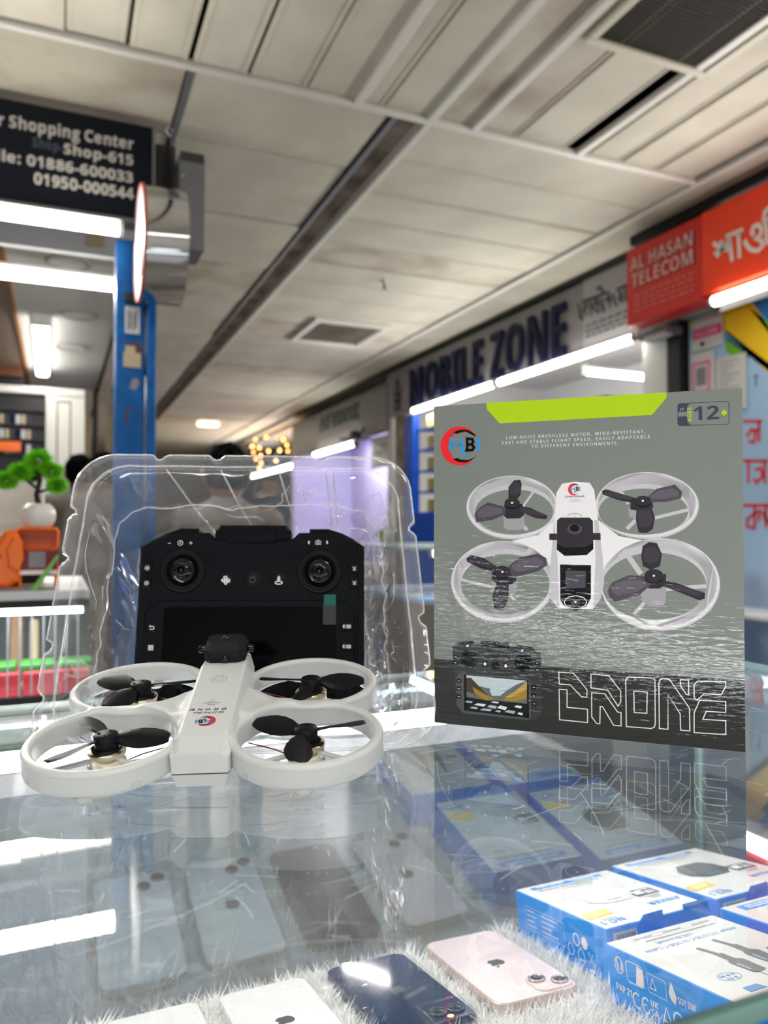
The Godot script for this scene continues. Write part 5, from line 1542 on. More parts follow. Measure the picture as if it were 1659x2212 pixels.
# ------------------------------------------------------------------ printed carton of the drone
func package() -> void:
	var W := 0.2024
	var H := 0.2277
	var D := 0.078
	var yaw := -0.7663
	var X := Transform3D(Basis(Vector3.UP, yaw), V(0.3215, 1.0002, -0.4231))
	var t := thing("drone_carton", "tall grey printed carton picturing a white drone and its remote", "box", X)
	var card := mat("carton_card", rgb8(130, 137, 133), 0.35)
	var fold := mat("carton_fold", rgb8(196, 196, 190), 0.6)
	part("carton", box(S(), at(0, H / 2, -D / 2 - 0.0002), V(W, H - 0.0004, D), 0.0012), card, t)
	part("top_flap", box(S(), at(0, H - 0.0002, -D / 2 - 0.0005), V(W - 0.003, 0.0008, D - 0.002)), fold, t)
	part("bottom_edge", box(S(), at(0, 0.0006, -D / 2), V(W - 0.002, 0.0010, D - 0.002)), fold, t)
	var gl := tinted("print_film", 0.06, 0.55)
	gl.heightmap_enabled = true
	var nt := noise_tex(0.02, Color.BLACK, Color.WHITE, 17, 4, 512)
	gl.heightmap_texture = nt
	gl.heightmap_scale = 0.008
	gl.uv1_triplanar = true
	gl.uv1_scale = V(4.0, 22.0, 4.0)
	var pal := [lin8(133, 140, 135), lin8(56, 61, 61), lin8(186, 222, 34), lin8(250, 251, 248), lin8(74, 72, 92), lin8(246, 50, 58), lin8(66, 158, 226), lin8(20, 22, 26), lin8(244, 243, 247), lin8(204, 202, 210), lin8(54, 50, 60), lin8(84, 80, 90), lin8(168, 166, 172), lin8(66, 67, 72), lin8(38, 39, 44), lin8(139, 145, 141), lin8(92, 93, 97), lin8(206, 222, 232), lin8(112, 120, 120), lin8(78, 72, 60), lin8(176, 142, 64), lin8(206, 172, 90), lin8(38, 42, 48), lin8(190, 204, 214), lin8(228, 227, 233), lin8(70, 66, 77), lin8(104, 99, 110)]
	var st := S(pal[0])
	var front := at(0, 0, 0.0003)
	flat(st, rrect(-W / 2, 0.0, W / 2, H, 0.0008, 2), front)
	for a in art():
		var c: Color = pal[a[1]]
		st.set_color(c)
		var Z := at(0, 0, 0.0003 + 0.00003 * (a[2] + 1))
		match a[0]:
			"p":
				flat(st, clip_face(pv(a[3], 0.0001), W, H), Z)
			"s":
				stroke(st, pv(a[3], 0.0001), a[4] * 0.0001 * 0.55, Z, a[5] == 1)
			"t", "r":
				var p := Vector2(a[3][0], a[3][1]) * 0.0001
				var q := Vector2(a[3][2], a[3][3]) * 0.0001
				var ex := (q - p).normalized()
				var B := Transform3D(Basis(V(ex.x, ex.y, 0), V(-ex.y, ex.x, 0), V(0, 0, 1)), V(p.x, p.y, Z.origin.z))
				var hgt: float = {"12": 0.0088, "AGES": 0.0024, "DRONE": 0.0011}.get(a[4], 0.0020)
				text(st, a[4], B, hgt, p.distance_to(q), "sansbold" if a[5] == 1 else "wide")
	part("front_print", st, gl, t)

func clip_face(p: PackedVector2Array, W: float, H: float) -> PackedVector2Array:
	var r := Geometry2D.intersect_polygons(p, PackedVector2Array([Vector2(-W / 2, 0), Vector2(W / 2, 0), Vector2(W / 2, H), Vector2(-W / 2, H)]))
	return r[0] if r.size() else p

func art() -> Array:
	return [
	["p",1,0,[-1030,456,1026,446,1022,-91,-1031,-319]],
	["p",2,1,[-623,2303,567,2324,567,2242,476,2135,-530,2128,-623,2235]],
	["t",3,1,[-484, 2016, 434, 2019],"LOW-NOISE BRUSHLESS MOTOR, WIND-RESISTANT,",0],
	["t",3,1,[-512, 1982, 463, 1985],"FAST AND STABLE FLIGHT SPEED, EASILY ADAPTABLE",0],
	["t",3,1,[-309, 1949, 267, 1949],"TO DIFFERENT ENVIRONMENTS.",0],
	["s",4,1,[644,2199,927,2198,936,2187,935,2063,926,2052,647,2057,634,2069,635,2184],7,1],
	["p",4,1,[635,2197,705,2199,690,2179,688,2144,634,2145]],
	["p",4,1,[634,2116,687,2116,689,2079,704,2058,643,2056,634,2069]],
	["s",4,1,[688,2160,696,2183,714,2195],5,0],
	["s",4,1,[687,2108,692,2075,711,2059],5,0],
	["s",3,2,[647,2152,656,2171],3,0],
	["s",3,2,[660,2152,670,2171],3,0],
	["t",4,2,[728, 2086, 879, 2088],"12",1],
	["p",2,2,[902,2145,914,2145,913,2132,924,2131,924,2117,913,2118,913,2107,902,2107,902,2119,891,2119,891,2133,902,2133]],
	["r",2,2,[718, 2080, 715, 2171],"AGES",1],
	["p",5,1,[-751,1856,-772,1848,-794,1843,-816,1842,-838,1844,-861,1849,-882,1858,-901,1870,-919,1884,-934,1901,-946,1920,-955,1941,-961,1962,-963,1984,-962,2006,-957,2028,-948,2048,-937,2066,-922,2083,-905,2097,-886,2108,-865,2115,-843,2120,-820,2121,-798,2118,-776,2113,-755,2104,-736,2092,-721,2071,-737,2081,-754,2088,-772,2093,-790,2095,-809,2094,-827,2090,-844,2084,-860,2075,-874,2064,-886,2050,-895,2035,-902,2018,-906,2001,-907,1983,-906,1965,-901,1947,-894,1930,-884,1914,-871,1900,-857,1888,-841,1879,-823,1872,-805,1867,-787,1865,-768,1867,-751,1870,-734,1877]],
	["p",7,2,[-866,2080,-860,2083,-854,2086,-848,2089,-841,2092,-835,2094,-829,2095,-822,2097,-815,2098,-808,2098,-802,2098,-795,2098,-788,2098,-781,2097,-775,2095,-768,2094,-761,2092,-755,2089,-749,2087,-743,2084,-737,2080,-731,2077,-725,2073,-720,2068,-715,2064,-710,2059,-705,2054,-701,2049,-696,2040,-700,2045,-704,2049,-708,2053,-713,2057,-717,2061,-722,2064,-727,2068,-732,2070,-737,2073,-743,2075,-748,2077,-754,2079,-760,2081,-766,2082,-771,2082,-777,2083,-783,2083,-789,2083,-795,2082,-801,2082,-806,2080,-812,2079,-818,2077,-823,2075,-828,2073,-833,2070,-838,2067]],
	["p",7,2,[-701,1905,-706,1900,-710,1895,-715,1891,-720,1887,-726,1883,-731,1879,-737,1876,-743,1873,-749,1871,-755,1868,-762,1867,-768,1865,-775,1864,-782,1863,-789,1863,-795,1863,-802,1863,-809,1864,-816,1865,-822,1866,-829,1868,-836,1870,-842,1873,-848,1876,-854,1879,-860,1882,-866,1886,-839,1897,-834,1894,-829,1891,-823,1888,-818,1885,-812,1883,-807,1881,-801,1880,-795,1878,-790,1877,-784,1877,-778,1877,-772,1877,-766,1877,-760,1878,-755,1879,-749,1880,-743,1881,-738,1883,-733,1886,-727,1888,-722,1891,-718,1894,-713,1897,-708,1901,-704,1905,-700,1909,-697,1913]],
	["s",6,3,[-883,2044,-884,1946],42,0],
	["s",6,3,[-806,2034,-806,1952,-795,1923,-774,1917],42,0],
	["s",6,3,[-884,1992,-806,1989],34,0],
	["s",7,3,[-764,1946,-764,2031,-727,2026,-721,2006,-733,1989,-759,1989],36,0],
	["s",7,3,[-733,1989,-715,1969,-726,1949,-780,1948],36,0],
	["s",6,3,[-682,2036,-682,1940],40,0],
	["p",9,1,[-125,1534,-128,1506,-136,1478,-149,1452,-168,1426,-190,1403,-217,1382,-248,1363,-283,1347,-320,1334,-359,1325,-400,1319,-442,1317,-485,1318,-526,1324,-567,1333,-606,1346,-642,1362,-674,1381,-703,1403,-727,1427,-747,1454,-761,1482,-769,1511,-772,1540,-769,1570,-760,1599,-746,1626,-727,1652,-702,1676,-673,1698,-641,1717,-604,1732,-566,1744,-525,1753,-483,1757,-441,1758,-399,1755,-358,1749,-318,1739,-281,1725,-247,1708,-216,1689,-189,1667,-167,1643,-149,1617,-136,1590,-128,1563]],
	["p",24,2,[-132,1540,-135,1512,-143,1485,-156,1459,-174,1434,-196,1411,-223,1390,-254,1371,-287,1356,-324,1343,-363,1334,-404,1328,-445,1326,-487,1328,-528,1333,-568,1342,-606,1355,-642,1371,-674,1390,-702,1411,-726,1435,-745,1461,-759,1489,-768,1517,-771,1546,-768,1575,-759,1603,-745,1630,-726,1656,-702,1680,-673,1701,-641,1719,-605,1734,-567,1746,-527,1754,-486,1759,-444,1760,-402,1757,-362,1750,-323,1740,-286,1727,-252,1711,-222,1692,-195,1670,-173,1647,-155,1621,-142,1595,-135,1568]],
	["p",8,2,[-147,1548,-150,1522,-157,1497,-170,1472,-187,1448,-208,1427,-233,1407,-263,1390,-295,1375,-330,1363,-367,1355,-406,1349,-445,1347,-485,1349,-524,1354,-562,1363,-598,1374,-632,1389,-663,1407,-690,1428,-712,1450,-731,1475,-744,1500,-752,1527,-754,1554,-752,1582,-743,1608,-730,1634,-712,1658,-689,1680,-662,1700,-631,1717,-597,1731,-561,1743,-523,1750,-484,1755,-444,1755,-404,1753,-366,1747,-328,1737,-294,1725,-261,1709,-232,1691,-207,1671,-186,1649,-169,1625,-157,1600,-149,1574]],
	["p",9,3,[-159,1525,-162,1501,-170,1478,-184,1456,-202,1435,-225,1416,-252,1399,-283,1384,-317,1373,-354,1364,-392,1359,-431,1357,-471,1359,-509,1364,-547,1372,-582,1384,-614,1399,-643,1416,-667,1436,-686,1458,-701,1481,-709,1505,-712,1530,-709,1554,-700,1579,-686,1602,-666,1623,-642,1642,-613,1659,-581,1673,-546,1685,-508,1692,-469,1697,-430,1698,-391,1695,-352,1689,-316,1680,-282,1668,-251,1653,-224,1636,-201,1616,-183,1595,-170,1572,-162,1549]],
	["p",0,4,[-163,1506,-166,1484,-174,1463,-187,1442,-206,1423,-228,1406,-255,1390,-285,1377,-319,1367,-355,1359,-393,1354,-431,1352,-470,1354,-508,1358,-545,1366,-580,1377,-611,1390,-639,1406,-663,1424,-682,1444,-696,1465,-705,1487,-708,1510,-705,1532,-696,1554,-682,1575,-663,1595,-639,1613,-611,1628,-579,1641,-544,1651,-507,1659,-469,1663,-430,1664,-391,1661,-354,1656,-318,1648,-284,1636,-254,1623,-227,1607,-205,1589,-187,1570,-174,1549,-166,1528]],
	["p",9,1,[757,1539,754,1511,746,1484,733,1458,715,1433,692,1409,666,1388,635,1370,601,1354,564,1341,525,1332,484,1326,442,1324,400,1326,359,1331,319,1340,280,1353,245,1369,212,1388,184,1410,160,1434,141,1460,127,1488,118,1516,115,1546,119,1575,127,1603,141,1631,161,1656,185,1680,214,1701,247,1720,283,1735,321,1747,361,1755,403,1760,445,1761,487,1758,528,1751,567,1741,603,1728,637,1711,668,1692,694,1670,717,1646,734,1621,747,1594,755,1567]],
	["p",24,2,[751,1544,748,1517,740,1490,727,1464,710,1440,687,1417,661,1396,630,1378,597,1363,560,1350,521,1341,481,1335,440,1333,398,1335,357,1340,318,1349,280,1362,244,1377,212,1396,184,1417,161,1441,142,1467,128,1494,119,1522,117,1551,120,1579,128,1608,142,1634,162,1660,186,1683,214,1704,246,1722,282,1737,320,1749,360,1757,401,1761,443,1762,484,1759,524,1753,563,1743,599,1729,633,1713,663,1694,689,1673,711,1650,729,1625,741,1599,749,1572]],
	["p",8,2,[738,1552,735,1526,728,1501,715,1476,698,1453,677,1432,651,1412,622,1395,590,1380,555,1369,518,1360,479,1355,440,1353,400,1355,361,1360,323,1368,287,1380,253,1395,223,1413,196,1433,173,1455,155,1480,142,1505,134,1532,131,1559,134,1586,142,1612,156,1638,174,1662,197,1684,224,1703,255,1720,289,1734,325,1745,363,1753,403,1757,443,1758,482,1755,521,1749,558,1740,592,1727,625,1712,653,1694,679,1674,700,1652,716,1628,729,1604,736,1578]],
	["p",9,3,[695,1519,692,1496,683,1474,670,1452,651,1432,628,1414,600,1397,568,1383,534,1372,496,1364,457,1359,417,1357,377,1359,338,1363,300,1372,264,1383,231,1397,202,1414,177,1433,157,1454,143,1477,134,1500,131,1524,134,1548,143,1571,158,1593,178,1614,203,1633,232,1649,265,1663,301,1673,340,1681,379,1685,420,1686,460,1684,499,1678,536,1669,570,1657,602,1643,629,1626,652,1607,671,1586,684,1565,692,1542]],
	["p",0,4,[691,1501,688,1480,680,1459,666,1440,648,1421,625,1404,597,1389,566,1377,532,1366,495,1359,457,1354,417,1352,378,1354,339,1358,301,1366,266,1376,233,1389,204,1404,180,1422,160,1441,146,1462,138,1483,135,1505,138,1527,147,1548,161,1569,181,1588,206,1605,235,1620,267,1632,303,1642,341,1649,380,1653,419,1654,459,1652,497,1646,534,1638,568,1627,599,1614,626,1599,649,1581,667,1563,681,1543,688,1522]],
	["p",9,1,[-155,1029,-158,993,-167,957,-182,923,-202,889,-228,858,-258,830,-293,804,-332,782,-374,764,-418,751,-465,741,-512,737,-560,737,-607,742,-653,752,-697,767,-737,786,-774,810,-807,837,-834,867,-856,900,-872,936,-882,973,-885,1011,-882,1049,-872,1086,-856,1123,-834,1157,-806,1189,-773,1218,-736,1243,-695,1265,-651,1282,-605,1294,-558,1302,-510,1304,-463,1302,-416,1295,-372,1284,-330,1268,-291,1248,-257,1224,-226,1197,-201,1167,-181,1135,-166,1101,-158,1065]],
	["p",24,2,[-161,1035,-165,999,-174,964,-188,929,-208,897,-234,866,-264,838,-298,813,-337,791,-378,773,-422,760,-468,751,-515,746,-562,747,-609,752,-654,762,-697,776,-738,795,-774,818,-806,845,-834,875,-855,908,-871,943,-881,979,-884,1017,-881,1054,-871,1091,-855,1127,-833,1161,-806,1192,-773,1221,-736,1246,-696,1267,-653,1283,-607,1296,-560,1303,-513,1306,-466,1304,-420,1297,-376,1286,-335,1270,-296,1250,-262,1227,-232,1200,-207,1171,-187,1139,-173,1105,-164,1070]],
	["p",8,2,[-176,1043,-179,1008,-188,975,-202,942,-221,911,-245,881,-274,854,-307,830,-344,810,-384,793,-426,780,-470,772,-515,767,-560,768,-605,773,-648,782,-689,796,-728,814,-763,836,-793,862,-819,891,-840,922,-855,955,-865,990,-868,1026,-864,1061,-855,1097,-840,1131,-819,1163,-793,1193,-762,1220,-727,1244,-688,1264,-647,1280,-603,1292,-558,1299,-513,1302,-468,1300,-424,1293,-382,1282,-342,1267,-306,1248,-273,1226,-244,1201,-220,1172,-201,1142,-187,1110,-179,1077]],
	["p",9,3,[-184,1033,-188,1002,-197,971,-212,941,-233,913,-259,887,-291,864,-326,843,-365,827,-406,814,-450,806,-495,802,-540,802,-584,807,-627,817,-668,831,-705,849,-737,870,-765,895,-788,923,-804,953,-814,984,-817,1017,-814,1049,-804,1081,-787,1112,-765,1141,-737,1168,-704,1191,-667,1211,-626,1227,-583,1239,-539,1246,-493,1249,-449,1247,-405,1240,-363,1230,-324,1215,-289,1197,-258,1175,-232,1150,-212,1123,-196,1094,-187,1064]],
	["p",0,4,[-189,1013,-192,984,-201,956,-216,928,-237,901,-263,877,-293,855,-328,836,-366,821,-408,809,-451,801,-495,797,-539,797,-583,802,-626,810,-665,823,-702,840,-734,860,-762,883,-784,909,-800,937,-810,967,-813,997,-810,1027,-800,1057,-783,1086,-761,1113,-733,1138,-701,1160,-664,1179,-624,1194,-582,1205,-538,1212,-494,1214,-449,1213,-406,1207,-365,1197,-327,1184,-292,1166,-262,1146,-236,1123,-215,1098,-200,1071,-192,1043]],
	["p",9,1,[876,1039,873,1001,864,963,849,927,829,892,803,859,773,829,738,802,699,779,657,760,613,745,567,735,519,731,472,731,425,736,379,747,335,762,295,783,258,807,225,836,198,868,176,903,160,941,151,980,148,1020,151,1060,161,1100,177,1138,200,1174,228,1208,260,1238,298,1265,339,1288,383,1306,429,1319,476,1327,524,1329,571,1327,617,1320,662,1307,703,1291,742,1269,776,1244,806,1216,831,1184,851,1150,865,1114,874,1077]],
	["p",24,2,[871,1044,867,1006,858,969,844,933,823,898,798,866,768,836,733,810,695,787,654,768,610,754,564,744,517,740,470,740,423,745,378,756,335,771,295,791,258,815,226,844,199,875,177,910,161,947,152,986,149,1025,152,1065,162,1104,178,1142,201,1178,228,1211,261,1241,298,1267,338,1290,382,1307,427,1320,474,1328,521,1331,568,1328,614,1321,658,1309,699,1292,737,1271,771,1247,801,1219,826,1187,845,1154,860,1118,868,1082]],
	["p",8,2,[858,1051,855,1015,846,979,832,945,812,911,788,880,759,852,726,826,689,804,649,786,606,773,562,764,517,759,472,759,427,765,383,775,342,789,303,809,268,832,237,859,211,890,190,923,175,959,166,996,163,1033,166,1072,176,1109,192,1145,213,1180,239,1212,271,1241,306,1266,345,1287,387,1304,431,1316,476,1324,521,1327,566,1325,610,1318,653,1306,692,1290,729,1270,762,1246,791,1219,815,1189,834,1157,847,1123,855,1087]],
	["p",9,3,[799,1045,796,1012,786,980,770,949,749,920,722,893,691,869,654,848,615,831,572,818,528,809,482,804,436,805,390,810,347,820,305,834,268,853,234,875,206,901,183,930,166,961,156,994,153,1028,156,1062,167,1095,184,1127,207,1157,236,1185,270,1209,308,1230,349,1246,393,1259,439,1266,485,1269,531,1267,575,1260,618,1249,657,1234,693,1215,725,1192,751,1167,772,1139,787,1108,796,1077]],
	["p",0,4,[795,1027,792,996,783,966,767,937,746,910,719,884,688,861,652,841,613,825,571,812,527,804,482,800,436,800,391,805,348,814,307,827,270,845,237,866,209,890,186,917,170,947,160,978,157,1009,160,1041,170,1073,187,1103,210,1131,239,1157,272,1180,310,1200,351,1215,394,1227,439,1234,485,1237,530,1235,574,1229,616,1219,655,1205,691,1187,722,1165,748,1141,769,1115,784,1087,793,1057]],
	["p",15,5,[-367,857,-369,849,-374,842,-381,835,-391,828,-404,822,-419,816,-436,812,-454,808,-474,806,-493,804,-513,804,-533,805,-551,807,-568,811,-584,815,-597,820,-607,826,-615,833,-620,840,-621,847,-620,855,-615,862,-607,869,-597,876,-584,882,-568,888,-551,892,-533,896,-513,898,-493,899,-473,899,-454,898,-436,896,-419,893,-404,889,-391,883,-381,877,-373,871,-369,864]],
	["p",8,2,[-644,1347,-459,1305,-265,1348,-135,1465,-131,1028,-177,1095,-265,1217,-445,1305,-587,1312]],
	["p",8,2,[612,1360,440,1311,264,1343,116,1464,120,1034,186,1136,314,1257,464,1318]],
	["s",9,5,[-377,1535,-291,1652],30,0],
	["s",9,5,[-410,1452,-340,1382],45,0],
	["s",9,5,[253,1676,328,1555],45,0],
	["s",9,5,[490,1462,691,1513],40,0],
	["s",9,5,[315,1390,372,1449],45,0],
	["s",9,5,[-348,1217,-320,1248],55,0],
	["s",9,5,[-808,1028,-581,982],36,0],
	["s",9,5,[-461,930,-377,840],36,0],
	["s",9,5,[295,1251,401,1095],62,0],
	["s",9,5,[554,1001,794,1027],46,0],
	["s",9,5,[424,912,355,830],42,0],
	["p",8,5,[-141,1636,-103,1697,-20,1709,78,1700,108,1652,133,1450,160,1209,170,1036,148,928,93,853,-131,851,-196,930,-181,1177,-156,1451]],
	["p",9,6,[-156,1451,-136,1205,-125,854,-196,930,-181,1177]],
	["p",9,6,[107,1450,115,1182,96,855,148,928,170,1036,160,1209,133,1450]],
	["p",5,7,[-5,1621,-11,1618,-17,1617,-23,1616,-29,1617,-35,1618,-41,1621,-46,1624,-51,1628,-55,1633,-59,1638,-61,1644,-63,1651,-63,1657,-63,1663,-61,1670,-59,1676,-56,1681,-52,1686,-47,1690,-42,1693,-36,1696,-30,1697,-24,1698,-18,1697,-11,1696,-6,1693,0,1690,4,1684,-1,1687,-5,1689,-10,1690,-15,1690,-21,1690,-26,1689,-30,1687,-35,1684,-39,1681,-42,1677,-45,1672,-46,1667,-48,1662,-48,1657,-47,1652,-46,1646,-44,1642,-41,1637,-38,1633,-34,1630,-30,1627,-25,1625,-20,1624,-15,1623,-10,1624,-5,1625,0,1627]],
	["p",7,8,[-36,1686,-35,1687,-33,1687,-31,1688,-30,1689,-28,1690,-26,1690,-24,1691,-22,1691,-20,1691,-19,1691,-17,1691,-15,1691,-13,1691,-11,1691,-9,1690,-7,1690,-6,1689,-4,1688,-2,1688,0,1687,1,1686,3,1684,4,1683,6,1682,7,1681,8,1679,9,1678,11,1675,10,1676,9,1678,7,1679,6,1680,5,1681,4,1682,2,1683,1,1684,-1,1684,-2,1685,-4,1686,-5,1686,-7,1686,-9,1687,-10,1687,-12,1687,-13,1687,-15,1687,-17,1687,-18,1686,-20,1686,-21,1686,-23,1685,-25,1684,-26,1684,-27,1683,-29,1682]],
	["p",7,8,[9,1635,8,1634,7,1632,5,1631,4,1630,2,1629,1,1628,-1,1627,-2,1626,-4,1625,-6,1624,-8,1624,-10,1623,-11,1623,-13,1623,-15,1622,-17,1622,-19,1623,-21,1623,-23,1623,-25,1623,-26,1624,-28,1624,-30,1625,-32,1626,-33,1627,-35,1628,-37,1629,-29,1632,-28,1631,-26,1630,-25,1630,-23,1629,-22,1628,-20,1628,-19,1627,-17,1627,-15,1627,-14,1627,-12,1627,-11,1627,-9,1627,-7,1627,-6,1627,-4,1628,-3,1628,-1,1629,0,1629,2,1630,3,1631,5,1632,6,1633,7,1634,8,1635,10,1636,11,1638]],
	["s",6,9,[-41,1675,-41,1646],12,0],
	["s",6,9,[-20,1673,-20,1649,-17,1640,-11,1638],12,0],
	["s",6,9,[-41,1660,-20,1659],10,0],
	["s",7,9,[-8,1647,-8,1672,2,1671,4,1665,1,1660,-7,1660],11,0],
	["s",7,9,[1,1660,5,1654,2,1648,-13,1648],11,0],
	["s",6,9,[15,1674,15,1646],12,0],
	["t",4,7,[-81, 1603, 45, 1604],"DRONE",1],
	["s",4,7,[-45,1587,12,1587],4,0],
	["s",4,7,[-58,1577,25,1578],3,0],
	["s",10,7,[-67,1473,-59,1489,-35,1494,-6,1494,18,1486,26,1472],5,0],
	["s",10,7,[-20,1484,-20,1472],5,0],
	["p",10,7,[-190,1358,-140,1358,-140,1314,-190,1314]],
	["p",10,7,[99,1363,148,1363,148,1316,99,1316]],
	["p",7,8,[-138,1448,-115,1467,77,1466,99,1443,101,1255,56,1214,-89,1208,-140,1249]],
	["p",10,9,[-138,1448,-115,1467,77,1466,99,1443,100,1296,50,1268,-89,1263,-140,1294]],
	["p",11,10,[28,1390,27,1380,22,1371,14,1364,4,1358,-8,1354,-21,1353,-34,1354,-45,1358,-56,1364,-63,1371,-68,1380,-70,1389,-68,1399,-63,1408,-55,1415,-45,1421,-33,1425,-20,1426,-8,1425,4,1421,14,1415,22,1408,27,1399]],
	["p",7,11,[10,1396,8,1388,4,1381,-3,1375,-11,1372,-21,1371,-30,1372,-39,1375,-45,1381,-50,1388,-51,1396,-50,1404,-45,1411,-38,1417,-30,1421,-20,1422,-11,1421,-3,1417,4,1411,8,1404]],
	["p",7,11,[-3,1231,-4,1225,-8,1221,-14,1217,-22,1216,-29,1217,-35,1220,-39,1225,-40,1231,-39,1236,-35,1241,-28,1245,-21,1246,-14,1245,-8,1242,-4,1237]],
	["p",7,7,[-119,1149,85,1148,83,927,54,872,-18,840,-91,867,-118,907]],
	["p",11,8,[-83,1109,52,1109,48,996,-81,986]],
	["s",3,9,[55,899,53,889,47,880,39,872,27,864,13,859,-2,855,-18,853,-34,854,-50,856,-64,861,-75,867,-84,875,-89,884,-91,894,-89,904,-84,913,-75,921,-63,929,-49,934,-34,938,-18,940,-1,939,14,936,28,932,39,925,47,917,53,908],9,1],
	["p",11,9,[14,895,12,888,6,882,-2,877,-12,874,-23,874,-34,876,-42,880,-48,886,-50,893,-48,900,-42,906,-34,911,-23,913,-12,914,-2,912,6,908,12,902]],
	["p",3,10,[-10,899,-11,895,-15,893,-20,893,-24,895,-26,899,-24,903,-20,905,-15,906,-11,903]],
	["p",12,6,[-507,1515,-361,1518,-358,1403,-389,1382,-480,1382,-504,1403]],
	["p",10,7,[-498,1564,-372,1563,-361,1486,-389,1463,-480,1461,-504,1483]],
	["p",12,6,[328,1529,478,1541,480,1462,391,1449,330,1469]],
	["p",10,7,[339,1566,476,1564,481,1527,397,1508,338,1518]],
	["p",12,6,[-591,1024,-407,1029,-412,959,-461,923,-545,934,-588,968]],
	["p",10,7,[-588,1101,-418,1098,-418,1021,-460,1003,-545,1001,-588,1031]],
	["p",12,6,[391,1062,561,1072,550,910,511,886,449,887,406,924]],
	["p",10,7,[423,1095,556,1098,556,1027,512,1003,450,1002,423,1030]],
	["p",10,8,[-470,1603,-469,1683,-430,1727,-388,1730,-377,1702,-385,1626,-416,1589]],
	["p",25,9,[-460,1631,-460,1681,-428,1708,-393,1710,-384,1692,-391,1645,-417,1622]],
	["p",11,8,[-490,1542,-615,1577,-680,1538,-712,1493,-699,1436,-587,1453,-494,1491]],
	["p",26,9,[-511,1532,-614,1554,-668,1530,-694,1502,-683,1466,-591,1476,-515,1500]],
	["p",10,8,[-409,1552,-319,1535,-200,1479,-210,1455,-285,1465,-396,1515]],
	["p",25,9,[-390,1537,-316,1526,-218,1491,-226,1476,-288,1483,-379,1513]],
	["p",10,8,[160,1643,189,1653,373,1592,364,1558,265,1580,163,1620]],
	["p",25,9,[177,1634,200,1640,351,1601,344,1580,263,1594,179,1620]],
	["p",11,8,[435,1591,504,1652,614,1676,656,1629,650,1588,564,1566,454,1564]],
	["p",26,9,[457,1602,513,1640,603,1654,638,1625,633,1600,563,1586,472,1586]],
	["p",10,8,[379,1552,466,1551,490,1462,477,1390,440,1364,390,1367,372,1449]],
	["p",25,9,[388,1516,460,1516,479,1460,469,1416,438,1400,398,1402,382,1453]],
	["p",10,8,[-771,1183,-739,1205,-645,1185,-542,1119,-566,1085,-674,1114,-768,1159]],
	["p",25,9,[-753,1174,-727,1188,-650,1176,-565,1135,-585,1114,-674,1132,-751,1159]],
	["p",11,8,[-474,1129,-390,1195,-265,1221,-211,1191,-204,1143,-266,1101,-418,1056,-467,1073]],
	["p",26,9,[-449,1136,-380,1178,-278,1194,-233,1176,-228,1146,-278,1120,-403,1091,-443,1102]],
	["p",10,8,[-545,1039,-467,1048,-472,908,-510,821,-574,832,-585,919]],
	["p",25,9,[-542,1001,-478,1007,-482,920,-513,866,-565,872,-575,926]],
	["p",10,8,[404,1213,414,1279,452,1305,501,1299,531,1228,519,1149,463,1125,414,1147]],
	["p",25,9,[415,1219,423,1260,454,1276,494,1272,519,1228,509,1180,463,1164,423,1178]],
	["p",11,8,[428,1082,325,1086,224,1038,191,990,200,944,236,908,387,956,469,1031]],
	["p",26,9,[407,1057,322,1059,239,1029,212,999,220,970,249,948,373,979,440,1026]],
	["p",10,8,[518,1061,621,1041,788,982,785,947,752,936,633,984,536,1020]],
	["p",25,9,[544,1039,629,1028,766,992,764,970,736,963,638,992,559,1014]],
	["p",7,9,[-391,1560,-393,1552,-398,1544,-407,1537,-418,1532,-431,1529,-445,1527,-458,1529,-471,1532,-482,1538,-491,1545,-496,1553,-498,1562,-496,1570,-491,1578,-482,1585,-471,1590,-458,1594,-444,1595,-431,1593,-418,1590,-407,1584,-398,1577,-393,1569]],
	["p",10,10,[-391,1570,-393,1562,-398,1554,-407,1547,-418,1542,-431,1538,-445,1537,-458,1539,-471,1542,-482,1547,-491,1555,-496,1563,-498,1571,-496,1580,-491,1588,-482,1595,-471,1600,-458,1603,-444,1604,-430,1603,-418,1600,-407,1594,-398,1587,-393,1579]],
	["p",3,11,[-436,1571,-438,1567,-442,1564,-447,1564,-451,1567,-453,1571,-451,1575,-447,1577,-442,1577,-438,1575]],
	["p",7,9,[466,1564,464,1556,459,1548,451,1541,441,1536,429,1533,416,1532,403,1533,391,1537,381,1542,373,1549,368,1557,366,1565,368,1574,373,1582,381,1589,392,1594,404,1597,417,1598,429,1597,441,1593,452,1588,460,1581,464,1573]],
	["p",10,10,[466,1573,464,1565,459,1557,451,1550,441,1545,429,1542,416,1541,403,1542,391,1546,381,1551,373,1558,368,1566,366,1575,368,1583,373,1591,381,1598,392,1603,404,1606,417,1607,430,1606,441,1602,452,1597,460,1590,464,1582]],
	["p",3,11,[424,1574,422,1570,419,1568,414,1568,410,1570,409,1574,410,1578,414,1580,419,1580,422,1578]],
	["p",7,9,[-457,1083,-459,1072,-465,1062,-474,1053,-486,1046,-499,1042,-514,1040,-529,1041,-542,1045,-554,1051,-563,1060,-569,1070,-571,1081,-569,1092,-563,1102,-554,1111,-542,1118,-528,1122,-514,1124,-499,1123,-485,1119,-474,1112,-465,1104,-459,1094]],
	["p",10,10,[-457,1093,-459,1082,-465,1072,-474,1063,-486,1056,-499,1051,-514,1050,-529,1051,-542,1055,-554,1061,-563,1070,-569,1080,-571,1090,-569,1101,-563,1112,-554,1121,-542,1127,-528,1132,-514,1134,-499,1132,-485,1128,-474,1122,-465,1114,-459,1104]],
	["p",3,11,[-505,1092,-507,1088,-511,1085,-516,1085,-521,1087,-522,1091,-521,1096,-516,1098,-511,1098,-507,1096]],
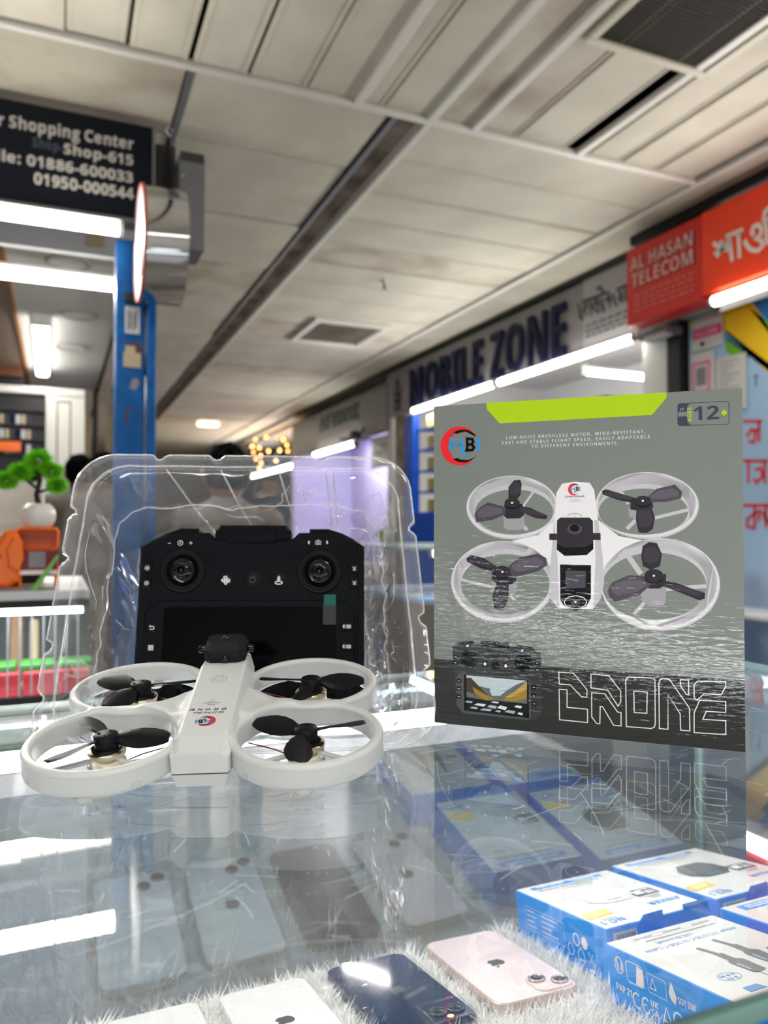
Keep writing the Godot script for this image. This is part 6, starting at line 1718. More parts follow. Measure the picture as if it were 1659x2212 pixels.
	["p",7,9,[539,1078,537,1067,531,1057,522,1047,510,1040,496,1036,481,1034,466,1035,452,1039,440,1045,431,1054,425,1064,423,1076,425,1087,431,1097,440,1106,452,1114,467,1118,482,1120,497,1119,510,1115,522,1108,531,1100,537,1089]],
	["p",10,10,[539,1087,537,1076,531,1066,522,1057,510,1049,496,1045,481,1043,466,1044,452,1048,440,1055,431,1063,425,1074,423,1085,425,1096,431,1107,440,1116,453,1123,467,1127,482,1129,497,1128,511,1124,522,1117,532,1109,537,1098]],
	["p",3,11,[489,1086,487,1082,484,1080,479,1080,475,1082,474,1086,475,1090,479,1092,484,1092,487,1090]],
	["p",13,2,[-876,552,-851,572,-829,586,-726,600,-714,584,-675,584,-668,604,-473,601,-462,572,-423,577,-406,592,-309,577,-287,557,-249,543,-247,136,-277,95,-345,78,-800,88,-849,134,-866,353]],
	["p",14,3,[-851,572,-829,586,-726,600,-714,584,-836,563]],
	["p",14,3,[-668,604,-473,601,-468,561,-664,564]],
	["p",14,3,[-413,586,-309,577,-287,555,-420,569]],
	["p",16,3,[-825,367,-351,368,-324,349,-318,96,-345,78,-800,88,-844,134,-851,326]],
	["p",7,4,[-792,358,-335,352,-333,93,-790,106]],
	["p",17,5,[-773,355,-349,347,-346,196,-772,218]],
	["p",18,6,[-773,275,-720,293,-633,278,-569,269,-491,268,-421,314,-347,350,-345,100,-772,108]],
	["p",17,7,[-607,264,-576,303,-545,269,-491,265,-533,230,-590,225]],
	["p",19,7,[-773,338,-741,340,-679,282,-605,214,-633,194,-720,229,-772,239]],
	["p",20,8,[-731,278,-633,229,-569,203,-633,190,-712,230]],
	["p",20,8,[-347,306,-393,282,-463,235,-519,199,-435,196,-348,224]],
	["p",21,9,[-347,345,-372,318,-435,265,-505,218,-449,229,-347,290]],
	["p",22,8,[-772,204,-633,190,-491,195,-346,189,-345,100,-772,108]],
	["p",23,9,[-785,167,-768,177,-727,175,-737,163]],
	["p",3,9,[-720,152,-694,165,-633,163,-648,146]],
	["p",23,9,[-626,145,-605,161,-555,156,-567,136]],
	["p",3,9,[-598,179,-580,187,-541,185,-550,175]],
	["p",23,9,[-677,120,-651,132,-591,131,-605,116]],
	["p",3,9,[-555,144,-534,163,-484,156,-496,133]],
	["p",23,9,[-502,121,-479,136,-425,132,-438,114]],
	["p",3,9,[-435,161,-419,174,-380,170,-389,154]],
	["p",23,9,[-749,128,-732,139,-691,136,-701,122]],
	["p",3,9,[-413,115,-401,127,-374,122,-381,107]],
	["p",23,9,[-569,119,-556,129,-527,126,-534,114]],
	["p",14,3,[-689,475,-690,461,-695,447,-703,434,-714,423,-727,414,-741,409,-756,406,-771,407,-785,410,-798,417,-808,427,-816,439,-821,452,-823,467,-821,482,-816,496,-808,509,-797,519,-784,528,-770,534,-755,536,-740,535,-726,531,-714,524,-703,515,-695,503,-690,489]],
	["p",7,4,[-706,474,-708,461,-713,450,-721,439,-731,431,-743,425,-756,423,-768,424,-780,428,-791,435,-799,444,-804,456,-805,468,-803,481,-798,492,-791,503,-780,511,-768,517,-755,519,-743,518,-731,514,-720,507,-713,498,-708,486]],
	["p",14,5,[-732,475,-734,466,-738,459,-745,452,-754,449,-763,448,-772,451,-779,456,-783,463,-785,472,-783,481,-778,489,-771,495,-763,498,-754,499,-745,496,-738,491,-734,484]],
	["p",14,3,[-308,474,-310,459,-315,446,-322,433,-332,423,-344,414,-358,409,-372,406,-386,407,-400,411,-412,417,-422,427,-429,438,-434,452,-436,466,-434,480,-429,494,-422,506,-411,517,-399,525,-386,531,-371,533,-357,532,-344,528,-332,522,-322,512,-314,501,-310,488]],
	["p",7,4,[-325,473,-326,460,-331,449,-339,439,-348,431,-360,425,-372,423,-384,424,-395,427,-405,434,-413,444,-417,455,-419,467,-417,479,-412,491,-405,501,-395,509,-384,514,-371,517,-359,516,-348,512,-338,505,-331,496,-326,485]],
	["p",14,5,[-349,474,-351,465,-355,457,-362,452,-370,448,-379,448,-387,450,-394,455,-398,462,-399,471,-398,479,-393,487,-387,493,-379,496,-370,497,-362,495,-355,489,-351,482]],
	["p",14,3,[-615,445,-617,437,-620,430,-625,425,-632,421,-640,419,-647,420,-654,423,-660,428,-663,434,-664,441,-663,449,-659,456,-654,461,-647,465,-640,467,-632,466,-625,463,-620,458,-617,452]],
	["p",14,3,[-537,443,-539,433,-543,425,-549,418,-558,413,-567,411,-576,412,-585,416,-591,422,-595,430,-597,439,-595,448,-591,456,-584,463,-576,468,-567,470,-558,469,-549,465,-543,459,-538,451]],
	["p",14,3,[-469,440,-471,433,-474,426,-479,420,-486,416,-493,415,-501,415,-507,418,-513,423,-516,430,-517,437,-516,444,-513,451,-507,457,-501,460,-493,462,-486,461,-479,458,-474,453,-471,447]],
	["p",3,4,[-630,444,-633,434,-640,430,-647,434,-650,442,-647,451,-640,456,-633,452]],
	["p",3,4,[-483,439,-486,430,-493,426,-500,429,-503,438,-500,447,-493,451,-486,448]],
	["p",7,4,[-845,327,-813,327,-813,299,-845,299]],
	["s",3,5,[-836,312,-822,312],7,0],
	["p",7,4,[-845,272,-813,272,-813,243,-845,244]],
	["s",3,5,[-837,257,-822,257],7,0],
	["p",7,4,[-845,217,-813,216,-813,188,-846,188]],
	["s",3,5,[-837,202,-822,201],7,0],
	["p",7,4,[-314,319,-284,319,-284,292,-314,292]],
	["s",3,5,[-306,305,-292,305],7,0],
	["p",7,4,[-315,262,-284,261,-284,234,-315,234]],
	["s",3,5,[-306,247,-293,247],7,0],
	["p",7,4,[-312,207,-282,207,-282,180,-312,180]],
	["s",3,5,[-304,193,-290,193],7,0],
	["p",7,4,[-870,497,-838,496,-838,467,-870,468]],
	["s",3,5,[-861,482,-846,481],7,0],
	["p",7,4,[-870,454,-838,453,-838,425,-870,425]],
	["s",3,5,[-861,439,-847,438],7,0],
	["p",7,4,[-292,487,-262,486,-262,459,-292,460]],
	["s",3,5,[-283,472,-270,472],7,0],
	["p",7,4,[-289,442,-259,441,-259,414,-289,415]],
	["s",3,5,[-281,427,-267,427],7,0],
	["p",7,3,[-589,501,-590,498,-592,497,-595,498,-596,500,-595,503,-592,504,-590,503]],
	["p",7,3,[-577,501,-578,499,-581,498,-583,499,-584,501,-583,504,-581,505,-578,504]],
	["p",7,3,[-566,502,-567,500,-570,498,-572,499,-573,502,-572,504,-570,505,-567,505]],
	["p",7,3,[-555,503,-556,500,-558,499,-561,500,-562,502,-561,505,-558,506,-556,505]],
	["p",7,3,[-543,504,-544,501,-547,500,-549,501,-550,503,-549,506,-547,507,-544,506]],
	["p",3,3,[-757,563,-759,557,-765,554,-772,556,-774,562,-772,568,-765,571,-759,569]],
	["p",3,3,[-370,553,-372,547,-378,544,-384,546,-387,552,-384,558,-378,560,-372,558]],
	["s",3,3,[-131,420,-33,420,54,316,54,266,18,266,-56,341,-128,339],11,1],
	["s",3,3,[-129,305,-76,305,-77,188,57,186,57,98,-127,100],11,1],
	["s",3,3,[81,422,194,419,270,323,270,253,253,223,187,322,80,330],11,1],
	["s",3,3,[84,298,168,298,250,184,271,183,271,95,224,95,155,210,139,212,136,97,115,97,84,138],11,1],
	["s",3,3,[302,391,309,412,324,419,468,422,483,412,483,128,478,108,459,96,304,94],11,1],
	["s",3,3,[352,329,435,329,432,192,354,190],11,1],
	["s",3,3,[507,393,515,414,529,423,571,422,690,245,691,102,636,102,634,206,562,322,560,100,508,100],11,1],
	["s",3,3,[637,423,686,424,686,331,671,333,637,385],11,1],
	["s",3,3,[718,395,739,422,903,429,902,399,876,346,777,345,735,300,718,315],11,1],
	["s",3,3,[717,219,750,301,902,305,901,237,788,235,768,183,901,185,900,99,716,94],11,1]
	]

# ------------------------------------------------------------------ clear blister tray standing open towards the camera
func tray() -> void:
	var yaw := -0.28
	var lean := 0.40
	var nz := V(sin(yaw), 0, cos(yaw))
	var ex := V(cos(yaw), 0, -sin(yaw))
	var ey := V(0, cos(lean), 0) - nz * sin(lean)
	var t := thing("blister_tray", "crumpled clear plastic blister tray standing open behind the drone", "tray", Transform3D(Basis(ex, ey, ex.cross(ey)), V(0.100, 1.0045, -0.4585)))
	var W := 0.238
	var H := 0.203
	var nse := FastNoiseLite.new()
	nse.seed = 3
	nse.frequency = 22.0
	nse.fractal_octaves = 3
	var crease := FastNoiseLite.new()
	crease.seed = 8
	crease.noise_type = FastNoiseLite.TYPE_CELLULAR
	crease.cellular_return_type = FastNoiseLite.RETURN_DISTANCE2_SUB
	crease.frequency = 30.0
	# levels: [side inset, top inset, foot inset, depth behind the rim, corner radius, roughness of the sheet]
	var lv := [[0.001, 0.001, 0.001, 0.007, 0.026, 0.0], [0.0, 0.0, 0.0, 0.0055, 0.027, 0.0], [0.0, 0.0, 0.0, 0.001, 0.027, 0.0], [0.001, 0.001, 0.001, 0.0, 0.026, 0.0], [0.0105, 0.0095, 0.006, 0.0, 0.026, 0.1], [0.0115, 0.011, 0.007, -0.0028, 0.026, 0.1], [0.013, 0.013, 0.008, -0.0028, 0.026, 0.1], [0.014, 0.0145, 0.009, 0.0005, 0.026, 0.1],
		[0.0150, 0.0138, 0.0095, 0.012, 0.027, 0.5], [0.0158, 0.0140, 0.010, 0.024, 0.028, 0.7], [0.0166, 0.0143, 0.0105, 0.036, 0.029, 0.8], [0.0174, 0.0146, 0.011, 0.047, 0.030, 0.8], [0.0186, 0.0150, 0.0115, 0.050, 0.030, 0.7], [0.0194, 0.0153, 0.012, 0.064, 0.031, 0.7], [0.0202, 0.0156, 0.0125, 0.080, 0.032, 0.6], [0.0210, 0.0158, 0.013, 0.096, 0.033, 0.6], [0.0218, 0.0160, 0.0135, 0.112, 0.034, 0.6], [0.0228, 0.0165, 0.014, 0.128, 0.034, 0.6], [0.026, 0.020, 0.016, 0.138, 0.032, 0.6], [0.036, 0.030, 0.026, 0.142, 0.028, 0.9], [0.050, 0.046, 0.042, 0.141, 0.020, 0.9], [0.066, 0.062, 0.056, 0.142, 0.012, 0.9], [0.084, 0.078, 0.070, 0.142, 0.010, 0.6], [0.100, 0.092, 0.085, 0.142, 0.006, 0.4]]
	var N := 320
	var grid := []
	for l in lv:
		var w: float = W * 0.5 - l[0]
		var h: float = (H - l[1] - l[2]) * 0.5
		var mid: float = l[2] + h
		var r: float = minf(l[4], minf(w, h) - 0.001)
		var ring := PackedVector3Array()
		for j in N:
			# walk round the rounded rectangle, corner by corner
			var q := j / float(N) * 4.0
			var side := int(q)
			var f := q - side
			var p: Vector2
			var straight := [2 * (w - r), 2 * (h - r), 2 * (w - r), 2 * (h - r)]
			var arc := PI * 0.5 * r
			var tot: float = straight[side] + arc
			var d: float = f * tot
			var c: Vector2 = [Vector2(w - r, h - r), Vector2(-w + r, h - r), Vector2(-w + r, -h + r), Vector2(w - r, -h + r)][side]
			if d < arc:
				var a: float = (side + d / arc) * PI * 0.5
				p = c + Vector2(cos(a), sin(a)) * r
			else:
				var a2: float = (side + 1) * PI * 0.5
				p = c + Vector2(cos(a2), sin(a2)) * r + Vector2(-sin(a2), cos(a2)) * (d - arc)
			# flared towards the foot, notched at the rim
			p.y += mid - H * 0.5
			var hh := H * 0.5
			p.x *= 1.0 + 0.035 * clampf(-p.y / hh, -1.0, 1.0)
			var z: float = -l[3]
			if l[0] < 0.002:
				for n in [[-1, 0.057], [-1, 0.024], [-1, -0.034], [-1, -0.066], [1, 0.045], [1, -0.02], [1, -0.055]]:
					if p.x * n[0] > w * 0.8 and absf(p.y - n[1]) < 0.0046:
						p.x -= n[0] * 0.0042 * minf(1.0, (1.0 - absf(p.y - n[1]) / 0.0046) * 1.8)
				for n in [-0.060, -0.021, 0.052]:
					if p.y > hh * 0.8 and absf(p.x - n) < 0.0046:
						p.y -= 0.0038 * minf(1.0, (1.0 - absf(p.x - n) / 0.0046) * 1.8)
			var v := V(p.x, p.y + hh, z)
			var amp: float = l[5]
			if amp > 0.0:
				var right := clampf((p.x - 0.03) / 0.06, 0.0, 1.0)
				var o := nse.get_noise_3d(v.x, v.y, v.z) * 0.0055 * amp + 0.0012 * amp
				var cz := crease.get_noise_3d(v.x * 0.8, v.y * 1.2, v.z * 1.4)
				o += (cz + 0.55) * 0.0075 * amp * (0.8 + 0.5 * right)
				o += crease.get_noise_3d(v.x * 2.1 + 5.0, v.y * 1.7, v.z * 2.4) * 0.0030 * amp
				var out := Vector2(p.x / w, p.y / hh).normalized()
				v.x += out.x * o + right * absf(nse.get_noise_3d(v.x + 3.0, v.y * 1.6, v.z)) * 0.007 * amp
				v.y += out.y * o
				v.z += o * 0.6
				# upright flutes low on the left wall
				if p.x < -w * 0.6 and p.y < 0.03 and l[3] > 0.005 and l[3] < 0.09:
					v.x -= 0.0016 * absf(sin(v.z * 420.0))
			# keep the foot of the tray on the glass
			var wy := (ey * v.y + ex.cross(ey) * v.z).y + 1.0045
			if wy < 1.0012:
				v.y += (1.0012 - wy) / cos(lean)
			ring.append(v)
		grid.append(ring)
	var st := S(Color.WHITE, 0)
	for i in grid.size() - 1:
		for j in N:
			var k := (j + 1) % N
			quad(st, grid[i][j], grid[i][k], grid[i + 1][k], grid[i + 1][j])
	var c := Vector3()
	for v in grid[-1]:
		c += v
	c /= N
	for j in N:
		tri(st, grid[-1][j], grid[-1][(j + 1) % N], c)
	part("sheet", st, M["blister"], t)
	# back face of the sheet, a little behind the front one
	var bk := S(Color.WHITE, 0)
	var off := []
	for i in range(3, grid.size()):
		var ring := PackedVector3Array()
		for j in N:
			var v: Vector3 = grid[i][j]
			var d := V(v.x, v.y - H * 0.5, 0).normalized()
			ring.append(v + d * 0.0007 + V(0, 0, -0.0006 + 0.0005 * nse.get_noise_3d(v.x * 3.0, v.y * 3.0, v.z * 3.0)))
		off.append(ring)
	for i in off.size() - 1:
		for j in N:
			var k := (j + 1) % N
			quad(bk, off[i][j], off[i + 1][j], off[i + 1][k], off[i][k])
	for j in N:
		tri(bk, off[-1][j], c + V(0, 0, -0.0006), off[-1][(j + 1) % N])
	part("sheet_back", bk, M["blister"], t)
	# beaded lips pressed into the sheet
	var b1 := []
	var b2 := []
	var b3 := []
	var b4 := []
	for j in range(0, N):
		b1.append(grid[3][j] + V(0, 0, 0.0002))
		b2.append(grid[5][j] + V(0, 0, 0.0003))
		b3.append(grid[12][j])
		b4.append(grid[18][j])
	part("rim_bead", tube(S(Color.WHITE, 0), b1, 0.0007, 6, false, true), M["blister_bead"], t)
	part("rim_bead", tube(S(Color.WHITE, 0), b2, 0.0008, 6, false, true), M["blister_bead"], t)
	part("step_bead", tube(S(Color.WHITE, 0), b3, 0.0006, 6, false, true), M["blister_bead"], t)
	part("step_bead", tube(S(Color.WHITE, 0), b4, 0.0006, 6, false, true), M["blister_bead"], t)
	# sharp folds wandering over the crumpled walls
	var cr := RandomNumberGenerator.new()
	cr.seed = 23
	var folds := S(Color.WHITE, 0)
	for n in 46:
		var li := cr.randf_range(8.0, 19.0)
		var jj := cr.randf_range(0.0, float(N))
		if n % 3 == 0:
			jj = cr.randf_range(N * 0.86, N * 1.06)
		var di := cr.randf_range(-0.9, 0.9)
		var dj := cr.randf_range(-4.0, 4.0)
		var pts := []
		var rad := []
		var m := cr.randi_range(5, 9)
		for q in m:
			var i0 := clampi(int(li), 7, grid.size() - 3)
			var f0 := clampf(li - i0, 0.0, 1.0)
			var j0 := posmod(int(jj), N)
			pts.append(grid[i0][j0].lerp(grid[i0 + 1][j0], f0))
			rad.append(0.0005 * sin(PI * (q + 0.6) / (m + 0.2)))
			li = clampf(li + di + cr.randfn() * 0.3, 7.2, 20.0)
			jj += dj + cr.randfn()
		tube(folds, pts, rad, 5)
	part("folds", folds, M["blister_bead"], t).set_meta("kind", "stuff")
	# diagonal stiffening ribs across the upper wall
	for q in [[-0.055, 0.026], [-0.018, 0.034], [0.022, 0.040], [0.055, 0.048], [0.06, 0.052]]:
		part("rib", tube(S(Color.WHITE, 0), [V(q[0], H - 0.012, -0.0005), V(q[0] * 0.95 + 0.008, H - 0.0145, -0.05), V(q[0] * 0.85 + 0.02, H - 0.017, -0.12), V(q[0] * 0.8 + 0.03, H - 0.05, -0.1405)], 0.0008, 6), M["blister_bead"], t)

# ------------------------------------------------------------------ remote control with screen
func remote_control() -> void:
	var yaw := -0.3718
	var lean := 0.1838
	var nz := V(sin(yaw), 0, cos(yaw))
	var ex := V(cos(yaw), 0, -sin(yaw))
	var ey := V(0, cos(lean), 0) - nz * sin(lean)
	var t := thing("remote_control", "black drone remote control with a large dark screen, standing in the tray", "remote control", Transform3D(Basis(ex, ey, ex.cross(ey)), V(0.131, 1.006, -0.5699)))
	var k := 0.001
	var Z := at(0, 0, 0)
	# body outline (millimetres, x right, y up)
	part("body", slab(S(), pv([-87, 8, -80, 0.5, 80, 0.5, 87, 8, 87, 118, 86.5, 122, 79, 127, 68, 131, 55, 132.5, 36, 132.5, 31, 127.5, -29, 127.5, -34, 132.5, -55, 133, -68, 131, -79, 127, -87.5, 122, -87, 118], k), at(0, 0, -0.022), 0.022, 0.0018), M["remote_body"], t)
	part("side_grip", slab(S(), pv([82, 6, 87, 10, 87.2, 121, 82, 124.5], k), at(0, 0, -0.016), 0.0166, 0.0004), M["remote_dark"], t)
	# shoulder buttons behind the top edge
	part("shoulder_button", slab(S(), pv([-81, 124, -78, 128.5, -68, 133, -58, 136.6, -43.5, 136.6, -42.5, 128, -60, 126], k), at(0, 0, -0.018), 0.014, 0.0012), M["remote_dark"], t)
	part("shoulder_button", slab(S(), pv([81, 124, 79, 128, 70, 132.5, 58.7, 136.2, 44, 136.2, 43, 128, 60, 126], k), at(0, 0, -0.018), 0.014, 0.0012), M["remote_dark"], t)
	var h := part("antenna_handle", slab(S(), pv([-29.5, 126, -29.5, 134, -26, 138.2, 26, 138.2, 29.8, 134, 29.8, 126], k), at(0, 0, -0.016), 0.018, 0.0018), M["remote_dark"], t)
	part("latch", slab(S(), pv([-14.4, 124.6, 17, 124.6, 19, 126.5, 19.5, 131, 18, 133.5, -19, 133.5, -20, 131, -19.6, 126.5], k), at(0, 0, -0.004), 0.0065, 0.0008), M["remote_dark"], h)
	# sticks
	for s in [-1.0, 1.0]:
		var c := V(-0.0534, 0.1023, 0) if s < 0 else V(0.0524, 0.1015, 0)
		var X := Transform3D(Basis(V(1, 0, 0), V(0, 0, 1), V(0, -1, 0)), c)
		var j := part("stick_housing", lathe(S(Color.WHITE, 0), X, [Vector2(0.0172, 0.0), Vector2(0.0166, 0.0016), Vector2(0.0158, 0.0018), Vector2(0.0144, 0.0006), Vector2(0.0142, 0.0016), Vector2(0.0132, 0.002), Vector2(0.0122, 0.0004), Vector2(0.0120, -0.002)], 56), M["black_rubber"], t)
		part("stick_dome", lathe(S(Color.WHITE, 0), X, [Vector2(0.0119, -0.0014), Vector2(0.0108, 0.0022), Vector2(0.0085, 0.0052), Vector2(0.0056, 0.0074), Vector2(0.0032, 0.0082), Vector2(0.0028, 0.0080), Vector2(0.0027, 0.0045), Vector2(0, 0.0042)], 48), M["black_gloss"], j)
	# round buttons
	for q in [[-19.8, 94.7, 5.4], [0.8, 95.2, 6.6], [21.0, 94.9, 5.4]]:
		var X := Transform3D(Basis(V(1, 0, 0), V(0, 0, 1), V(0, -1, 0)), V(q[0] * k, q[1] * k, 0))
		var rr: float = q[2] * k
		var b := part("round_button", lathe(S(Color.WHITE, 0), X, [Vector2(rr + 0.0008, 0.0), Vector2(rr + 0.0004, 0.0005), Vector2(rr, 0.0001), Vector2(rr - 0.0002, 0.0012), Vector2(rr - 0.0010, 0.0015), Vector2(0, 0.0013)], 40), M["black_plastic"], t)
		var ic := S()
		var I := at(q[0] * k, q[1] * k, 0.0016)
		if q[0] < -1.0:
			stroke(ic, circ(Vector2.ZERO, 0.0031, 0.0013, 20), 0.0009, I, true)
			stroke(ic, circ(Vector2.ZERO, 0.0013, 0.0031, 20), 0.0009, I, true)
			flat(ic, pv([1.6, -0.2, 3.4, -1.2, 2.0, -2.2], k), I)
			flat(ic, pv([-0.9, 2.0, -2.3, 2.6, -1.2, 3.6], k), I)
			flat(ic, circ(Vector2.ZERO, 0.0014, 0.0014, 12), I)
			part("icon", ic, M["icon_white"], b)
		elif q[0] < 10.0:
			stroke(ic, pv([0, 0.4, 0, 2.7], k), 0.0007, I)
			stroke(ic, circ(Vector2.ZERO, 0.0023, 0.0023, 24).slice(7, 24) + circ(Vector2.ZERO, 0.0023, 0.0023, 24).slice(0, 6), 0.0006, I)
			part("icon", ic, M["icon_dim"], b)
		else:
			flat(ic, pv([0, 3.4, 1.4, 1.5, 0.5, 1.5, 0.5, 0.4, 1.4, 0.4, 0, -1.2, -1.4, 0.4, -0.5, 0.4, -0.5, 1.5, -1.4, 1.5], k), I)
			stroke(ic, circ(Vector2(0, -0.0021), 0.0027, 0.0012, 20), 0.0008, I, true)
			part("icon", ic, M["icon_white"], b)
	for i in 5:
		part("indicator", cyl(S(), Transform3D(Basis(V(1, 0, 0), V(0, 0, 1), V(0, -1, 0)), V(lerpf(-0.0064, 0.0079, i / 4.0), 0.1108, 0)), 0.0006, -0.001, 0.0002, 10), M["lcd_led"], t)
	# screen housing, proud of the body
	var hs := part("screen_bezel", slab(S(), pv([-80.6, 6, -76, 2, 75.5, 2, 80, 6, 80, 68, 78.5, 72, 74.5, 76, 69.5, 78.6, 66, 79.4, -66.6, 79.4, -70, 78.6, -75.5, 75.5, -79, 72, -80.6, 68], k), Z, 0.0022, 0.0012), M["remote_body"], t)
	part("screen", slab(S(), rrect(-0.0657, 0.006, 0.0655, 0.074, 0.0022, 4), at(0, 0, 0.0022), 0.0006, 0.0003), M["screen_glass"], hs)
	var film := part("film_tab", flat(S(), pv([56.0, 75.2, 65.3, 75.2, 65.3, 83.4, 56.2, 83.4], k), at(0, 0, 0.0031)), M["tape_green"], t)
	part("clear_tail", flat(S(), rrect(0.0555, 0.0604, 0.0654, 0.0752, 0.0006, 2), at(0, 0, 0.0030)), M["tape_clear"], film)
	# square keys
	var keys := [[-74, 58.6, 4.2, 3.2, 0], [-73.9, 43.6, 4.2, 3.2, 1], [-73.9, 29.6, 4.2, 3.2, 2], [73.6, 59.0, 4.2, 3.2, 3], [73.6, 43.9, 4.2, 3.2, 4], [73.0, 29.6, 4.2, 3.2, 5], [-80.6, 104.4, 3.7, 4.0, 6], [-80.5, 92.7, 3.7, 4.0, 7], [79.4, 103.9, 3.7, 4.0, 8], [79.5, 92.7, 3.7, 4.0, 9]]
	for q in keys:
		var zf: float = 0.0022 if q[4] < 6 else 0.0
		var b := part("square_key", slab(S(), rrect(-q[2] * k, -q[3] * k, q[2] * k, q[3] * k, 0.0012, 3), at(q[0] * k, q[1] * k, zf), 0.0011, 0.0006), M["black_plastic"], t)
		var I := at(q[0] * k, q[1] * k, zf + 0.00125)
		var ic := S()
		match q[4]:
			0:
				stroke(ic, pv([-1.4, 1.0, 1.0, 1.0, 1.7, 0.2, 1.5, -0.9, 0.8, -1.3, -1.6, -1.3], k), 0.0006, I)
				flat(ic, pv([-2.2, 1.0, -0.9, 2.0, -0.9, 0.0], k), I)
			1, 2:
				for a in [[-1.0, 1.0], [1.0, 1.0], [-1.0, -1.0], [1.0, -1.0]]:
					stroke(ic, rrect((a[0] - 0.75) * k, (a[1] - 0.75) * k, (a[0] + 0.75) * k, (a[1] + 0.75) * k, 0.0004, 2), 0.0005, I, true)
			3, 4, 5:
				var up: float = 1.0 if q[4] == 3 else -1.0
				flat(ic, pv([-2.0, 1.6 * up, -3.0, 0.2 * up, -2.4, 0.2 * up, -2.4, -1.5 * up, -1.6, -1.5 * up, -1.6, 0.2 * up, -1.0, 0.2 * up], k), I)
				stroke(ic, pv([-0.4, -1.6, -0.4, 1.6], k), 0.0003, I)
				stroke(ic, rrect(0.0005, -0.0011, 0.0031, 0.0009, 0.0004, 2), 0.0006, I, true)
				flat(ic, circ(Vector2(0.0018, -0.0001), 0.0006, 0.0006, 10), I)
			6, 7:
				stroke(ic, circ(Vector2.ZERO, 0.0016, 0.0016, 18), 0.0004, I, true)
				flat(ic, circ(Vector2.ZERO, 0.0007, 0.0007, 12), I)
				stroke(ic, pv([-1.2, 0, 1.2, 0] if q[4] == 6 else [-0.8, -0.6, 0.8, 0.8], k), 0.0004, I)
			_:
				stroke(ic, pv([-1.4, 1.2, 0, 0.2, 1.4, 1.2], k), 0.0005, I)
				stroke(ic, pv([-1.2, -0.8, 0, -1.5, 1.4, -0.8], k), 0.0005, I)
				flat(ic, circ(Vector2.ZERO, 0.0007, 0.0007, 10), I)
		part("icon", ic, M["icon_white"], b)
	# printed marks under the shoulder buttons
	var mk := S()
	var P := at(0, 0, 0.00008)
	stroke(mk, pv([-66, 124, -63.8, 124], k), 0.0005, P)
	stroke(mk, circ(Vector2(-0.0564, 0.1242), 0.0019, 0.0019, 20), 0.0005, P, true)
	stroke(mk, pv([-56.9, 123.6, -55.6, 125.2], k), 0.0006, P)
	stroke(mk, pv([-49.6, 124.2, -47.0, 124.2], k), 0.0006, P)
	stroke(mk, pv([-48.3, 122.9, -48.3, 125.5], k), 0.0006, P)
	for s in [-1.0, 1.0]:
		var x0: float = 50.95 + s * 7.1
		var u: float = -s
		flat(mk, pv([x0, 124.6 + 1.5 * u, x0 - 1.1, 124.6 + 0.2 * u, x0 - 0.4, 124.6 + 0.2 * u, x0 - 0.4, 124.6 - 1.4 * u, x0 + 0.4, 124.6 - 1.4 * u, x0 + 0.4, 124.6 + 0.2 * u, x0 + 1.1, 124.6 + 0.2 * u], k), P)
	stroke(mk, pv([48.9, 123.1, 53.1, 123.1, 53.1, 125.5, 52.1, 125.5, 51.7, 126.3, 50.3, 126.3, 49.9, 125.5, 48.9, 125.5], k), 0.0004, P, true)
	stroke(mk, circ(Vector2(0.051, 0.1243), 0.0008, 0.0008, 14), 0.0004, P, true)
	part("printed_marks", mk, M["icon_white"], t)

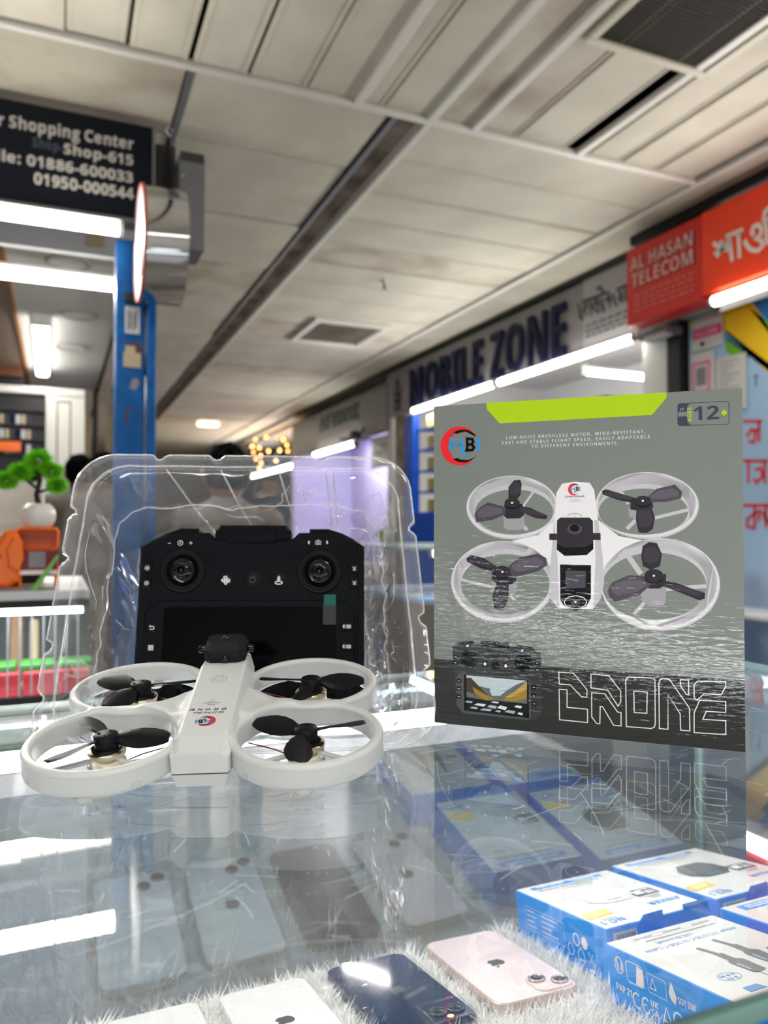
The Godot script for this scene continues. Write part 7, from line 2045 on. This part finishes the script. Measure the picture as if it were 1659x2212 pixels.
# ------------------------------------------------------------------ the drone
func drone() -> void:
	var b := Basis(Vector3.UP, -0.3409) * Basis(Vector3.RIGHT, 0.174) * Basis(Vector3.BACK, 0.0177)
	var t := thing("drone", "white ducted quadcopter drone with black propellers resting on the tray edge", "drone", Transform3D(b, V(0.0895, 1.030, -0.4715)))
	var cs := [Vector2(-0.05555, 0.0381), Vector2(0.05555, 0.0381), Vector2(-0.05555, -0.0381), Vector2(0.05555, -0.0381)]
	var fr := func(p: Vector3) -> float:
		var d := 1e9
		var hole := 1e9
		for c in cs:
			var rho := Vector2(p.x - c.x, p.z - c.y).length()
			var q := Vector2(absf(rho - 0.0408) - 0.0004, absf(p.y + 0.0053) - 0.0046)
			var e := Vector2(maxf(q.x, 0.0), maxf(q.y, 0.0)).length() + minf(maxf(q.x, q.y), 0.0) - 0.0025
			var h := clampf(0.5 + 0.5 * (d - e) / 0.004, 0.0, 1.0)
			d = e if d > 1e8 else lerpf(d, e, h) - 0.004 * h * (1.0 - h)
			hole = minf(hole, rho - 0.0379)
		# web between the ducts and the body
		var wq := V(absf(p.x) - 0.044, absf(p.y + 0.0015) - 0.0022, absf(p.z) - 0.0165)
		var w := V(maxf(wq.x, 0), maxf(wq.y, 0), maxf(wq.z, 0)).length() + minf(maxf(wq.x, maxf(wq.y, wq.z)), 0.0) - 0.0022
		var bq := V(absf(p.x) - 0.0125, absf(p.y + 0.0015) - 0.0045, absf(p.z) - 0.05)
		var bd := V(maxf(bq.x, 0), maxf(bq.y, 0), maxf(bq.z, 0)).length() + minf(maxf(bq.x, maxf(bq.y, bq.z)), 0.0) - 0.003
		var h2 := clampf(0.5 + 0.5 * (w - bd) / 0.010, 0.0, 1.0)
		w = lerpf(w, bd, h2) - 0.010 * h2 * (1.0 - h2)
		w = maxf(w, -hole)
		var h3 := clampf(0.5 + 0.5 * (d - w) / 0.0045, 0.0, 1.0)
		return lerpf(d, w, h3) - 0.0045 * h3 * (1.0 - h3)
	part("duct_frame", surface_net(fr, V(-0.1015, -0.0145, -0.084), V(0.1015, 0.0065, 0.084), 0.0012), M["shell_white"], t)
	# faint parting ledge, clips and feet on the ducts
	for i in 4:
		var c: Vector2 = cs[i]
		var zs := signf(c.y)
		part("parting_ledge", lathe(S(Color.WHITE, 0), at(c.x, 0, c.y), [Vector2(0.0434, -0.0014), Vector2(0.04385, -0.0011), Vector2(0.0434, -0.0008)], 64), M["shell_inner"], t)
		for a in [0.95, 2.35, -0.6, 3.6]:
			part("clip_window", box(S(), Transform3D(Basis(Vector3.UP, -a), V(c.x, -0.0085, c.y)) * at(0.0434, 0, 0), V(0.0009, 0.0032, 0.0058), 0.0003), M["shell_inner"], t)
		part("foot", lathe(S(Color.WHITE, 0), at(c.x, -0.0162, c.y + zs * 0.0395), [Vector2(0, 0), Vector2(0.004, 0.0006), Vector2(0.0058, 0.0046), Vector2(0, 0.0046)], 18), M["shell_inner"], t)
	# body: lower and upper shells meeting at a seam
	var low := []
	var upp := []
	for q in [[0.0625, 0.0128, 0.0148, 0.0005, 0.0122], [0.0605, 0.0134, 0.0156, 0.0012, 0.0124], [0.052, 0.0138, 0.0162, 0.0064, 0.0126], [0.049, 0.0138, 0.0163, 0.0076, 0.0126], [0.03, 0.0138, 0.0164, 0.0097, 0.0128], [0.0, 0.0138, 0.0165, 0.0132, 0.0130], [-0.03, 0.0136, 0.0165, 0.0168, 0.0132], [-0.058, 0.0130, 0.0160, 0.0150, 0.0128], [-0.064, 0.0115, 0.0148, 0.0110, 0.0115]]:
		var z: float = q[0]
		var lo := PackedVector3Array()
		for p in [[-q[1], -0.0182], [q[1], -0.0182], [q[2], -0.0109], [-q[2], -0.0109]]:
			lo.append(V(p[0], p[1], z - (0.0 if p[1] > -0.015 else 0.0015 * signf(z))))
		low.append(lo)
		var up := PackedVector3Array()
		var sh: float = minf(q[3] - 0.0016, -0.001 + maxf(q[3], 0.0) * 0.35)
		for p in [[-q[2], -0.0100], [q[2], -0.0100], [q[2] + 0.0004, sh], [q[4] + 0.0012, q[3] - 0.0012], [q[4] - 0.0006, q[3]], [-q[4] + 0.0006, q[3]], [-q[4] - 0.0012, q[3] - 0.0012], [-q[2] - 0.0004, sh]]:
			up.append(V(p[0], p[1], z))
		upp.append(up)
	part("lower_shell", loft(S(), low), M["shell_white"], t)
	part("upper_shell", loft(S(), upp), M["shell_white"], t)
	part("seam", loft(S(), [PackedVector3Array([V(-0.0145, -0.0112, 0.0621), V(0.0145, -0.0112, 0.0621), V(0.0145, -0.0098, 0.0621), V(-0.0145, -0.0098, 0.0621)]), PackedVector3Array([V(-0.0158, -0.0112, 0.05), V(0.0158, -0.0112, 0.05), V(0.0158, -0.0100, 0.05), V(-0.0158, -0.0100, 0.05)]), PackedVector3Array([V(-0.0143, -0.0112, -0.062), V(0.0143, -0.0112, -0.062), V(0.0143, -0.0100, -0.062), V(-0.0143, -0.0100, -0.062)])]), M["seam"], t)
	# marks on the sloping top: reading from the front of the drone
	var sl := (0.0168 - 0.0097) / 0.06
	var ups := V(0, -sl, 1).normalized()
	var X := func(z: float) -> Transform3D:
		var y := 0.0097 + (0.03 - z) * sl + 0.00012
		return Transform3D(Basis(V(-1, 0, 0), ups, V(-1, 0, 0).cross(ups)), V(0, y, z))
	var lg := S(lin8(214, 20, 46))
	var L: Transform3D = X.call(0.0385)
	var k := 0.000056
	flat(lg, crescent(97, Vector2(20, 0), 80, 62, 305, k), L)
	part_colour(lg, lin8(20, 20, 30))
	flat(lg, crescent2(82, Vector2(15, 0), Vector2(27, 1), 71, 38, 125, k), L * at(0, 0, 0.00003))
	flat(lg, crescent2(82, Vector2(15, 0), Vector2(27, -1), 71, -125, -38, k), L * at(0, 0, 0.00003))
	part_colour(lg, lin8(22, 120, 206))
	stroke(lg, pv([-44, 42, -44, -26], k), 20 * k, L * at(0, 0, 0.00006))
	stroke(lg, pv([8, 37, 8, -20, 16, -40, 30, -44], k), 20 * k, L * at(0, 0, 0.00006))
	stroke(lg, pv([-44, 6, 8, 6], k), 16 * k, L * at(0, 0, 0.00006))
	stroke(lg, pv([95, 42, 95, -25], k), 20 * k, L * at(0, 0, 0.00006))
	part_colour(lg, lin8(20, 20, 30))
	stroke(lg, pv([37, -23, 37, 36, 62, 34, 66, 20, 58, 8, 40, 7], k), 18 * k, L * at(0, 0, 0.00009))
	stroke(lg, pv([58, 8, 70, -6, 63, -20, 26, -22], k), 18 * k, L * at(0, 0, 0.00009))
	part_colour(lg, lin8(40, 42, 60))
	text(lg, "HI-17 Pro Max", (X.call(0.0285) as Transform3D) * at(-0.0085, 0, 0), 0.0021, 0.017, "sansbold", -1, 0.0, 0.2)
	var chars := "DRONE"
	for i in 5:
		text(lg, chars[i], (X.call(0.0248) as Transform3D) * at(-0.0096 + 0.0045 * i, 0, 0), 0.0022, 0.0026, "sansbold", -1, 0.0, 0.2)
	part_colour(lg, lin8(158, 160, 164))
	var li := [[0.0205, 0.0044], [0.0188, 0.0100], [0.0172, 0.0046], [0.0143, 0.0020]]
	for q in li:
		stroke(lg, PackedVector2Array([Vector2(-q[1] * 0.5, 0), Vector2(q[1] * 0.5, 0)]), 0.0006, X.call(q[0]))
	part("top_print", lg, M["print"], t)
	var pw := S()
	var PX: Transform3D = X.call(-0.010)
	stroke(pw, circ(Vector2.ZERO, 0.0048, 0.0044, 30).slice(8, 30) + circ(Vector2.ZERO, 0.0048, 0.0044, 30).slice(0, 7), 0.00035, PX)
	stroke(pw, circ(Vector2.ZERO, 0.0027, 0.0025, 24).slice(7, 24) + circ(Vector2.ZERO, 0.0027, 0.0025, 24).slice(0, 6), 0.0003, PX)
	stroke(pw, pv([0, 0.4, 0, 2.6], 0.001), 0.0003, PX)
	stroke(pw, pv([-1.6, -4.4, -1.6, -6.2], 0.001), 0.0003, PX)
	stroke(pw, pv([1.6, -4.4, 1.6, -6.2], 0.001), 0.0003, PX)
	part("power_mark", pw, M["shell_line"], t)
	# black sensor head at the front
	var hd := part("sensor_head", loft(S(), [oct(0.0126, 0.0085, 0.0155, -0.0335, -0.0575), oct(0.0136, 0.0095, 0.0205, -0.0325, -0.0585), oct(0.0136, 0.0095, 0.0245, -0.0335, -0.058), oct(0.0120, 0.0080, 0.0290, -0.0375, -0.0555)]), M["head_black"], t)
	for s in [-1.0, 1.0]:
		part("side_pin", cyl(S(Color.WHITE, 0), Transform3D(Basis(Vector3.BACK, -s * PI / 2), V(s * 0.0125, 0.0222, -0.0455)), 0.0026, 0.0, 0.0056, 16, 0.0004), M["black_gloss"], hd)
	part("top_lens_ring", lathe(S(Color.WHITE, 0), at(0, 0.0288, -0.0475), [Vector2(0.0042, 0), Vector2(0.0036, 0.0009), Vector2(0.0026, 0.0009), Vector2(0.0024, 0.0004)], 28), M["black_plastic"], hd)
	part("top_lens", lathe(S(Color.WHITE, 0), at(0, 0.0290, -0.0475), [Vector2(0.0025, 0.0004), Vector2(0.0018, 0.0014), Vector2(0.0008, 0.0019), Vector2(0, 0.002)], 24), M["black_gloss"], hd)
	part("rear_lens", lathe(S(Color.WHITE, 0), Transform3D(Basis(Vector3.RIGHT, PI / 2), V(0.0006, 0.0196, -0.0328)), [Vector2(0.0026, 0.0), Vector2(0.0021, 0.0013), Vector2(0.0010, 0.0021), Vector2(0, 0.0023)], 24), M["black_gloss"], hd)
	# camera block under the nose
	part("nose_camera", box(S(), at(0, -0.0085, -0.066), V(0.02, 0.018, 0.008), 0.002), M["black_gloss"], t)
	# arms, motors and propellers
	var az := [[0.0, 132.0, -125.0], [-148.0, -18.0, 98.0], [-150.0, 112.0, -12.0], [-3.0, -166.0, 104.0]]
	var blade := blade_mesh()
	for i in 4:
		var c: Vector2 = cs[i]
		var sx := signf(c.x)
		for a in [0.52 if sx < 0 else PI - 0.52, (2.62 if sx < 0 else PI - 2.62), (-1.6 if sx < 0 else PI + 1.6)]:
			var d := V(cos(a), 0, sin(a))
			part("strut", box(S(), Transform3D(Basis(d, Vector3.UP, d.cross(Vector3.UP)), V(c.x, -0.0108, c.y) + d * 0.0245), V(0.030, 0.0026, 0.0026), 0.0005), M["shell_white"], t)
		var O := at(c.x, 0, c.y)
		var mo := part("motor", cyl(S(Color.WHITE, 0), O, 0.0104, -0.0144, -0.0060, 40, 0.0005), M["motor_gold"], t)
		part("motor_mount", cyl(S(), O, 0.0109, -0.0162, -0.0142, 32, 0.0006), M["shell_white"], mo)
		part("motor_cap", cyl(S(), O, 0.0084, -0.0060, -0.0046, 32, 0.0005), M["black_plastic"], mo)
		part("wire", tube(S(Color.WHITE, 0), [V(c.x - sx * 0.008, -0.0145, c.y), V(c.x - sx * 0.018, -0.0118, c.y - 0.004), V(c.x - sx * 0.034, -0.010, c.y - 0.010)], 0.0004, 6), tintc("wire_red", rgb8(120, 30, 26)) if i != 0 else tintc("wire_blue", rgb8(30, 60, 96)), mo)
		var pr := part("propeller", lathe(S(Color.WHITE, 1), O, [Vector2(0.0064, -0.0047), Vector2(0.0066, 0.0022), Vector2(0.0062, 0.0027), Vector2(0, 0.0029)], 32), M["prop_black"], t)
		if i == 0:
			part("hub_mark", text(S(), "B1", Transform3D(Basis(V(0.97, 0, -0.24), V(-0.24, 0, -0.97), V(0, 1, 0)), V(c.x - 0.0018, 0.00295, c.y + 0.0042)), 0.0022, 0.0036), M["icon_dim"], pr)
		for n in 3:
			var ha: float = deg_to_rad(az[i][n] + 60.0)
			part("hub_pin", cyl(S(), at(c.x + cos(ha) * 0.0042, 0, c.y + sin(ha) * 0.0042), 0.0009, 0.002, 0.0031, 10), M["black_gloss"], pr)
			var ba: float = deg_to_rad(az[i][n])
			var mir := 1.0 if (i == 0 or i == 3) else -1.0
			var R := Transform3D(Basis(Vector3.UP, -ba), V(c.x, -0.0012, c.y)) * Transform3D(Basis(V(1, 0, 0), V(0, 1, 0), V(0, 0, mir)), Vector3.ZERO)
			part("blade", blade if mir > 0.0 else blade_flip, M["prop_black"], pr, Transform3D(Basis(Vector3.UP, -ba), V(c.x, -0.0012, c.y)))

var blade_flip: ArrayMesh

func blade_mesh() -> ArrayMesh:
	var out := []
	for mir in [1.0, -1.0]:
		var rings := []
		for q in [[0.004, 0.0030, 0.0030, 0.5, 0.0009], [0.008, 0.0042, 0.0040, 0.52, 0.0008], [0.013, 0.0062, 0.0062, 0.46, 0.0007], [0.019, 0.0076, 0.0078, 0.38, 0.0006], [0.025, 0.0078, 0.0080, 0.30, 0.0005], [0.030, 0.0066, 0.0072, 0.25, 0.0005], [0.0335, 0.0046, 0.0058, 0.22, 0.0004], [0.0352, 0.0026, 0.0046, 0.20, 0.0003]]:
			var x: float = q[0]
			var ring := PackedVector3Array()
			for a in [[-1.0, 0.0], [-0.6, 0.7], [0.0, 1.0], [0.6, 0.7], [1.0, 0.0], [0.6, -0.5], [0.0, -0.8], [-0.6, -0.5]]:
				var w: float = q[1] if a[0] < 0 else q[2]
				var z: float = a[0] * w
				var y: float = a[1] * q[4] + 0.0009 * (1.0 - a[0] * a[0])
				var cp := cos(q[3])
				var sp := sin(q[3])
				ring.append(V(x, y * cp - z * sp + 0.001, (z * cp + y * sp) * mir))
			rings.append(ring)
		out.append(fin(loft(S(Color.WHITE, 0), rings)))
	blade_flip = out[1]
	return out[0]

func oct(w: float, wi: float, y: float, z0: float, z1: float) -> PackedVector3Array:
	var c := 0.0045
	return PackedVector3Array([V(-wi, y, z0), V(wi, y, z0), V(w, y, z0 - c), V(w, y, z1 + c), V(wi, y, z1), V(-wi, y, z1), V(-w, y, z1 + c), V(-w, y, z0 - c)])

func crescent(R: float, c2: Vector2, r: float, a0: float, a1: float, k: float) -> PackedVector2Array:
	return crescent2(R, Vector2.ZERO, c2, r, -a1, -a0, k)

func crescent2(R: float, c1: Vector2, c2: Vector2, r: float, a0: float, a1: float, k: float) -> PackedVector2Array:
	var p := PackedVector2Array()
	for i in 25:
		var a := deg_to_rad(lerpf(a0, a1, i / 24.0))
		p.append((c1 + Vector2(cos(a), sin(a)) * R) * k)
	for i in 25:
		var a := deg_to_rad(lerpf(a1, a0, i / 24.0))
		p.append((c2 + Vector2(cos(a), sin(a)) * r) * k)
	return p
